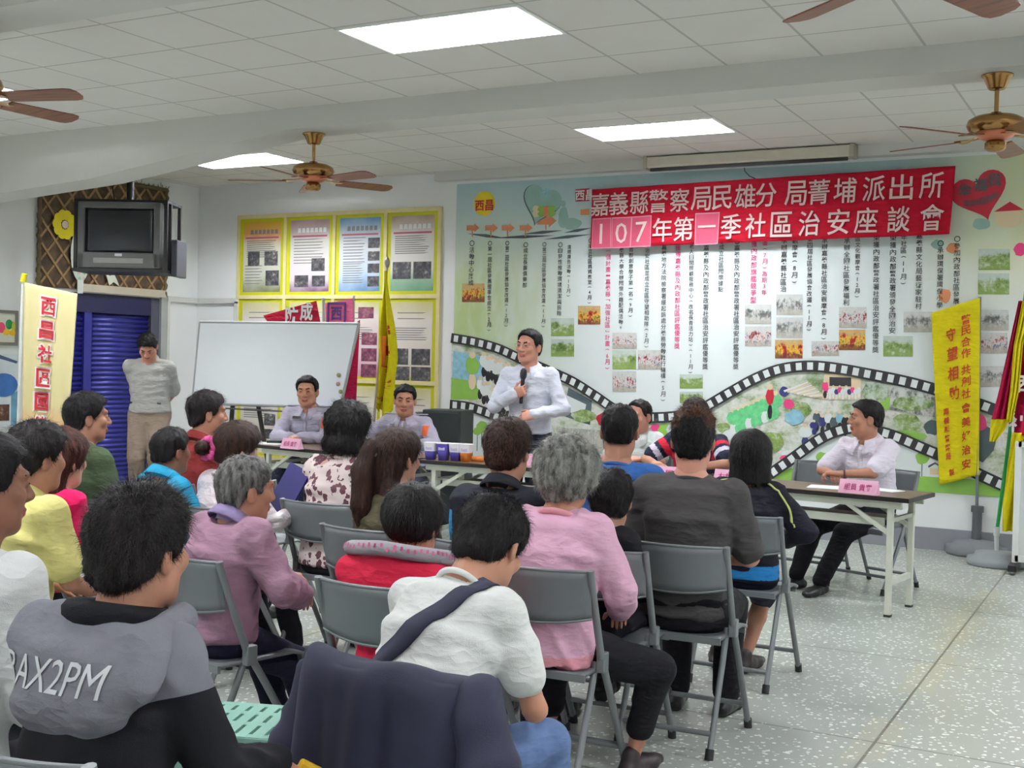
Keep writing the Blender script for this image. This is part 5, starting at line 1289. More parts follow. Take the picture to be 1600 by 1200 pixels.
def make_hair(P, spec, G, Rm, sc, parent, seed):
    st = spec.get('style', 'short'); th = spec.get('th', .014); top = spec.get('top', .006); h = spec.get('h', .008)
    f = Field(h)
    E = lambda c, r, k=.015, mode='u': f.ell(G(c), np.array(r) * sc, Rm, k, mode)
    tb = th * .4 if st in ('short', 'crew', 'bald') and th < .03 else th
    E((0, -.014, .034), (.077 + tb, .096 + tb, .082 + tb)); E((0, -.012, .045), (.076 + th, .094 + th, .072 + th), .02); E((0, .0, .034 + top + .02), (.070 + th, .085 + th, .062 + th), .02)
    if st in ('short', 'crew', 'bald'): E((0, -.055, -.02), (.068 + th * .3, .048 + th * .35, .06), .02)
    zl = spec.get('zl') or ZL[st]; ys, zs = np.array([a for a, _ in zl]), np.array([b for _, b in zl])
    def line(X, Y, Z):
        px, py, pz = X - Hc[0], Y - Hc[1], Z - Hc[2]
        ly = (px * Rm[0, 1] + py * Rm[1, 1] + pz * Rm[2, 1]) / sc; lz = (px * Rm[0, 2] + py * Rm[1, 2] + pz * Rm[2, 2]) / sc
        return (np.interp(ly, ys, zs) - lz) * .75 * sc
    Hc = P['Hc']
    ex = spec.get('extra')
    if ex: ex(f, G, Rm, sc)
    f.add(line, Hc - .45, Hc + .45, .006, 'i')
    post = spec.get('post')
    if post: post(f, G, Rm, sc)
    V, Q = f.mesh()
    V = smooth(V, Q, 1); N = normals(V, Q); Lc = (V - Hc) @ Rm / sc
    am = spec.get('rough', .006); fr = spec.get('freq', 60)
    V = V + N * (am * vnoise(Lc * np.array([fr, fr, fr * .35]), seed) + am * .6 * vnoise(Lc * fr * 2.2, seed + 1))[:, None]
    mi = None
    if 'paint' in spec: mi = spec['paint'](((V[Q].mean(1)) - Hc) @ Rm / sc)
    parts = [(V, Q, mi)]
    ns = spec.get('strands', 0)
    if ns:
        rng = np.random.default_rng(seed); k = rng.choice(len(V), ns); b = V[k] + rng.normal(0, .003, (ns, 3)); n = N[k]
        lc = (b - Hc) @ Rm / sc; crown = np.array([0, -.03, .14]); dl = lc - crown; dl[:, 2] -= .02; d = dl @ Rm.T
        d = d - n * (d * n).sum(1, keepdims=True); d /= np.linalg.norm(d, axis=1, keepdims=True) + 1e-9
        d = d + rng.normal(0, spec.get('mess', .28), (ns, 3)); lift = spec.get('lift', .14)
        topk = np.clip((lc[:, 2:3] - .03) / .09, 0, 1) * spec.get('toplift', .3)
        L = spec.get('slen', .035) * rng.uniform(.5, 1.2, (ns, 1)) * (0.35 + .65 * np.clip((lc[:, 2:3] + .08) / .14, 0, 1) if st in ('short', 'crew', 'bald') else 1)
        p0 = b - n * .004; p1 = b + (d * .5 + n * (lift + topk)) * L * .55; p2 = p1 + (d + n * (topk * .6)) * L * .5
        w_ = np.cross(n, d); w_ /= np.linalg.norm(w_, axis=1, keepdims=True) + 1e-9; w_ = w_ * spec.get('sw', .0012) * .5
        SV = np.stack([p0 - w_, p0 + w_, p1 + w_ * .8, p1 - w_ * .8, p2 + w_ * .2, p2 - w_ * .2], 1).reshape(-1, 3)
        o = np.arange(ns)[:, None] * 6; SQ = np.concatenate([o + [0, 1, 2, 3], o + [3, 2, 4, 5]])
        smi = None
        if 'paint' in spec: q = spec['paint'](lc); smi = np.concatenate([q, q])
        parts.append((SV, SQ, smi))
    return quads_obj('hair', parts, spec['mat'], parent)

def hand_field(h, wrist, f_dir, back, side, curl=.5, sc=1.0, thumb=.6):
    """side = +1 when the thumb lies towards back x f_dir"""
    F = Field(h); f_dir = nrm(f_dir); back = nrm(V3(*back) - f_dir * (V3(*back) @ f_dir)); x = np.cross(f_dir, back) * side
    W = V3(*wrist); g = lambda a, b, c: W + (x * a + f_dir * b + back * c) * sc
    F.loft([(g(0, -.02, 0), .027 * sc, .021 * sc), (g(0, .03, .002), .036 * sc, .017 * sc), (g(0, .085, .003), .041 * sc, .014 * sc)], x, 2.5, .015, .012)
    for i, (ox, L, rr) in enumerate(((.030, .072, .0088), (.010, .080, .0090), (-.010, .074, .0086), (-.029, .058, .0076))):
        p = g(ox, .085, .002); a = curl * (.9 + .12 * i); d = f_dir + x * (ox * 1.5)
        d = nrm(d)
        for k, fr in enumerate((.46, .31, .25)):
            a2 = a * (1.0 if k == 0 else 1.25); ang = a2 if k == 0 else ang + a2
            dd = d * math.cos(ang) - back * math.sin(ang); q = p + dd * L * fr * sc
            F.cone(p, q, rr * sc * (1 - .08 * k), rr * sc * (.92 - .08 * k), .004 if k else .006); p = q
    p = g(.034, .028, -.004); d1 = nrm(x * .75 + f_dir * .6 - back * .35 * thumb); q = p + d1 * .042 * sc
    F.cone(g(.02, .012, 0), p, .018 * sc, .014 * sc, .012); F.cone(p, q, .0125 * sc, .0105 * sc, .008)
    d2 = nrm(d1 * .6 + f_dir * .6 - x * .25 * thumb - back * .3 * thumb); F.cone(q, q + d2 * .032 * sc, .0105 * sc, .0085 * sc, .005)
    return F

PEOPLE = []
def person(label, head, yaw=0., group=None, stand=False, lean=(4, 6, 10), nk=18, look=(0, 0, 0), hair=None, skin='mid', top=None, bottom=None, shoe=None,
           arms=None, legs=None, face=False, wid=1.0, belly=0.0, s=None, hs=1.0, seed=1, seat=.452, female=False, fine=.011, extra=None, hip_back=0.0, sides=0.0):
    """head = top of the head in the room; the body hangs below it in its own frame (facing +Y)"""
    top = dict(dict(mat=None, sleeve=1.0, pad=.016, wr=.006, collar=None, hem=.02, paint=None, freq=9), **(top or {})); bottom = dict(dict(mat=None, leg=1.0, pad=.012), **(bottom or {}))
    Rm = rotm(*look); rad = math.radians
    sd = lambda a: V3(0, math.sin(rad(a)), math.cos(rad(a)))
    topv = Rm @ V3(0, -.01, .118) * hs
    K = (.10 + .15 * sd(lean[0])[2] + .20 * sd(lean[1])[2] + .19 * sd(lean[2])[2] + .150 * sd(nk)[2])
    zt = head[2]
    base = seat if not stand else 0.0
    if s is None: s = (zt - base - topv[2]) / (K if not stand else K + .80)
    zp = base + .10 * s if not stand else .90 * s
    P0 = V3(0, 0, zp); Wp = P0 + .15 * s * sd(lean[0]); Cp = Wp + .20 * s * sd(lean[1]); Np = Cp + .19 * s * sd(lean[2]); Hc = Np + .150 * s * sd(nk)
    if sides: 
        for q, k in ((Wp, .3), (Cp, .7), (Np, 1.0), (Hc, 1.1)): q[0] += sides * k
    yr = rad(yaw); c, s_ = math.cos(yr), math.sin(yr); R2 = np.array([[c, -s_, 0], [s_, c, 0], [0, 0, 1]])
    off = R2 @ (Hc + topv); loc = (head[0] - off[0], head[1] - off[1], 0)
    root = thing('person', label, 'person', loc, yr, group)
    P = dict(P0=P0, Wp=Wp, Cp=Cp, Np=Np, Hc=Hc, s=s, root=root, loc=loc, R2=R2, yaw=yr, seed=seed)
    ks = s * wid
    # joints
    sh = {}; arm = {}
    for sg in (-1, 1):
        S = Np + V3(sg * (.150 if female else .168) * ks, 0, 0) - .072 * s * sd(lean[2]); sh[sg] = S
        a = (arms or {}).get(sg) or dict(t=(sg * .13, .30, base + .17), pole=(sg * .5, -.6, -.6))
        el, wr = ik(S, V3(*a['t']), .285 * s, .245 * s, a['pole']); arm[sg] = (S, el, wr, a)
    P['arm'] = arm
    lg = {}
    for sg in (-1, 1):
        Hj = P0 + V3(sg * .085 * ks, .01, -.03 * s)
        a = (legs or {}).get(sg) or {}
        if stand: an = V3(*a.get('a', (sg * .10, .0, .085))); kn, an = ik(Hj, an, .42 * s, .42 * s, (0, 1, 0))
        else:
            an = V3(*a.get('a', (sg * .11, .40, .085))); kn, an = ik(Hj, an, .43 * s, .41 * s, a.get('pole', (sg * .1, 1, .8)))
        lg[sg] = (Hj, kn, an, a)
    P['leg'] = lg
    # body
    f = Field(.013)
    wf = .93 if female else 1.0
    tors = [(P0 - V3(0, 0, .06 * s), .155 * ks, .105 * s), (P0 + V3(0, 0, .02 * s), .160 * ks, .110 * s), (Wp, .140 * ks * wf, .098 * s + belly * .8), (Cp, .155 * ks * wf, .108 * s + belly * .4), (Cp + (Np - Cp) * .58, .146 * ks * wf, .088 * s), (Np - .02 * s * sd(lean[2]), .072 * ks, .058 * s)]
    f.loft(tors, (1, 0, 0), 2.4, .05, .03)
    f.cone(Np - V3(0, .0, .03), Hc, .058 * hs, .052 * hs, .03)
    for sg in (-1, 1):
        S, el, wr, a = arm[sg]
        f.cone(Np - .02 * s * sd(lean[2]), S, .036 * s, .040 * s, .03); f.cone(S, el, .044 * ks, .036 * ks, .02); f.cone(el, wr, .037 * ks, .026 * ks, .012)
        Hj, kn, an, _ = lg[sg]
        f.cone(Hj, kn, .082 * ks, .054 * ks, .03); f.cone(kn, kn + (an - kn) * .35, .052 * ks, .053 * ks, .015); f.cone(kn + (an - kn) * .35, an, .053 * ks, .032 * s, .015)
        ft = nrm(V3(*(lg[sg][3].get('f', (sg * .15, 1, 0)))))
        f.cone(an - V3(0, 0, .04) - ft * .02, an - V3(0, 0, .055) + ft * .14, .034 * s, .024 * s, .02)
    bp = [f.mesh()]
    hf, G = head_field(.0045 if face else .007, Np - V3(0, 0, .01), Hc, Rm, face, hs)
    hv, hq = hf.mesh(); hv = smooth(hv, hq, 1, .35); bp2 = (hv, hq)
    if face:
        lc = (hv[hq].mean(1) - Hc) @ Rm / hs
        mi = ((np.abs(lc[:, 0]) < .024) & (lc[:, 2] < -.0455) & (lc[:, 2] > -.0675) & (lc[:, 1] > .082)).astype(np.int32)
        bp2 = (hv, hq, mi)
    bp.append(bp2)
    for sg in (-1, 1):
        S, el, wr, a = arm[sg]
        if a.get('hand', True):
            fd = a.get('f', wr - el); bk = a.get('b', (0, 0, 1))
            x = np.cross(nrm(fd), nrm(bk)); 
            hf_ = hand_field(.0055, wr, fd, bk, a.get('side', -sg), a.get('curl', .45), .98 * min(1.0, s + .04) * (.92 if female else 1), a.get('thumb', .6))
            bp.append(hf_.mesh())
    quads_obj('body', bp, [SK[skin], LIP], root)
    P['G'] = G; P['Rm'] = Rm
    if face:
        for sg in (-1, 1):
            ef = Field(.003); ef.ell(G((sg * .033, .0915, .0145)), np.array((.0125, .0055, .0036)) * hs, Rm @ np.array(Matrix.Rotation(-sg * .35, 3, 'Z')), .002); quads_obj('eye', [ef.mesh()], EYE, root)
            ef = Field(.003); ef.cone(G((sg * .017, .0955, .034)), G((sg * .037, .090, .040)), .0042 * hs, .0042 * hs, .004); ef.cone(G((sg * .037, .090, .040)), G((sg * .053, .078, .036)), .0042 * hs, .003 * hs, .004); quads_obj('eyebrow', [ef.mesh()], HR['black'], root)
    if hair: make_hair(P, hair, G, Rm, hs, root, seed)
    # trousers
    if bottom['mat'] is not None:
        f = Field(.013); pd = bottom['pad']
        f.loft([(P0 - V3(0, 0, .065 * s), .155 * ks + pd, .108 * s + pd), (P0 + V3(0, 0, .02 * s), .160 * ks + pd, .112 * s + pd), (P0 + (Wp - P0) * .8, .146 * ks + pd * .8, .102 * s + pd * .8 + belly * .7)], (1, 0, 0), 2.4, .05, .03, .02)
        for sg in (-1, 1):
            Hj, kn, an, _ = lg[sg]; e = kn + (an - kn) * (bottom['leg'] if bottom['leg'] < 1 else .96)
            f.cone(Hj, kn, .086 * ks + pd, .058 * ks + pd, .03)
            if bottom['leg'] > 0.02: f.cone(kn, e, .057 * ks + pd, .048 * s + pd * bottom.get('flare', 1.0), .02)
        if bottom.get('skirt'): f.loft([(P0, .17 * ks, .13 * s), ((lg[1][1] + lg[-1][1]) / 2 + V3(0, 0, .0), .17 * ks, .075 * s)], (1, 0, 0), 2.6, .03, .03)
        V, Q = f.mesh(); V = smooth(V, Q, 1); V = V + normals(V, Q) * (.005 * folds(V, seed + 40, 8))[:, None]
        mi = bottom['paint'](V[Q].mean(1), P) if bottom.get('paint') else None
        quads_obj(bottom.get('name', 'trousers'), [(V, Q, mi)], bottom['mat'], root)
        if bottom.get('belt'):
            c0 = P0 + (Wp - P0) * .72; mb = MB(); r1, r2 = .150 * ks + pd + .004, .104 * s + pd + belly * .7 + .006
            sx = V3(1, 0, 0); e = nrm(Wp - P0); fy = np.cross(e, sx)
            pts = [c0 + sx * r1 * math.copysign(abs(math.cos(a)) ** .83, math.cos(a)) + fy * r2 * math.copysign(abs(math.sin(a)) ** .83, math.sin(a)) for a in np.linspace(0, 2 * math.pi, 40, endpoint=False)]
            mb.tube([tuple(p) for p in pts], .018, 8, closed=True, ry=.35) if False else None
            g = len(pts); vs = [tuple(p - e * .018) for p in pts] + [tuple(p + e * .018) for p in pts]
            vs += [tuple(p * 1.0 - e * .018 + nrm(p - c0) * .004) for p in pts] + [tuple(p + e * .018 + nrm(p - c0) * .004) for p in pts]
            fs = []
            for i in range(g):
                j = (i + 1) % g; fs += [(2 * g + i, 2 * g + j, 3 * g + j, 3 * g + i), (g + i, 3 * g + i, 3 * g + j, g + j), (i, j, 2 * g + j, 2 * g + i), (i, g + i, g + j, j)]
            mb.add(vs, fs, 0, True); mb.build('belt', bottom['belt'], root)
    # shoes
    if shoe is not None:
        for sg in (-1, 1):
            Hj, kn, an, a = lg[sg]; ft = nrm(V3(*(a.get('f', (sg * .15, 1, 0))))); sx = np.cross(ft, V3(0, 0, 1)); A = V3(an[0], an[1], an[2] - .085)
            z = lambda t, u: A + ft * t + V3(0, 0, u)
            f = Field(.008)
            f.loft([(z(-.055, .03), .032, .028), (z(.02, .034), .038, .033), (z(.10, .030), .045, .028), (z(.17, .024), .036, .021)], sx, 2.6, .03, .015)
            f.cone(z(-.03, .04), z(-.02, .085), .036, .034, .015)
            V, Q = f.mesh(); V[:, 2] = np.maximum(V[:, 2], A[2] + .002); so = (V[Q].mean(1)[:, 2] < A[2] + .016).astype(np.int32)
            quads_obj('shoe', [(V, Q, so)], [shoe, plain('shoe_sole', (58, 56, 54), .8)], root)
    # top garment
    if top['mat'] is not None:
        f = Field(fine); pd = top['pad']; hem = top['hem']
        e0 = nrm(Wp - P0)
        tr = [(P0 + e0 * hem * s, .160 * ks + pd * 1.15, .110 * s + pd * 1.15 + belly * .9), (Wp, .142 * ks * wf + pd * 1.2, .099 * s + pd * 1.2 + belly), (Cp, .158 * ks * wf + pd, .110 * s + pd + belly * .5), (Cp + (Np - Cp) * .58, .146 * ks * wf + pd, .09 * s + pd), (Np - .024 * s * sd(lean[2]), .064 * ks + pd * .5, .058 * s + pd * .5)]
        f.loft(tr, (1, 0, 0), 2.4, .02, .03, .012)
        for sg in (-1, 1):
            S, el, wr, a = arm[sg]; sl = top['sleeve']
            f.cone(Np - .022 * s * sd(lean[2]), S, .036 * s + pd * .6, .038 * s + pd, .03)
            f.cone(S + (Cp - S) * .3, S, .055 * s + pd * .5, .038 * s + pd, .03)
            if sl <= .5:
                e = S + (el - S) * min(1, sl * 2); f.cone(S, e, .045 * ks + pd, .041 * ks + pd * 1.15, .02)
            else:
                f.cone(S, el, .045 * ks + pd, .036 * ks + pd, .02); e = el + (wr - el) * (sl - .5) * 2; f.cone(el, e, .036 * ks + pd, .028 * ks + pd * .8, .012)
        if top['collar'] in ('shirt', 'polo'):
            f.ell(Np + V3(0, .088, -.012), (.034, .05, .050), None, .012, 's')
        if top.get('extra'): top['extra'](f, P)
        V, Q = f.mesh(); V = smooth(V, Q, 1); N = normals(V, Q)
        amp = top['wr'] * np.ones(len(V))
        V = V + N * (amp * folds(V, seed, top['freq']) - .3 * amp)[:, None]
        mi = top['paint'](V[Q].mean(1), P) if top['paint'] else None
        quads_obj(top.get('name', 'shirt'), [(V, Q, mi)], top['mat'], root)
        # neckline
        ax = nrm(Hc - Np); ctr = Np + ax * .012
        fw = nrm(V3(0, 1, 0) - ax * ax[1]); sx = V3(1, 0, 0)
        if top['collar'] in ('shirt', 'polo'):
            n = 44; prof = [(0.059, -.03, 0), (.060, .020, 0), (.066, .024, 0), (.100, -.020, 1), (.097, -.025, 1)]
            vs, fs = [], []
            for i in range(n + 1):
                t_ = math.radians(-163 + 326 * i / n); fr = max(0, (abs(t_) - 1.7) / 1.15) ; dr = top.get('cdrop', .034)
                if top['collar'] == 'polo': prof = [(r_ if not fl else r_ - .012, z_ + (.006 if fl else 0), fl) for r_, z_, fl in prof] if i == 0 else prof
                for r_, z_, fl in prof:
                    rr = r_ * (1 + .06 * abs(math.cos(t_))) + (.026 * fr if fl else 0); zz = z_ - .030 * (1 - math.cos(t_)) * .5 - (dr * fr if fl else 0)
                    vs.append(tuple(ctr + (-fw * math.cos(t_) * rr * 1.08 + sx * math.sin(t_) * rr) + ax * zz))
            m = len(prof)
            for i in range(n):
                for j in range(m - 1): fs.append((i * m + j, (i + 1) * m + j, (i + 1) * m + j + 1, i * m + j + 1))
            mb = MB(); mb.add(vs, fs, 0, True); o = mb.build('collar', top.get('cmat', top['mat'] if not isinstance(top['mat'], list) else top['mat'][0]), root)
            md = o.modifiers.new('solid', 'SOLIDIFY'); md.thickness = .003
        elif top['collar'] in ('crew', 'rib'):
            r_ = .065 if top['collar'] == 'crew' else .070; ctr = Np - ax * .011
            pts = [ctr - ax * (.004 + .016 * (1 - math.cos(a)) * .5) + (-fw * math.cos(a) * r_ * 1.06 + sx * math.sin(a) * r_ * 1.05) for a in np.linspace(0, 2 * math.pi, 36, endpoint=False)]
            mb = MB(); mb.tube([tuple(p) for p in pts], .0085 if top['collar'] == 'crew' else .012, 8, closed=True); mb.build('neckband', top.get('cmat', top['mat'] if not isinstance(top['mat'], list) else top['mat'][0]), root)
    if extra: extra(P)
    PEOPLE.append(P)
    return P
def seat_for(P, label, dy=0.02, group='grey folding chairs', drot=0.0, dx=0.0):
    """a folding chair under a seated person"""
    v = P['R2'] @ V3(dx, .03 + dy, 0)
    return chair(P['loc'][0] + v[0], P['loc'][1] + v[1], P['yaw'] + drot, label, group)
# ------------------------------------------------------------------ the people
from mathutils.bvhtree import BVHTree
def bvh_of(o):
    me = o.data; return BVHTree.FromPolygons([v.co for v in me.vertices], [p.vertices for p in me.polygons])
def child(P, nm): return next(c for c in P['root'].children if c.name.split('.')[0] == nm)
def on_surface(P, nm, d=(0, 1, 0), off=.004):
    T = bvh_of(child(P, nm)); d = Vector(d).normalized()
    def q(p, dflt=None):
        h, n, i, _ = T.ray_cast(Vector(p) - d * 1.5, d)
        return (h - d * off) if h is not None else (dflt if dflt is not None else Vector(p))
    return q
def patch(P, nm, name, mat, x0, z0, x1, z1, d=(0, -1, 0), off=.006, y=0.0, n=6):
    q = on_surface(P, nm, d, off); mb = MB()
    ax = (lambda u, v: V3(x0 + (x1 - x0) * u, y, z0 + (z1 - z0) * v)) if abs(d[1]) > .6 else (lambda u, v: V3(y, x0 + (x1 - x0) * u, z0 + (z1 - z0) * v))
    mb.sheet(lambda u, v: q(ax(u, v)), n, n, .0); return mb.build(name, mat, P['root'])
def ribbon(P, nm, name, pts, width, mat, d=(0, 1, 0), off=.006, across=(0, 0, 1), n=30, parent=None):
    q = on_surface(P, nm, d, off); S = spline([tuple(p) for p in pts], max(2, n // (len(pts) - 1))); L, Rr = [], []
    ac = Vector(across)
    for i, p in enumerate(S):
        t = Vector(S[min(i + 1, len(S) - 1)]) - Vector(S[max(i - 1, 0)]); t.normalize(); w_ = Vector(d).normalized().cross(t).normalized() * width / 2
        c_ = q(Vector(p)); L.append(q(Vector(p) + w_, c_ + w_)); Rr.append(q(Vector(p) - w_, c_ - w_))
    mb = MB(); m = len(S) - 1
    def fn(u, v):
        i = int(round(v * m)); return L[i].lerp(Rr[i], u)
    mb.sheet(fn, 2, m, .004); return mb.build(name, mat, parent or P['root'])
def hd(px, py, F, dz=.022):
    p = at(px, py, F=F); return (p.x, p.y, p.z - dz)
AUD = 'people seated in the audience'; PAN = 'people at the front tables'
c_pants = cloth('trousers_dark', (30, 30, 36)); c_jean = cloth('jeans_blue', (88, 108, 144), 500, .2); c_navy = cloth('navy_fabric', (24, 26, 44)); c_black = cloth('black_fabric', (20, 20, 24))
c_shoe = plain('shoe_black', (22, 22, 24), .35); c_sand = plain('sandal_dark', (40, 30, 32), .5); c_white = cloth('white_cotton', (222, 224, 222), 420, .03)
def arms_lap(dx=.13, y=.30, z=.66): return {sg: dict(t=(sg * dx, y, z), pole=(sg * .6, -.6, -.5)) for sg in (-1, 1)}
SHORT = lambda k='black', **kw: dict(dict(style='short', mat=HR[k], strands=3000, slen=.022), **kw)

# --- nearest row
c_hg = cloth('hoodie_grey', (122, 122, 130), 380, .08)
def hoodie_extra(P):
    N = P['Np']; s = P['s']
    t = NT('hoodie_two_tone'); X, Y, Z = t.xyz()
    blk = t.math('MAXIMUM', t.math('GREATER_THAN', t.math('ABSOLUTE', X), .235), t.math('LESS_THAN', t.math('SUBTRACT', Z, t.math('MULTIPLY', X, .25)), N[2] - .165))
    t.color(t.mix(blk, t.mix(t.noise(14, 5), (112, 112, 120), (130, 130, 138)), (22, 22, 26))); t.set(.9, 0, .2); t.bump(t.noise(380, 2), .3, .002)
    child(P, 'hoodie').data.materials[0] = t.m
    f = Field(.009)
    f.loft([(N + V3(.02, -.125, -.215), .07, .030), (N + V3(-.0, -.128, -.14), .135, .038), (N + V3(.0, -.105, -.06), .175, .042), (N + V3(.01, -.075, -.005), .165, .036)], (1, 0, 0), 2.2, .03, .03)
    for sg in (-1, 1): f.cone(N + V3(sg * .15, -.075, -.02), N + V3(sg * .10, .06, .0), .034, .026, .03)
    V, Q = f.mesh(); V = smooth(V, Q, 1); V = V + normals(V, Q) * (.007 * folds(V, 77, 7))[:, None]
    quads_obj('hood', [(V, Q)], c_hg, P['root'])
    pts = [tuple(N + V3(math.sin(a) * .088, -math.cos(a) * .088 - .004, .026 - .02 * (1 - math.cos(a)))) for a in np.linspace(0, 2 * math.pi, 40, endpoint=False)]
    mb = MB(); mb.tube(pts, .026, 10, closed=True); mb.build('collar', c_black, P['root'])
    q = on_surface(P, 'hood', (0, 1, 0), .003); mb = MB()
    letter(mb, 'RAX2PM', .30, .062, lambda a, b: tuple(q(N + V3(-.02 + a, 0, -.080 + b + .03 * a))), 0, 0, .25, fine=3)
    mb.build('lettering', plain('print_offwhite', (206, 208, 210), .8, var=.03), child(P, 'hood'))
P = person('person in grey and black printed hoodie seated nearest the camera at lower left', hd(219, 752, 2.42, .03), 0, AUD, lean=(6, 10, 14), nk=20, look=(2, 4, 0), seed=11, skin='tan', wid=1.04, fine=.007,
    hair=SHORT('soft', strands=12000, slen=.026, th=.016, top=.016, rough=.007, sw=.0009, mess=.5, toplift=.35), top=dict(mat=c_hg, pad=.022, wr=.008, name='hoodie'), bottom=dict(mat=c_pants), shoe=c_shoe,
    arms={1: dict(t=(.17, .34, .66), pole=(.45, -.6, -.8), f=(.2, .8, -.5)), -1: dict(t=(-.1, .32, .66), pole=(-.6, -.6, -.5))}, extra=hoodie_extra)
HOOD = P
seat_for(P, 'grey folding chair under the person in the printed hoodie, at lower left corner', -.035)
P = person('person in white sweater at left edge, face cut by the frame', hd(-28, 672, 2.85), 0, AUD, lean=(6, 10, 14), nk=16, look=(-22, 2, 0), seed=12, skin='dark', wid=1.12,
    hair=SHORT('black', strands=3500), top=dict(mat=c_white, pad=.022, wr=0.0092, collar='crew', name='sweater'), bottom=dict(mat=c_pants), shoe=c_shoe, face=True)
seat_for(P, 'grey folding chair under the person in white sweater at left edge')
c_ty = cloth('white_tee', (214, 216, 212), 420, .03)
def strap_extra(P):
    N = P['Np']; q = on_surface(P, 'shirt', (0, .8, -.6), .006)
    ribbon(P, 'shirt', 'bag_strap', [N + V3(.085, .03, .0), N + V3(.07, -.08, -.03), N + V3(-.02, -.16, -.15), N + V3(-.13, -.2, -.25), N + V3(-.20, -.22, -.30)], .05, plain('strap_navy', (34, 36, 54), .8, var=.1), (0, .75, -.66), .007)
    f = Field(.01); f.loft([(N + V3(.13, .14, -.40), .022, .05), (N + V3(.135, .10, -.24), .018, .03)], (1, 0, 0), 3, .02, .02); quads_obj('bag', [f.mesh()], plain('bag_black', (28, 28, 34), .7), P['root'])
P = person('person in white t-shirt with dark diagonal bag strap, bending forward', hd(782, 780, 3.2, .02), -4, AUD, lean=(22, 30, 38), nk=52, look=(4, 34, 0), seed=13, skin='tan',
    hair=SHORT('black', strands=9000, slen=.024, th=.015, top=.01, rough=.006, mess=.4, toplift=.3, sw=.001), top=dict(mat=c_ty, sleeve=.31, pad=.018, wr=0.0080, collar='crew'), bottom=dict(mat=c_jean), shoe=c_shoe, wid=.96,
    arms={1: dict(t=(.08, .42, .70), pole=(.42, .0, -1)), -1: dict(t=(-.06, .42, .70), pole=(-.4, 0, -1))}, extra=strap_extra, legs={1: dict(a=(.17, .46, .19), pole=(.3, 1, 1)), -1: dict(a=(-.12, .42, .085))})
JC = seat_for(P, 'grey folding chair with navy jacket over it, under the person in white t-shirt', .0, dx=.075)
# --- second row
c_rd = cloth('red_jacket', (196, 38, 66), 300, .12); c_rg = cloth('hood_lining_grey', (156, 152, 158), 300, .05)
def red_extra(P):
    N = P['Np']
    f = Field(.009)
    f.loft([(N + V3(0, -.14, -.13), .15, .05), (N + V3(0, -.11, -.045), .175, .06)], (1, 0, 0), 2.2, .05, .03)
    for sg in (-1, 1): f.cone(N + V3(sg * .15, -.08, -.05), N + V3(sg * .10, .08, -.04), .045, .035, .04)
    V, Q = f.mesh(); V = smooth(V, Q, 1); V = V + normals(V, Q) * (.008 * folds(V, 8, 9))[:, None]; quads_obj('hood', [(V, Q)], c_rd, P['root'])
    pts = [tuple(N + V3(math.sin(a) * .172, -.045 - .115 * math.cos(a), .012 + .035 * math.cos(a * .5) - .03 * abs(math.sin(a * .5)))) for a in np.linspace(-2.3, 2.3, 40)]
    mb = MB(); mb.tube(pts, .024, 10); mb.build('hood_trim', c_rg, child(P, 'hood'))
    mb = MB(); q = plain('trim_letter_pink', (206, 90, 130), .8)
    rnd = random.Random(3)
    for i in range(5, 36):
        p = Vector(pts[i]); n = (p - Vector(N)).normalized(); up = Vector((0, 0, 1)); t_ = (Vector(pts[i + 1]) - p).normalized(); n2 = (Vector((n.x, n.y, 0)).normalized() + Vector((0, 0, .35))).normalized(); u2 = n2.cross(t_)
        c_ = p + n2 * .0245
        for k in range(rnd.choice((1, 2))):
            a = rnd.uniform(-.007, .007); mb.poly([tuple(c_ + t_ * x * .004 + u2 * (a + y * .006)) for x, y in ((-1, -1), (1, -1), (1, 1), (-1, 1))])
    mb.build('trim_lettering', q, child(P, 'hood'))
P = person('child with black bowl hair in red jacket with grey hood trim', hd(647, 757, 3.95), 3, AUD, lean=(4, 8, 12), nk=20, look=(6, 6, 0), seed=14, skin='mid', wid=.86, hs=.96,
    hair=dict(style='bob', mat=HR['black'], th=.022, top=.008, rough=.004, strands=4500, slen=.05, mess=.15, lift=.12, toplift=.1, zl=[(-.16, -.105), (.0, -.09), (.03, -.03), (.048, .02), (.07, .045), (.1, .06), (.14, .08)]), top=dict(mat=c_rd, pad=.034, wr=0.0126, name='jacket', freq=11), bottom=dict(mat=c_pants), shoe=c_shoe, extra=red_extra)
seat_for(P, 'grey folding chair under the child in red jacket')
c_pk = cloth('pink_jacket', (214, 168, 190), 320, .05); c_pkr = cloth('pink_rib', (216, 150, 160), 500, .06)
def rib_paint(C, P): return ((C[:, 2] < P['P0'][2] - .035)).astype(np.int32)
P = person('person with puffy grey hair in pale pink jacket and black cropped trousers', hd(886, 688, 4.4, .03), 3, AUD, lean=(5, 9, 16), nk=24, look=(6, 6, 0), seed=15, skin='tan', wid=1.1, female=True, belly=.02,
    hair=dict(style='short', mat=HR['grey'], th=.038, top=.02, rough=.012, freq=45, strands=10000, slen=.035, mess=.5, lift=.16, toplift=.1, sw=.001, h=.009, zl=[(-.2, -.085), (-.07, -.08), (-.02, -.05), (.03, -.03), (.05, .04), (.08, .07), (.14, .09)]),
    top=dict(mat=[c_pk, c_pkr], pad=.032, wr=0.0126, hem=-.10, name='jacket', collar='rib', cmat=c_pkr, paint=rib_paint), bottom=dict(mat=c_black, leg=.68), shoe=c_sand, legs={1: dict(a=(.25, .24, .085), pole=(1.3, .8, .8)), -1: dict(a=(-.12, .30, .085))},
    arms={1: dict(t=(.16, .30, .60), pole=(.8, -.6, -.4)), -1: dict(t=(-.1, .3, .66), pole=(-.6, -.6, -.5))})
PINK = P
seat_for(P, 'grey folding chair under the person in pale pink jacket', .01)
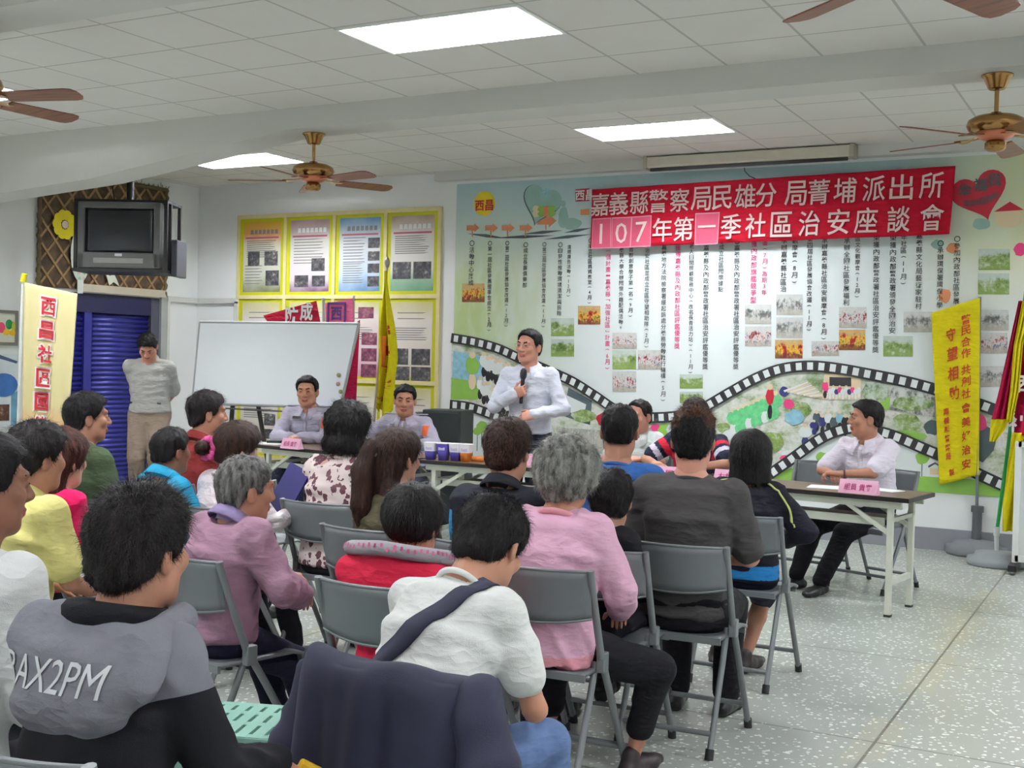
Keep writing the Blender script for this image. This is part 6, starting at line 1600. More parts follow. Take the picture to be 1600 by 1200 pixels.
c_lv = cloth('lavender_jacket', (150, 116, 134), 320, .10); c_lvc = cloth('lavender_collar', (140, 126, 164), 400, .06)
P = person('person with short grey hair in mauve jacket, seated sideways of the aisle', hd(384, 709, 4.4), -12, AUD, lean=(6, 10, 18), nk=26, look=(-14, 4, 0), seed=16, skin='tan', wid=1.1, belly=.02, face=True,
    hair=SHORT('salt', strands=4000, slen=.02, th=.010), top=dict(mat=c_lv, pad=.03, wr=0.0126, collar='polo', cmat=c_lvc, name='jacket', hem=-.02), bottom=dict(mat=c_navy), shoe=c_shoe,
    arms={1: dict(t=(.16, .26, .64), pole=(.9, -.3, -.6)), -1: dict(t=(.0, .30, .68), pole=(-.6, -.6, -.5))})
seat_for(P, 'grey folding chair under the person in mauve jacket')
c_yw = cloth('yellow_polo', (212, 204, 130), 420, .04)
P = person('person in pale yellow polo shirt seated at left', hd(58, 658, 4.35), -4, AUD, lean=(5, 9, 14), nk=20, look=(-6, 4, 0), seed=17, skin='tan', wid=1.08,
    hair=SHORT('soft', strands=4500, slen=.03, th=.018, top=.012, rough=.006, mess=.4), top=dict(mat=c_yw, sleeve=.38, pad=.024, wr=0.0092, collar='polo'), bottom=dict(mat=c_pants), shoe=c_shoe)
seat_for(P, 'grey folding chair under the person in pale yellow polo')
# --- third row
c_hp = cloth('hot_pink', (214, 30, 92), 400, .06)
def spots_extra(P):
    q = on_surface(P, 'shirt', (0, 1, 0), .003); N = P['Np']; mb = MB()
    for x, z, r_ in ((.03, -.13, .016), (.065, -.125, .015), (.045, -.155, .015), (-.08, -.10, .014), (.13, -.15, .014), (-.03, -.2, .015), (.1, -.22, .014), (.15, -.10, .012)):
        mb.poly([tuple(q(N + V3(x + r_ * math.cos(a), 0, z + r_ * math.sin(a)))) for a in np.linspace(0, 2 * math.pi, 12, endpoint=False)])
    mb.build('printed_spots', plain('print_black', (40, 40, 42)), child(P, 'shirt'))
P = person('person with long reddish brown hair in hot pink spotted top', hd(97, 668, 5.0), -2, AUD, lean=(5, 8, 14), nk=20, look=(4, 4, 0), seed=18, skin='pale', female=True, wid=1.0,
    hair=dict(style='long', mat=HR['red'], th=.02, rough=.004, strands=3500, slen=.06, mess=.12, lift=.1, toplift=.05, extra=lambda f, G, Rm, sc: f.loft([(G((0, -.06, .0)), .085, .06), (G((0, -.08, -.2)), .085, .04)], Rm[:, 0], 2.4, .03, .03), zl=[(-.2, -.2), (.0, -.16), (.03, -.08), (.048, .03), (.07, .058), (.1, .075), (.14, .09)]),
    top=dict(mat=c_hp, sleeve=.38, pad=.022, wr=0.0092, collar='crew'), bottom=dict(mat=c_pants), shoe=c_shoe, extra=spots_extra)
seat_for(P, 'grey folding chair under the person in hot pink top')
c_gt = cloth('charcoal_tee', (66, 64, 64), 420, .06)
def dye(lc): return ((lc[:, 2] > .062) & (lc[:, 1] > -.09)).astype(np.int32)
P = person('person in charcoal t-shirt with brown dyed hair on top', hd(1084, 637, 4.95), 8, AUD, lean=(2, 5, 10), nk=12, look=(10, 2, 0), seed=19, skin='rose', wid=1.06,
    hair=dict(style='short', mat=[HR['black'], HR['dye']], paint=dye, th=.012, top=.022, rough=.008, strands=6000, slen=.028, mess=.4, toplift=.6), top=dict(mat=c_gt, sleeve=.42, pad=.02, wr=0.0080, collar='crew', hem=-.04), bottom=dict(mat=c_black), shoe=c_shoe,
    arms={1: dict(t=(.08, .26, .70), pole=(.8, -.5, -.4)), -1: dict(t=(-.08, .26, .70), pole=(-.8, -.5, -.4))})
c_ = seat_for(P, 'grey folding chair with red mark on backrest, under the person in charcoal t-shirt', 0, drot=-.09)
mb = MB(); mb.box((-.05, -.2195, .765), (-.02, -.214, .778)); mb.build('red_mark', plain('mark_red', (150, 40, 44), .6), c_)
c_tp = cloth('black_polo', (32, 34, 42), 420, .06); c_sky = cloth('sky_blue_panel', (60, 140, 190), 420, .05)
def polo_paint(C, P):
    return ((np.abs(C[:, 0]) > .205) & (C[:, 2] < P['Np'][2] - .11) & (C[:, 1] < P['Np'][1] + .02)).astype(np.int32)
P = person('person in black polo shirt with sky blue side panels, dark brown hair', hd(794, 654, 4.85), 4, AUD, lean=(3, 7, 12), nk=16, look=(4, 3, 0), seed=20, skin='mid', wid=1.06,
    hair=SHORT('brown', strands=5000, slen=.025, th=.02, top=.012, rough=.005, mess=.3), top=dict(mat=[c_tp, c_sky], sleeve=.38, pad=.022, wr=0.0069, collar='polo', paint=polo_paint), bottom=dict(mat=c_pants), shoe=c_shoe)
seat_for(P, 'grey folding chair under the person in black polo with blue panels')
P = person('small child with black hair in dark clothes between pink jacket and charcoal t-shirt', hd(953, 776, 4.75), 4, AUD, lean=(3, 5, 8), nk=12, look=(24, 6, 0), seed=21, skin='mid', wid=.72, hs=.93,
    hair=SHORT('black', strands=3000, slen=.035, th=.02, rough=.008, freq=40), top=dict(mat=c_black, pad=.02, sleeve=.38), bottom=dict(mat=c_pants), shoe=c_shoe, s=.66, legs={sg: dict(a=(sg * .09, .30, .20)) for sg in (-1, 1)}, arms={sg: dict(t=(sg * .1, .22, .6), pole=(sg * .6, -.6, -.5)) for sg in (-1, 1)})
seat_for(P, 'grey folding chair under the small child in dark clothes')
c_ol2 = cloth('olive_brown_top', (74, 70, 52), 400, .08)
def pony_post(f, G, Rm, sc):
    f.ell(G((-.03, -.115, .045)), V3(.032, .03, .034) * sc, Rm, .02)
    for a, b, ra, rb in (((-.03, -.125, .05), (-.045, -.15, -.06), .036, .05), ((-.045, -.15, -.06), (-.04, -.145, -.20), .05, .046), ((-.04, -.145, -.20), (-.03, -.125, -.34), .046, .022)): f.cone(G(a), G(b), ra * sc, rb * sc, .02)
    f.loft([(G((0, -.05, -.02)), .075 * sc, .05 * sc), (G((0.01, -.075, -.16)), .07 * sc, .035 * sc)], Rm[:, 0], 2.3, .03, .03)
def pony_extra(P):
    G = P['G']; mb = MB(); mb.tube([tuple(G((-.035 + .036 * math.cos(a), -.128 + .012 * math.sin(a), .018 + .02 * math.sin(a)))) for a in np.linspace(0, 2 * math.pi, 20, endpoint=False)], .008, 8, closed=True); mb.build('hair_tie', plain('hair_tie_brown', (120, 98, 84), .6), child(P, 'hair'))
P = person('person with long dark ponytail in olive brown top', hd(622, 667, 5.15), 0, AUD, lean=(4, 7, 12), nk=18, look=(-12, 5, 0), seed=22, skin='mid', female=True,
    hair=dict(style='short', mat=HR['brown'], th=.016, rough=.004, strands=4200, slen=.07, mess=.14, lift=.1, toplift=.05, zl=[(-.16, -.1), (-.02, -.07), (.0, .0), (.02, -.04), (.045, .02), (.07, .058), (.1, .075), (.14, .09)], post=pony_post),
    top=dict(mat=c_ol2, pad=.022, wr=0.0092, name='top'), bottom=dict(mat=c_pants), shoe=c_shoe, extra=pony_extra)
seat_for(P, 'grey folding chair under the person with long ponytail')
c_tq = cloth('turquoise_shirt', (52, 166, 206), 420, .05)
P = person('boy in turquoise polo shirt with cropped black hair', hd(267, 667, 5.7, .015), -4, AUD, lean=(4, 7, 11), nk=18, look=(-8, 2, 0), seed=23, skin='dark', wid=.86, hs=.9,
    hair=SHORT('black', style='crew', strands=2500, slen=.014, th=.009), top=dict(mat=c_tq, sleeve=.38, pad=.022, wr=0.0080, collar='polo'), bottom=dict(mat=c_pants), shoe=c_shoe)
seat_for(P, 'grey folding chair under the boy in turquoise polo')
c_og = cloth('olive_green_shirt', (62, 76, 52), 400, .08)
P = person('person in olive green polo before the blue shutter, face turned to the right', hd(134, 611, 6.0), -8, AUD, lean=(3, 6, 10), nk=14, look=(-22, 0, 0), seed=24, skin='tan', wid=1.06, face=True,
    hair=SHORT('black', strands=3000, slen=.03), top=dict(mat=c_og, sleeve=.38, pad=.022, wr=0.0092, collar='polo'), bottom=dict(mat=c_pants), shoe=c_shoe)
seat_for(P, 'grey folding chair under the person in olive green polo')
# --- fourth row
c_wk = cloth('white_knit', (222, 212, 214), 240, .04, bump=.5)
def bun_post(f, G, Rm, sc): f.ell(G((-.055, -.155, -.005)), V3(.042, .036, .036) * sc, Rm, .012)
def bun_extra(P):
    G = P['G']; mb = MB(); rnd = random.Random(2)
    ring = [tuple(G((-.05 + (.040 + .008 * math.sin(5 * a)) * math.cos(a) * .8, -.128 + .015 * math.cos(a), -.003 + (.042 + .006 * math.cos(7 * a)) * math.sin(a)))) for a in np.linspace(0, 2 * math.pi, 36, endpoint=False)]
    mb.tube(ring, [.017 + .005 * math.sin(i * 2.3) for i in range(36)], 9, closed=True); mb.build('scrunchie', plain('scrunchie_pink', (216, 80, 140), .7, var=.3, scale=60), child(P, 'hair'))
P = person('person in white knit top with brown bun and pink scrunchie', hd(374, 659, 5.75), -6, AUD, lean=(4, 7, 14), nk=22, look=(-16, 8, 0), seed=25, skin='pale', female=True, wid=.98,
    hair=dict(style='short', mat=HR['brown'], th=.022, top=.008, rough=.005, strands=3500, slen=.05, mess=.25, lift=.15, toplift=.1, zl=[(-.16, -.075), (-.04, -.07), (-.01, -.03), (.015, -.03), (.045, .02), (.07, .056), (.1, .07), (.14, .09)], post=bun_post),
    top=dict(mat=c_wk, pad=.024, wr=0.0092, name='knit_top', collar='rib'), bottom=dict(mat=c_pants), shoe=c_shoe, extra=bun_extra, arms={1: dict(t=(.10, .34, .72), pole=(.7, -.6, -.5)), -1: dict(t=(-.1, .3, .66), pole=(-.6, -.6, -.5))})
BUN = P
seat_for(P, 'grey folding chair under the person with bun and pink scrunchie')
def floral():
    t = NT('floral_blouse'); v = t.voro(30, t.mapping((1, 1, .8)), 'Distance'); n = t.noise(13, 3); n2 = t.noise(48, 2)
    f = t.math('MULTIPLY', t.math('GREATER_THAN', n, .47), t.math('LESS_THAN', t.math('ADD', v, t.math('MULTIPLY', n2, .6)), .78))
    t.color(t.mix(f, (220, 206, 202), (96, 58, 68))); t.set(.85); return t.m
P = person('person with full black bobbed hair in white blouse with plum flowers', hd(545, 630, 6.0), 2, AUD, lean=(3, 6, 12), nk=18, look=(2, 6, 0), seed=26, skin='pale', female=True, wid=1.04,
    hair=dict(style='bob', mat=HR['black'], th=.03, top=.01, rough=.009, freq=40, strands=5000, slen=.055, mess=.35, lift=.2, toplift=.1, extra=lambda f, G, Rm, sc: f.ell(G((0, -.025, -.065)), V3(.112, .112, .075) * sc, Rm, .03), zl=[(-.16, -.115), (.0, -.11), (.03, -.09), (.048, .0), (.07, .05), (.1, .075), (.14, .09)]),
    top=dict(mat=floral(), pad=.024, wr=0.0092, name='blouse', collar='crew', hem=-.05), bottom=dict(mat=c_black), shoe=c_sand)
seat_for(P, 'grey folding chair under the person in flowered blouse')
c_bl = cloth('blue_tee', (56, 100, 166), 420, .05)
P = person('person in plain blue t-shirt with very short black hair', hd(969, 632, 5.6, .012), 10, AUD, lean=(3, 6, 10), nk=14, look=(8, 2, 0), seed=27, skin='tan', wid=1.0,
    hair=SHORT('black', style='crew', strands=2500, slen=.012, th=.009), top=dict(mat=c_bl, sleeve=.38, pad=.02, wr=0.0069, collar='crew'), bottom=dict(mat=c_pants), shoe=c_shoe)
seat_for(P, 'grey folding chair under the person in blue t-shirt')
c_bj = cloth('bob_jacket_navy', (26, 26, 36), 380, .08); c_bb = cloth('bob_hem_blue', (40, 120, 180), 380, .05); c_lime = plain('piping_lime', (180, 190, 110), .7)
def bob_paint(C, P):
    z = C[:, 2]; return np.where((z > .50) & (z < .56) & (np.abs(C[:, 0]) < .2), 1, 0).astype(np.int32)
def bob_extra(P):
    N = P['Np']
    for sg in (-1, 1): ribbon(P, 'jacket', 'piping', [N + V3(sg * .075, -.02, 0), N + V3(sg * .13, -.05, -.04), N + V3(sg * .20, -.05, -.10), N + V3(sg * .235, -.05, -.2)], .008, c_lime, (-sg * .45, .5, -.7), .004)
P = person('person with chin-length black bob in navy jacket with blue hem band', hd(1174, 672, 5.9), 6, AUD, lean=(2, 5, 10), nk=14, look=(10, 4, 0), seed=28, skin='tan', female=True, wid=1.1,
    hair=dict(style='bob', mat=HR['black'], th=.022, top=.006, rough=.0025, strands=5000, slen=.06, mess=.08, lift=.06, toplift=.03, extra=lambda f, G, Rm, sc: f.loft([(G((0, -.03, .0)), .098 * sc, .09 * sc), (G((0, -.035, -.13)), .104 * sc, .085 * sc)], Rm[:, 0], 2.3, .03, .03), zl=[(-.18, -.125), (.0, -.12), (.03, -.1), (.05, .0), (.07, .05), (.1, .075), (.14, .09)]),
    top=dict(mat=[c_bj, c_bb], pad=.028, wr=0.0069, name='jacket', hem=-.06, paint=bob_paint), bottom=dict(mat=c_navy, leg=.05), shoe=c_sand, extra=bob_extra,
    legs={1: dict(a=(.0, .12, .085)), -1: dict(a=(-.16, .16, .085))}, arms={1: dict(t=(.16, .22, .66), pole=(.9, -.2, -.5)), -1: dict(t=(-.1, .26, .66), pole=(-.7, -.4, -.5))})
seat_for(P, 'grey folding chair under the person with black bob, rightmost of the audience', 0, drot=-.1)
c_mr = cloth('maroon_shirt', (128, 46, 46), 400, .08)
P = person('person in maroon shirt looking to the right before the white board', hd(323, 609, 6.7), -14, AUD, lean=(3, 6, 10), nk=14, look=(-20, 2, 0), seed=29, skin='tan', wid=1.08, face=True,
    hair=SHORT('soft', strands=3000, slen=.03, th=.014), top=dict(mat=c_mr, pad=.024, wr=0.0092, collar='polo'), bottom=dict(mat=c_pants), shoe=c_shoe)
seat_for(P, 'grey folding chair under the person in maroon shirt')
# empty chairs
p_ = at(440, 757, F=6.9); chair(p_.x - .12, p_.y + .05, -.1, 'empty grey folding chair in the front row right of the white knit top')
# --- at the front
c_off = cloth('uniform_grey_lilac', (168, 164, 180), 420, .04); c_offp = cloth('uniform_trousers', (40, 44, 60))
def uniform(P):
    N, s = P['Np'], P['s']
    for sg in (-1, 1):
        S = P['arm'][sg][0]; f = Field(.006); a = N + V3(sg * .09, 0, .022); f.loft([(V3(sg * .095, S[1] - .0, N[2] + .012), .022, .006), (V3(S[0] + sg * .015, S[1], S[2] + .078), .026, .006)], (0, 1, 0), 3, .01, .004); quads_obj('epaulette', [f.mesh()], c_off, P['root'])
    C = P['Cp']; x_ = C[0]
    patch(P, 'shirt', 'name_badge', plain('badge_dark', (48, 46, 40), .5), x_ + .03, C[2] + .075, x_ + .12, C[2] + .097, off=.008)
    S, el, wr, _ = P['arm'][-1]; c_ = S + (el - S) * .32
    o = patch(P, 'shirt', 'shoulder_patch', plain('patch_orange', (226, 96, 50), .6, var=.2, scale=60), c_[0] - .028, c_[2] - .045, c_[0] + .035, c_[2] + .04, off=.006)
    for x in (.075, -.075): patch(P, 'shirt', 'pocket_flap', c_off, x_ + x - .05, C[2] + .03, x_ + x + .05, C[2] + .058, off=.005)
    ribbon(P, 'shirt', 'placket', [C + V3(0, 0, .12), C + V3(0, 0, .02), P['Wp'] + V3(0, 0, .05)], .03, c_off, (0, -1, 0), .004)
def arms_table(z=.775, w=.07, y=.40, ww=.55): return {sg: dict(t=(sg * w, y, z), pole=(sg * .9, -.2, -.5), b=(sg * .5, 0, .8), f=(-sg * .75, .65, -.05), curl=.5) for sg in (-1, 1)}
def front(px, py, F, z, dz=.012):
    p = at(px, py, F=F); return (p.x, p.y, p.z - dz)
P = person('uniformed officer in grey lilac shirt seated before the white board', front(480, 588, 10.75, 0), 197, PAN, lean=(5, 8, 12), nk=16, look=(6, 4, 2), seed=31, skin='tan', face=True, fine=.010, hs=1.1, wid=1.14,
    hair=SHORT('black', strands=1500, slen=.022, th=.012, zl=[(-.14, -.07), (-.07, -.066), (-.035, -.045), (-.018, -.005), (.0, .03), (.014, .0), (.03, .02), (.045, .07), (.07, .092), (.1, .10), (.14, .11)]), top=dict(mat=c_off, pad=.02, wr=0.0080, collar='shirt'), bottom=dict(mat=c_offp), shoe=c_shoe, arms=arms_table(.79, .05, .38), extra=uniform)
O1 = P; seat_for(P, 'grey folding chair under the officer before the white board, behind the left table')
P = person('uniformed officer in grey shirt with orange patch seated beside the loudspeaker', front(634, 601, 10.35, 0), 194, PAN, lean=(6, 9, 13), nk=16, look=(16, 5, -2), seed=32, skin='tan', face=True, fine=.010, hs=1.1, wid=1.14,
    hair=SHORT('black', style='crew', strands=1500, slen=.012, th=.009), top=dict(mat=c_off, pad=.02, wr=0.0080, collar='shirt'), bottom=dict(mat=c_offp), shoe=c_shoe, extra=uniform,
    arms={1: dict(t=(.26, .40, .79), pole=(.9, -.2, -.4), b=(0, 0, 1), f=(.1, .9, -.1)), -1: dict(t=(-.16, .36, .79), pole=(-.9, -.2, -.5), b=(0, 0, 1), f=(.8, .5, 0))})
O2 = P; seat_for(P, 'grey folding chair under the officer beside the loudspeaker')
c_wp = cloth('white_striped_shirt', (206, 210, 222), 420, .03)
def mic_for(P):
    S, el, wr, a = P['arm'][1]; R2, L = P['R2'], P['loc']
    fd = nrm(a['f'])
    g0 = wr + fd * .075 + V3(*a['b']) * -.022
    ax_ = nrm(V3(-.10, .12, .98)); 
    o = R2 @ (g0 - ax_ * .10) + V3(*L); o2 = R2 @ ax_
    r = thing('microphone', 'black microphone held up by the standing speaker', 'microphone', tuple(o))
    T = Vector((0, 0, 1)).rotation_difference(Vector(o2)).to_matrix().to_4x4()
    mb = MB(); mb.lathe([(.0, 0), (.013, .0), (.015, .02), (.014, .1), (.017, .18), (.019, .195)], 16, T=T); mb.build('handle', plain('black_plastic', (30, 30, 32)), r)
    mb = MB(); mb.lathe([(.019, .195), (.026, .21), (.028, .235), (.024, .262), (.012, .277), (.0, .28)], 16, T=T); mb.build('head', plain('mic_mesh', (50, 50, 54), .5, .4), r)
    return r
def glasses(P):
    G, Rm = P['G'], P['Rm']; mb = MB()
    for sg in (-1, 1):
        mb.tube([tuple(G((sg * .033 + .021 * math.cos(a), .108 - .004 * abs(math.cos(a)), .014 + .014 * math.sin(a)))) for a in np.linspace(0, 2 * math.pi, 18, endpoint=False)], .0011, 5, closed=True)
        mb.tube([tuple(G(p)) for p in ((sg * .054, .103, .018), (sg * .078, .06, .018), (sg * .083, .0, .012))], .0012, 5)
    mb.tube([tuple(G(p)) for p in ((-.012, .108, .016), (0, .111, .018), (.012, .108, .016))], .0011, 5); mb.build('glasses', plain('glasses_metal', (110, 100, 90), .3, .7), P['root'])
def speaker_extra(P):
    glasses(P); q = on_surface(P, 'shirt', (0, -1, 0), .003); C, W_ = P['Cp'], P['Wp']
    ribbon(P, 'shirt', 'placket', [C + V3(0, 0, .14), C + V3(0, 0, .05), W_ + V3(0, 0, .05), W_ + V3(0, 0, -.08)], .03, c_wp, (0, -1, 0), .004)
    patch(P, 'shirt', 'pocket', c_wp, C[0] - .13, C[2] - .03, C[0] - .04, C[2] + .07, off=.004)
P = person('person in white long sleeved shirt standing and speaking into a microphone', front(829, 515, 9.5, 0), 192, PAN, stand=True, lean=(1, 3, 5), nk=12, look=(-18, 2, -3), seed=33, skin='rose', face=True, fine=.010, hs=1.08, belly=.025, wid=.97,
    hair=dict(style='short', mat=HR['black'], th=.011, strands=1800, slen=.03, rough=.004, zl=[(-.14, -.07), (-.07, -.066), (-.035, -.045), (-.018, -.005), (.0, .03), (.014, .0), (.03, .02), (.045, .07), (.07, .094), (.1, .10), (.14, .11)]), top=dict(mat=c_wp, pad=.02, wr=0.0080, collar='shirt', hem=.03), bottom=dict(mat=c_navy, belt=c_shoe), shoe=c_shoe, extra=speaker_extra,
    arms={1: dict(t=(.055, .245, 1.255), pole=(.75, -.1, -.8), f=(-.75, .35, .25), b=(-.2, .85, -.1), side=-1, curl=1.15, thumb=1.0), -1: dict(t=(-.10, .235, 1.10), pole=(-.9, -.3, -.5), f=(.8, .25, -.25), b=(.1, .75, .5), curl=.7)})
SPK = P; mic_for(P)
c_ws = cloth('white_shirt_short', (214, 222, 220), 420, .03)
P = person('balding person in white shirt at the front table, half hidden by blue t-shirt', front(998, 624, 9.3, 0), 184, PAN, lean=(6, 9, 13), nk=16, look=(-18, 8, 0), seed=34, skin='rose', face=True, fine=.010, hs=1.06, belly=.02,
    hair=SHORT('soft', style='bald', strands=1200, slen=.02, th=.008, top=.0), top=dict(mat=c_ws, pad=.022, sleeve=.38, wr=0.0080, collar='shirt'), bottom=dict(mat=c_pants), shoe=c_shoe, arms=arms_table(.79, .08, .36))
seat_for(P, 'grey folding chair under the balding person in white shirt')
c_np = cloth('navy_polo', (34, 36, 56), 420, .05); c_rs = cloth('polo_red_stripe', (196, 40, 60), 420, .04); c_wst = cloth('polo_white_stripe', (206, 200, 216), 420, .03)
def stripe_paint(C, P):
    mi = np.zeros(len(C), np.int32)
    for sg in (-1, 1):
        S, el, wr, _ = P['arm'][sg]; d = el - S; L = np.linalg.norm(d); t = ((C - S) @ d) / L / L; m = (np.sign(C[:, 0]) == sg) & (np.abs(C[:, 0]) > .13)
        mi[m & (t > .22) & (t < .42)] = 1; mi[m & (t > .55) & (t < .72)] = 2
    return mi
P = person('person in navy polo with red and white sleeve stripes, hidden behind charcoal t-shirt', front(1086, 623, 8.75, 0), 186, PAN, lean=(8, 12, 16), nk=20, look=(4, 20, 0), seed=35, skin='mid', face=True, fine=.010, hs=1.06, wid=1.12, belly=.02,
    hair=SHORT('black', strands=1500, slen=.03, th=.012), top=dict(mat=[c_np, c_rs, c_wst], pad=.024, sleeve=.38, wr=0.0069, collar='polo', paint=stripe_paint), bottom=dict(mat=c_pants), shoe=c_shoe,
    arms={1: dict(t=(.24, .34, .79), pole=(.9, -.2, -.4), b=(0, 0, 1), f=(-.5, .8, 0)), -1: dict(t=(-.10, .40, .79), pole=(-.95, .1, -.3), b=(0, 0, 1), f=(.8, .4, 0))})
seat_for(P, 'grey folding chair under the person in striped navy polo')
c_wr = cloth('white_lilac_shirt', (218, 212, 224), 420, .03)
def watch(P):
    S, el, wr, _ = P['arm'][-1]; c_ = wr + nrm(el - wr) * .03; e = nrm(wr - el); a = nrm(np.cross(e, (0, 0, 1))); b = np.cross(e, a)
    mb = MB(); mb.tube([tuple(c_ + a * .031 * math.cos(t_) + b * .031 * math.sin(t_)) for t_ in np.linspace(0, 2 * math.pi, 20, endpoint=False)], .007, 6, closed=True); mb.build('wristband', plain('wristband_dark', (70, 40, 60), .5), P['root'])
    ribbon(P, 'shirt', 'placket', [P['Cp'] + V3(0, 0, .14), P['Cp'] + V3(0, 0, .02), P['Wp'] + V3(0, 0, .05)], .03, c_wr, (0, -1, 0), .004)
P = person('person in white short sleeved shirt seated at the right end of the tables', front(1356, 625, 8.3, 0), 160, PAN, lean=(4, 7, 11), nk=14, look=(-44, 0, 0), seed=36, skin='tan', face=True, fine=.010, hs=1.06, wid=1.08,
    hair=SHORT('black', style='crew', strands=2500, slen=.016, th=.011), top=dict(mat=c_wr, pad=.022, sleeve=.42, wr=0.0080, collar='shirt'), bottom=dict(mat=c_black), shoe=c_shoe, extra=watch,
    arms={1: dict(t=(.07, .36, .785), pole=(.95, -.1, -.35), b=(.2, 0, 1), f=(-.6, .75, 0), curl=.6), -1: dict(t=(-.0, .40, .80), pole=(-.95, -.1, -.35), b=(0, 0, 1), f=(.75, .5, 0), curl=.6)},
    legs={1: dict(a=(.24, .52, .085), f=(.3, 1, 0), pole=(.4, 1, .8)), -1: dict(a=(.02, .56, .085), f=(-.1, 1, 0))})
RM = P; seat_for(P, 'grey folding chair under the person at the right end of the tables', .0, dx=-.05)
p_ = at(1258, 735, z=.76); chair(p_.x + .05, p_.y + .05 if p_.y > 8.3 else 8.75, math.radians(172), 'empty grey folding chair behind the right table, left of the person in white short sleeves')
c_gp = cloth('grey_polo', (168, 168, 164), 420, .04); c_kh = cloth('khaki_trousers', (150, 134, 120), 420, .05)
P = person('person in grey polo and khaki trousers standing with bowed head by the blue door', front(229, 541, 11.5, 0, .0), 214, 'person standing by the door', stand=True, lean=(2, 4, 14), nk=36, look=(2, 44, 0), seed=37, skin='rose', face=True, hs=1.04, s=1.0, belly=.03, wid=1.06,
    hair=SHORT('black', strands=2000, slen=.025, th=.01, top=.0), top=dict(mat=c_gp, sleeve=.45, pad=.022, wr=0.0092, collar='polo', hem=.03), bottom=dict(mat=c_kh, belt=plain('belt_dark', (40, 34, 32), .5), pad=.02), shoe=c_shoe,
    arms={1: dict(t=(.06, -.17, .90), pole=(.9, -.35, -.2), f=(-.9, -.1, -.2), b=(0, -1, 0)), -1: dict(t=(-.06, -.15, .93), pole=(-.9, -.35, -.2), f=(.9, -.1, -.2), b=(0, -1, 0))})
STAND = P
# ------------------------------------------------------------------ things among the seats
# navy jacket over the backrest
t = NT('navy_jacket'); t.color(t.mix(t.noise(9, 4), (20, 22, 40), (34, 36, 60))); t.set(.85); t.bump(t.noise(300, 2), .3, .002); m_nj = t.m
r = thing('jacket', 'dark navy jacket draped over the back of the nearest folding chair', 'jacket', tuple(JC.location), JC.rotation_euler.z)
prof = [(-.10, .62), (-.115, .72), (-.135, .80), (-.165, .838), (-.205, .84), (-.240, .80), (-.262, .66), (-.285, .45), (-.305, .25), (-.315, .10)]
PS = spline(prof, 6)
def jk(u, v):
    k = v * (len(PS) - 1); i = min(len(PS) - 2, int(k)); q = k - i
    y = PS[i][0] + (PS[i + 1][0] - PS[i][0]) * q; z = PS[i][1] + (PS[i + 1][1] - PS[i][1]) * q
    a = (u - .5) * 2; half = .245 + (.09 if a > 0 else .045) * max(0, v - .4) + .02 * math.sin(v * 7)
    fo = max(0, v - .42)
    y += -.05 * (1 - a * a) * (1 if v > .3 else .6) - fo * (.035 * math.sin(a * 9 + v * 3) + .02 * math.sin(a * 17 + 1))
    edge = max(0, abs(a) - .8) / .2
    y += .03 * edge * edge * (v > .45); z += -.03 * edge * edge + .008 * math.sin(a * 6) * (.3 < v < .5) + .04 * a * (v > .9)
    return (a * half, y, z)
mb = MB(); mb.sheet(jk, 60, len(PS) - 1, .014); mb.build('jacket_body', m_nj, r)
f = Field(.010)
f.cone((.24, -.20, .80), (.30, -.24, .66), .05, .058, .03); f.cone((.30, -.24, .66), (.32, -.27, .36), .058, .05, .03); f.cone((.32, -.27, .36), (.30, -.26, .15), .05, .045, .03)
V, Q = f.mesh(); V = smooth(V, Q, 1); V = V + normals(V, Q) * (.010 * folds(V, 5, 8))[:, None]; quads_obj('sleeve', [(V, Q)], m_nj, r)
f = Field(.010)
f.cone((-.22, -.20, .78), (-.235, -.24, .62), .035, .045, .03); f.cone((-.235, -.24, .62), (-.25, -.26, .3), .045, .04, .03)
V, Q = f.mesh(); V = smooth(V, Q, 1); V = V + normals(V, Q) * (.010 * folds(V, 6, 8))[:, None]; quads_obj('sleeve', [(V, Q)], m_nj, r)
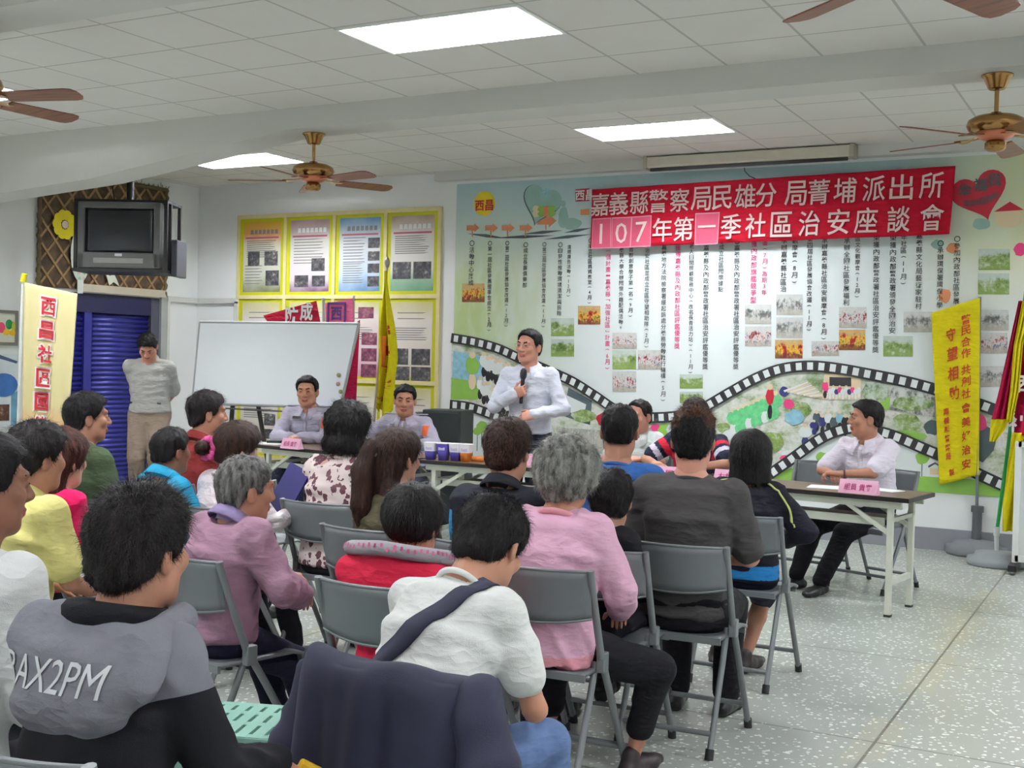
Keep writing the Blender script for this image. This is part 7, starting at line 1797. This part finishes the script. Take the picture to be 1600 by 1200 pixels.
# teal plastic stool between hoodie and jacket
p = at(405, 1128, z=.44); r = thing('plastic_stool', 'pale teal plastic stool with slotted seat between hoodie and navy jacket', 'stool', (p.x - .05, p.y + .0, 0), math.radians(20))
m_teal = plain('teal_plastic', (132, 176, 160), .4, var=.04)
mb = MB(); S = .16
for i in range(7):
    x0 = -S + 2 * S * i / 7
    mb.box((x0, -S, .42), (x0 + 2 * S / 7 - .012, S, .44)) if i not in (0, 6) else mb.box((x0, -S, .42), (x0 + 2 * S / 7 - (0 if i == 6 else .012), S, .44))
for y in (-S, -.05, .05, S - .03): mb.box((-S, y, .4205), (S, y + .03, .4395))
mb.box((-S - .006, -S - .006, .395), (S + .006, -S, .438)); mb.box((-S - .006, S, .395), (S + .006, S + .006, .438)); mb.box((-S - .006, -S, .395), (-S, S, .438)); mb.box((S, -S, .395), (S + .006, S, .438))
mb.build('seat', m_teal, r)
for sx in (-1, 1):
    for sy in (-1, 1):
        mb = MB(); T = [(sx * (S - .02), sy * (S - .02), .42), (sx * (S + .02), sy * (S + .02), 0)]
        a, b = Vector(T[0]), Vector(T[1]); w_ = .022
        mb.add([(a.x - w_, a.y - w_, a.z), (a.x + w_, a.y - w_, a.z), (a.x + w_, a.y + w_, a.z), (a.x - w_, a.y + w_, a.z), (b.x - w_ * .8, b.y - w_ * .8, 0), (b.x + w_ * .8, b.y - w_ * .8, 0), (b.x + w_ * .8, b.y + w_ * .8, 0), (b.x - w_ * .8, b.y + w_ * .8, 0)],
               [(3, 2, 1, 0), (4, 5, 6, 7), (0, 1, 5, 4), (1, 2, 6, 5), (2, 3, 7, 6), (3, 0, 4, 7)]); mb.build('leg', m_teal, r)
# yellow packet in the hoodie person's hand
S_, el_, wr_, a_ = HOOD['arm'][1]; g = HOOD['R2'] @ (wr_ + nrm(a_['f']) * .11) + V3(*HOOD['loc'])
r = thing('snack_packet', 'small yellow and green packet held beside the navy jacket', 'packet', tuple(g), .7)
mb = MB(); mb.box((-.028, -.012, -.03), (.028, .012, .035), b=.006, T=Matrix.Rotation(.5, 4, 'Y')); mb.build('packet', plain('packet_yellow', (222, 176, 40), .5, var=.15), r)
mb = MB(); mb.box((-.029, -.013, -.032), (-.008, .013, .02), b=.005, T=Matrix.Rotation(.5, 4, 'Y')); mb.build('printed_end', plain('packet_green', (190, 196, 60), .5), r)
# navy folder held by the person in white knit
S_, el_, wr_, a_ = BUN['arm'][1]; g = BUN['R2'] @ (wr_ + V3(-.10, .10, .10)) + V3(*BUN['loc'])
r = thing('folder', 'dark blue folder held by the person in white knit top', 'folder', tuple(g), -.35)
mb = MB(); mb.box((-.11, -.006, -.15), (.11, .006, .15), T=Matrix.Rotation(-.45, 4, 'X') @ Matrix.Rotation(.18, 4, 'Y')); mb.build('cover', plain('folder_blue', (38, 36, 104), .5), r)
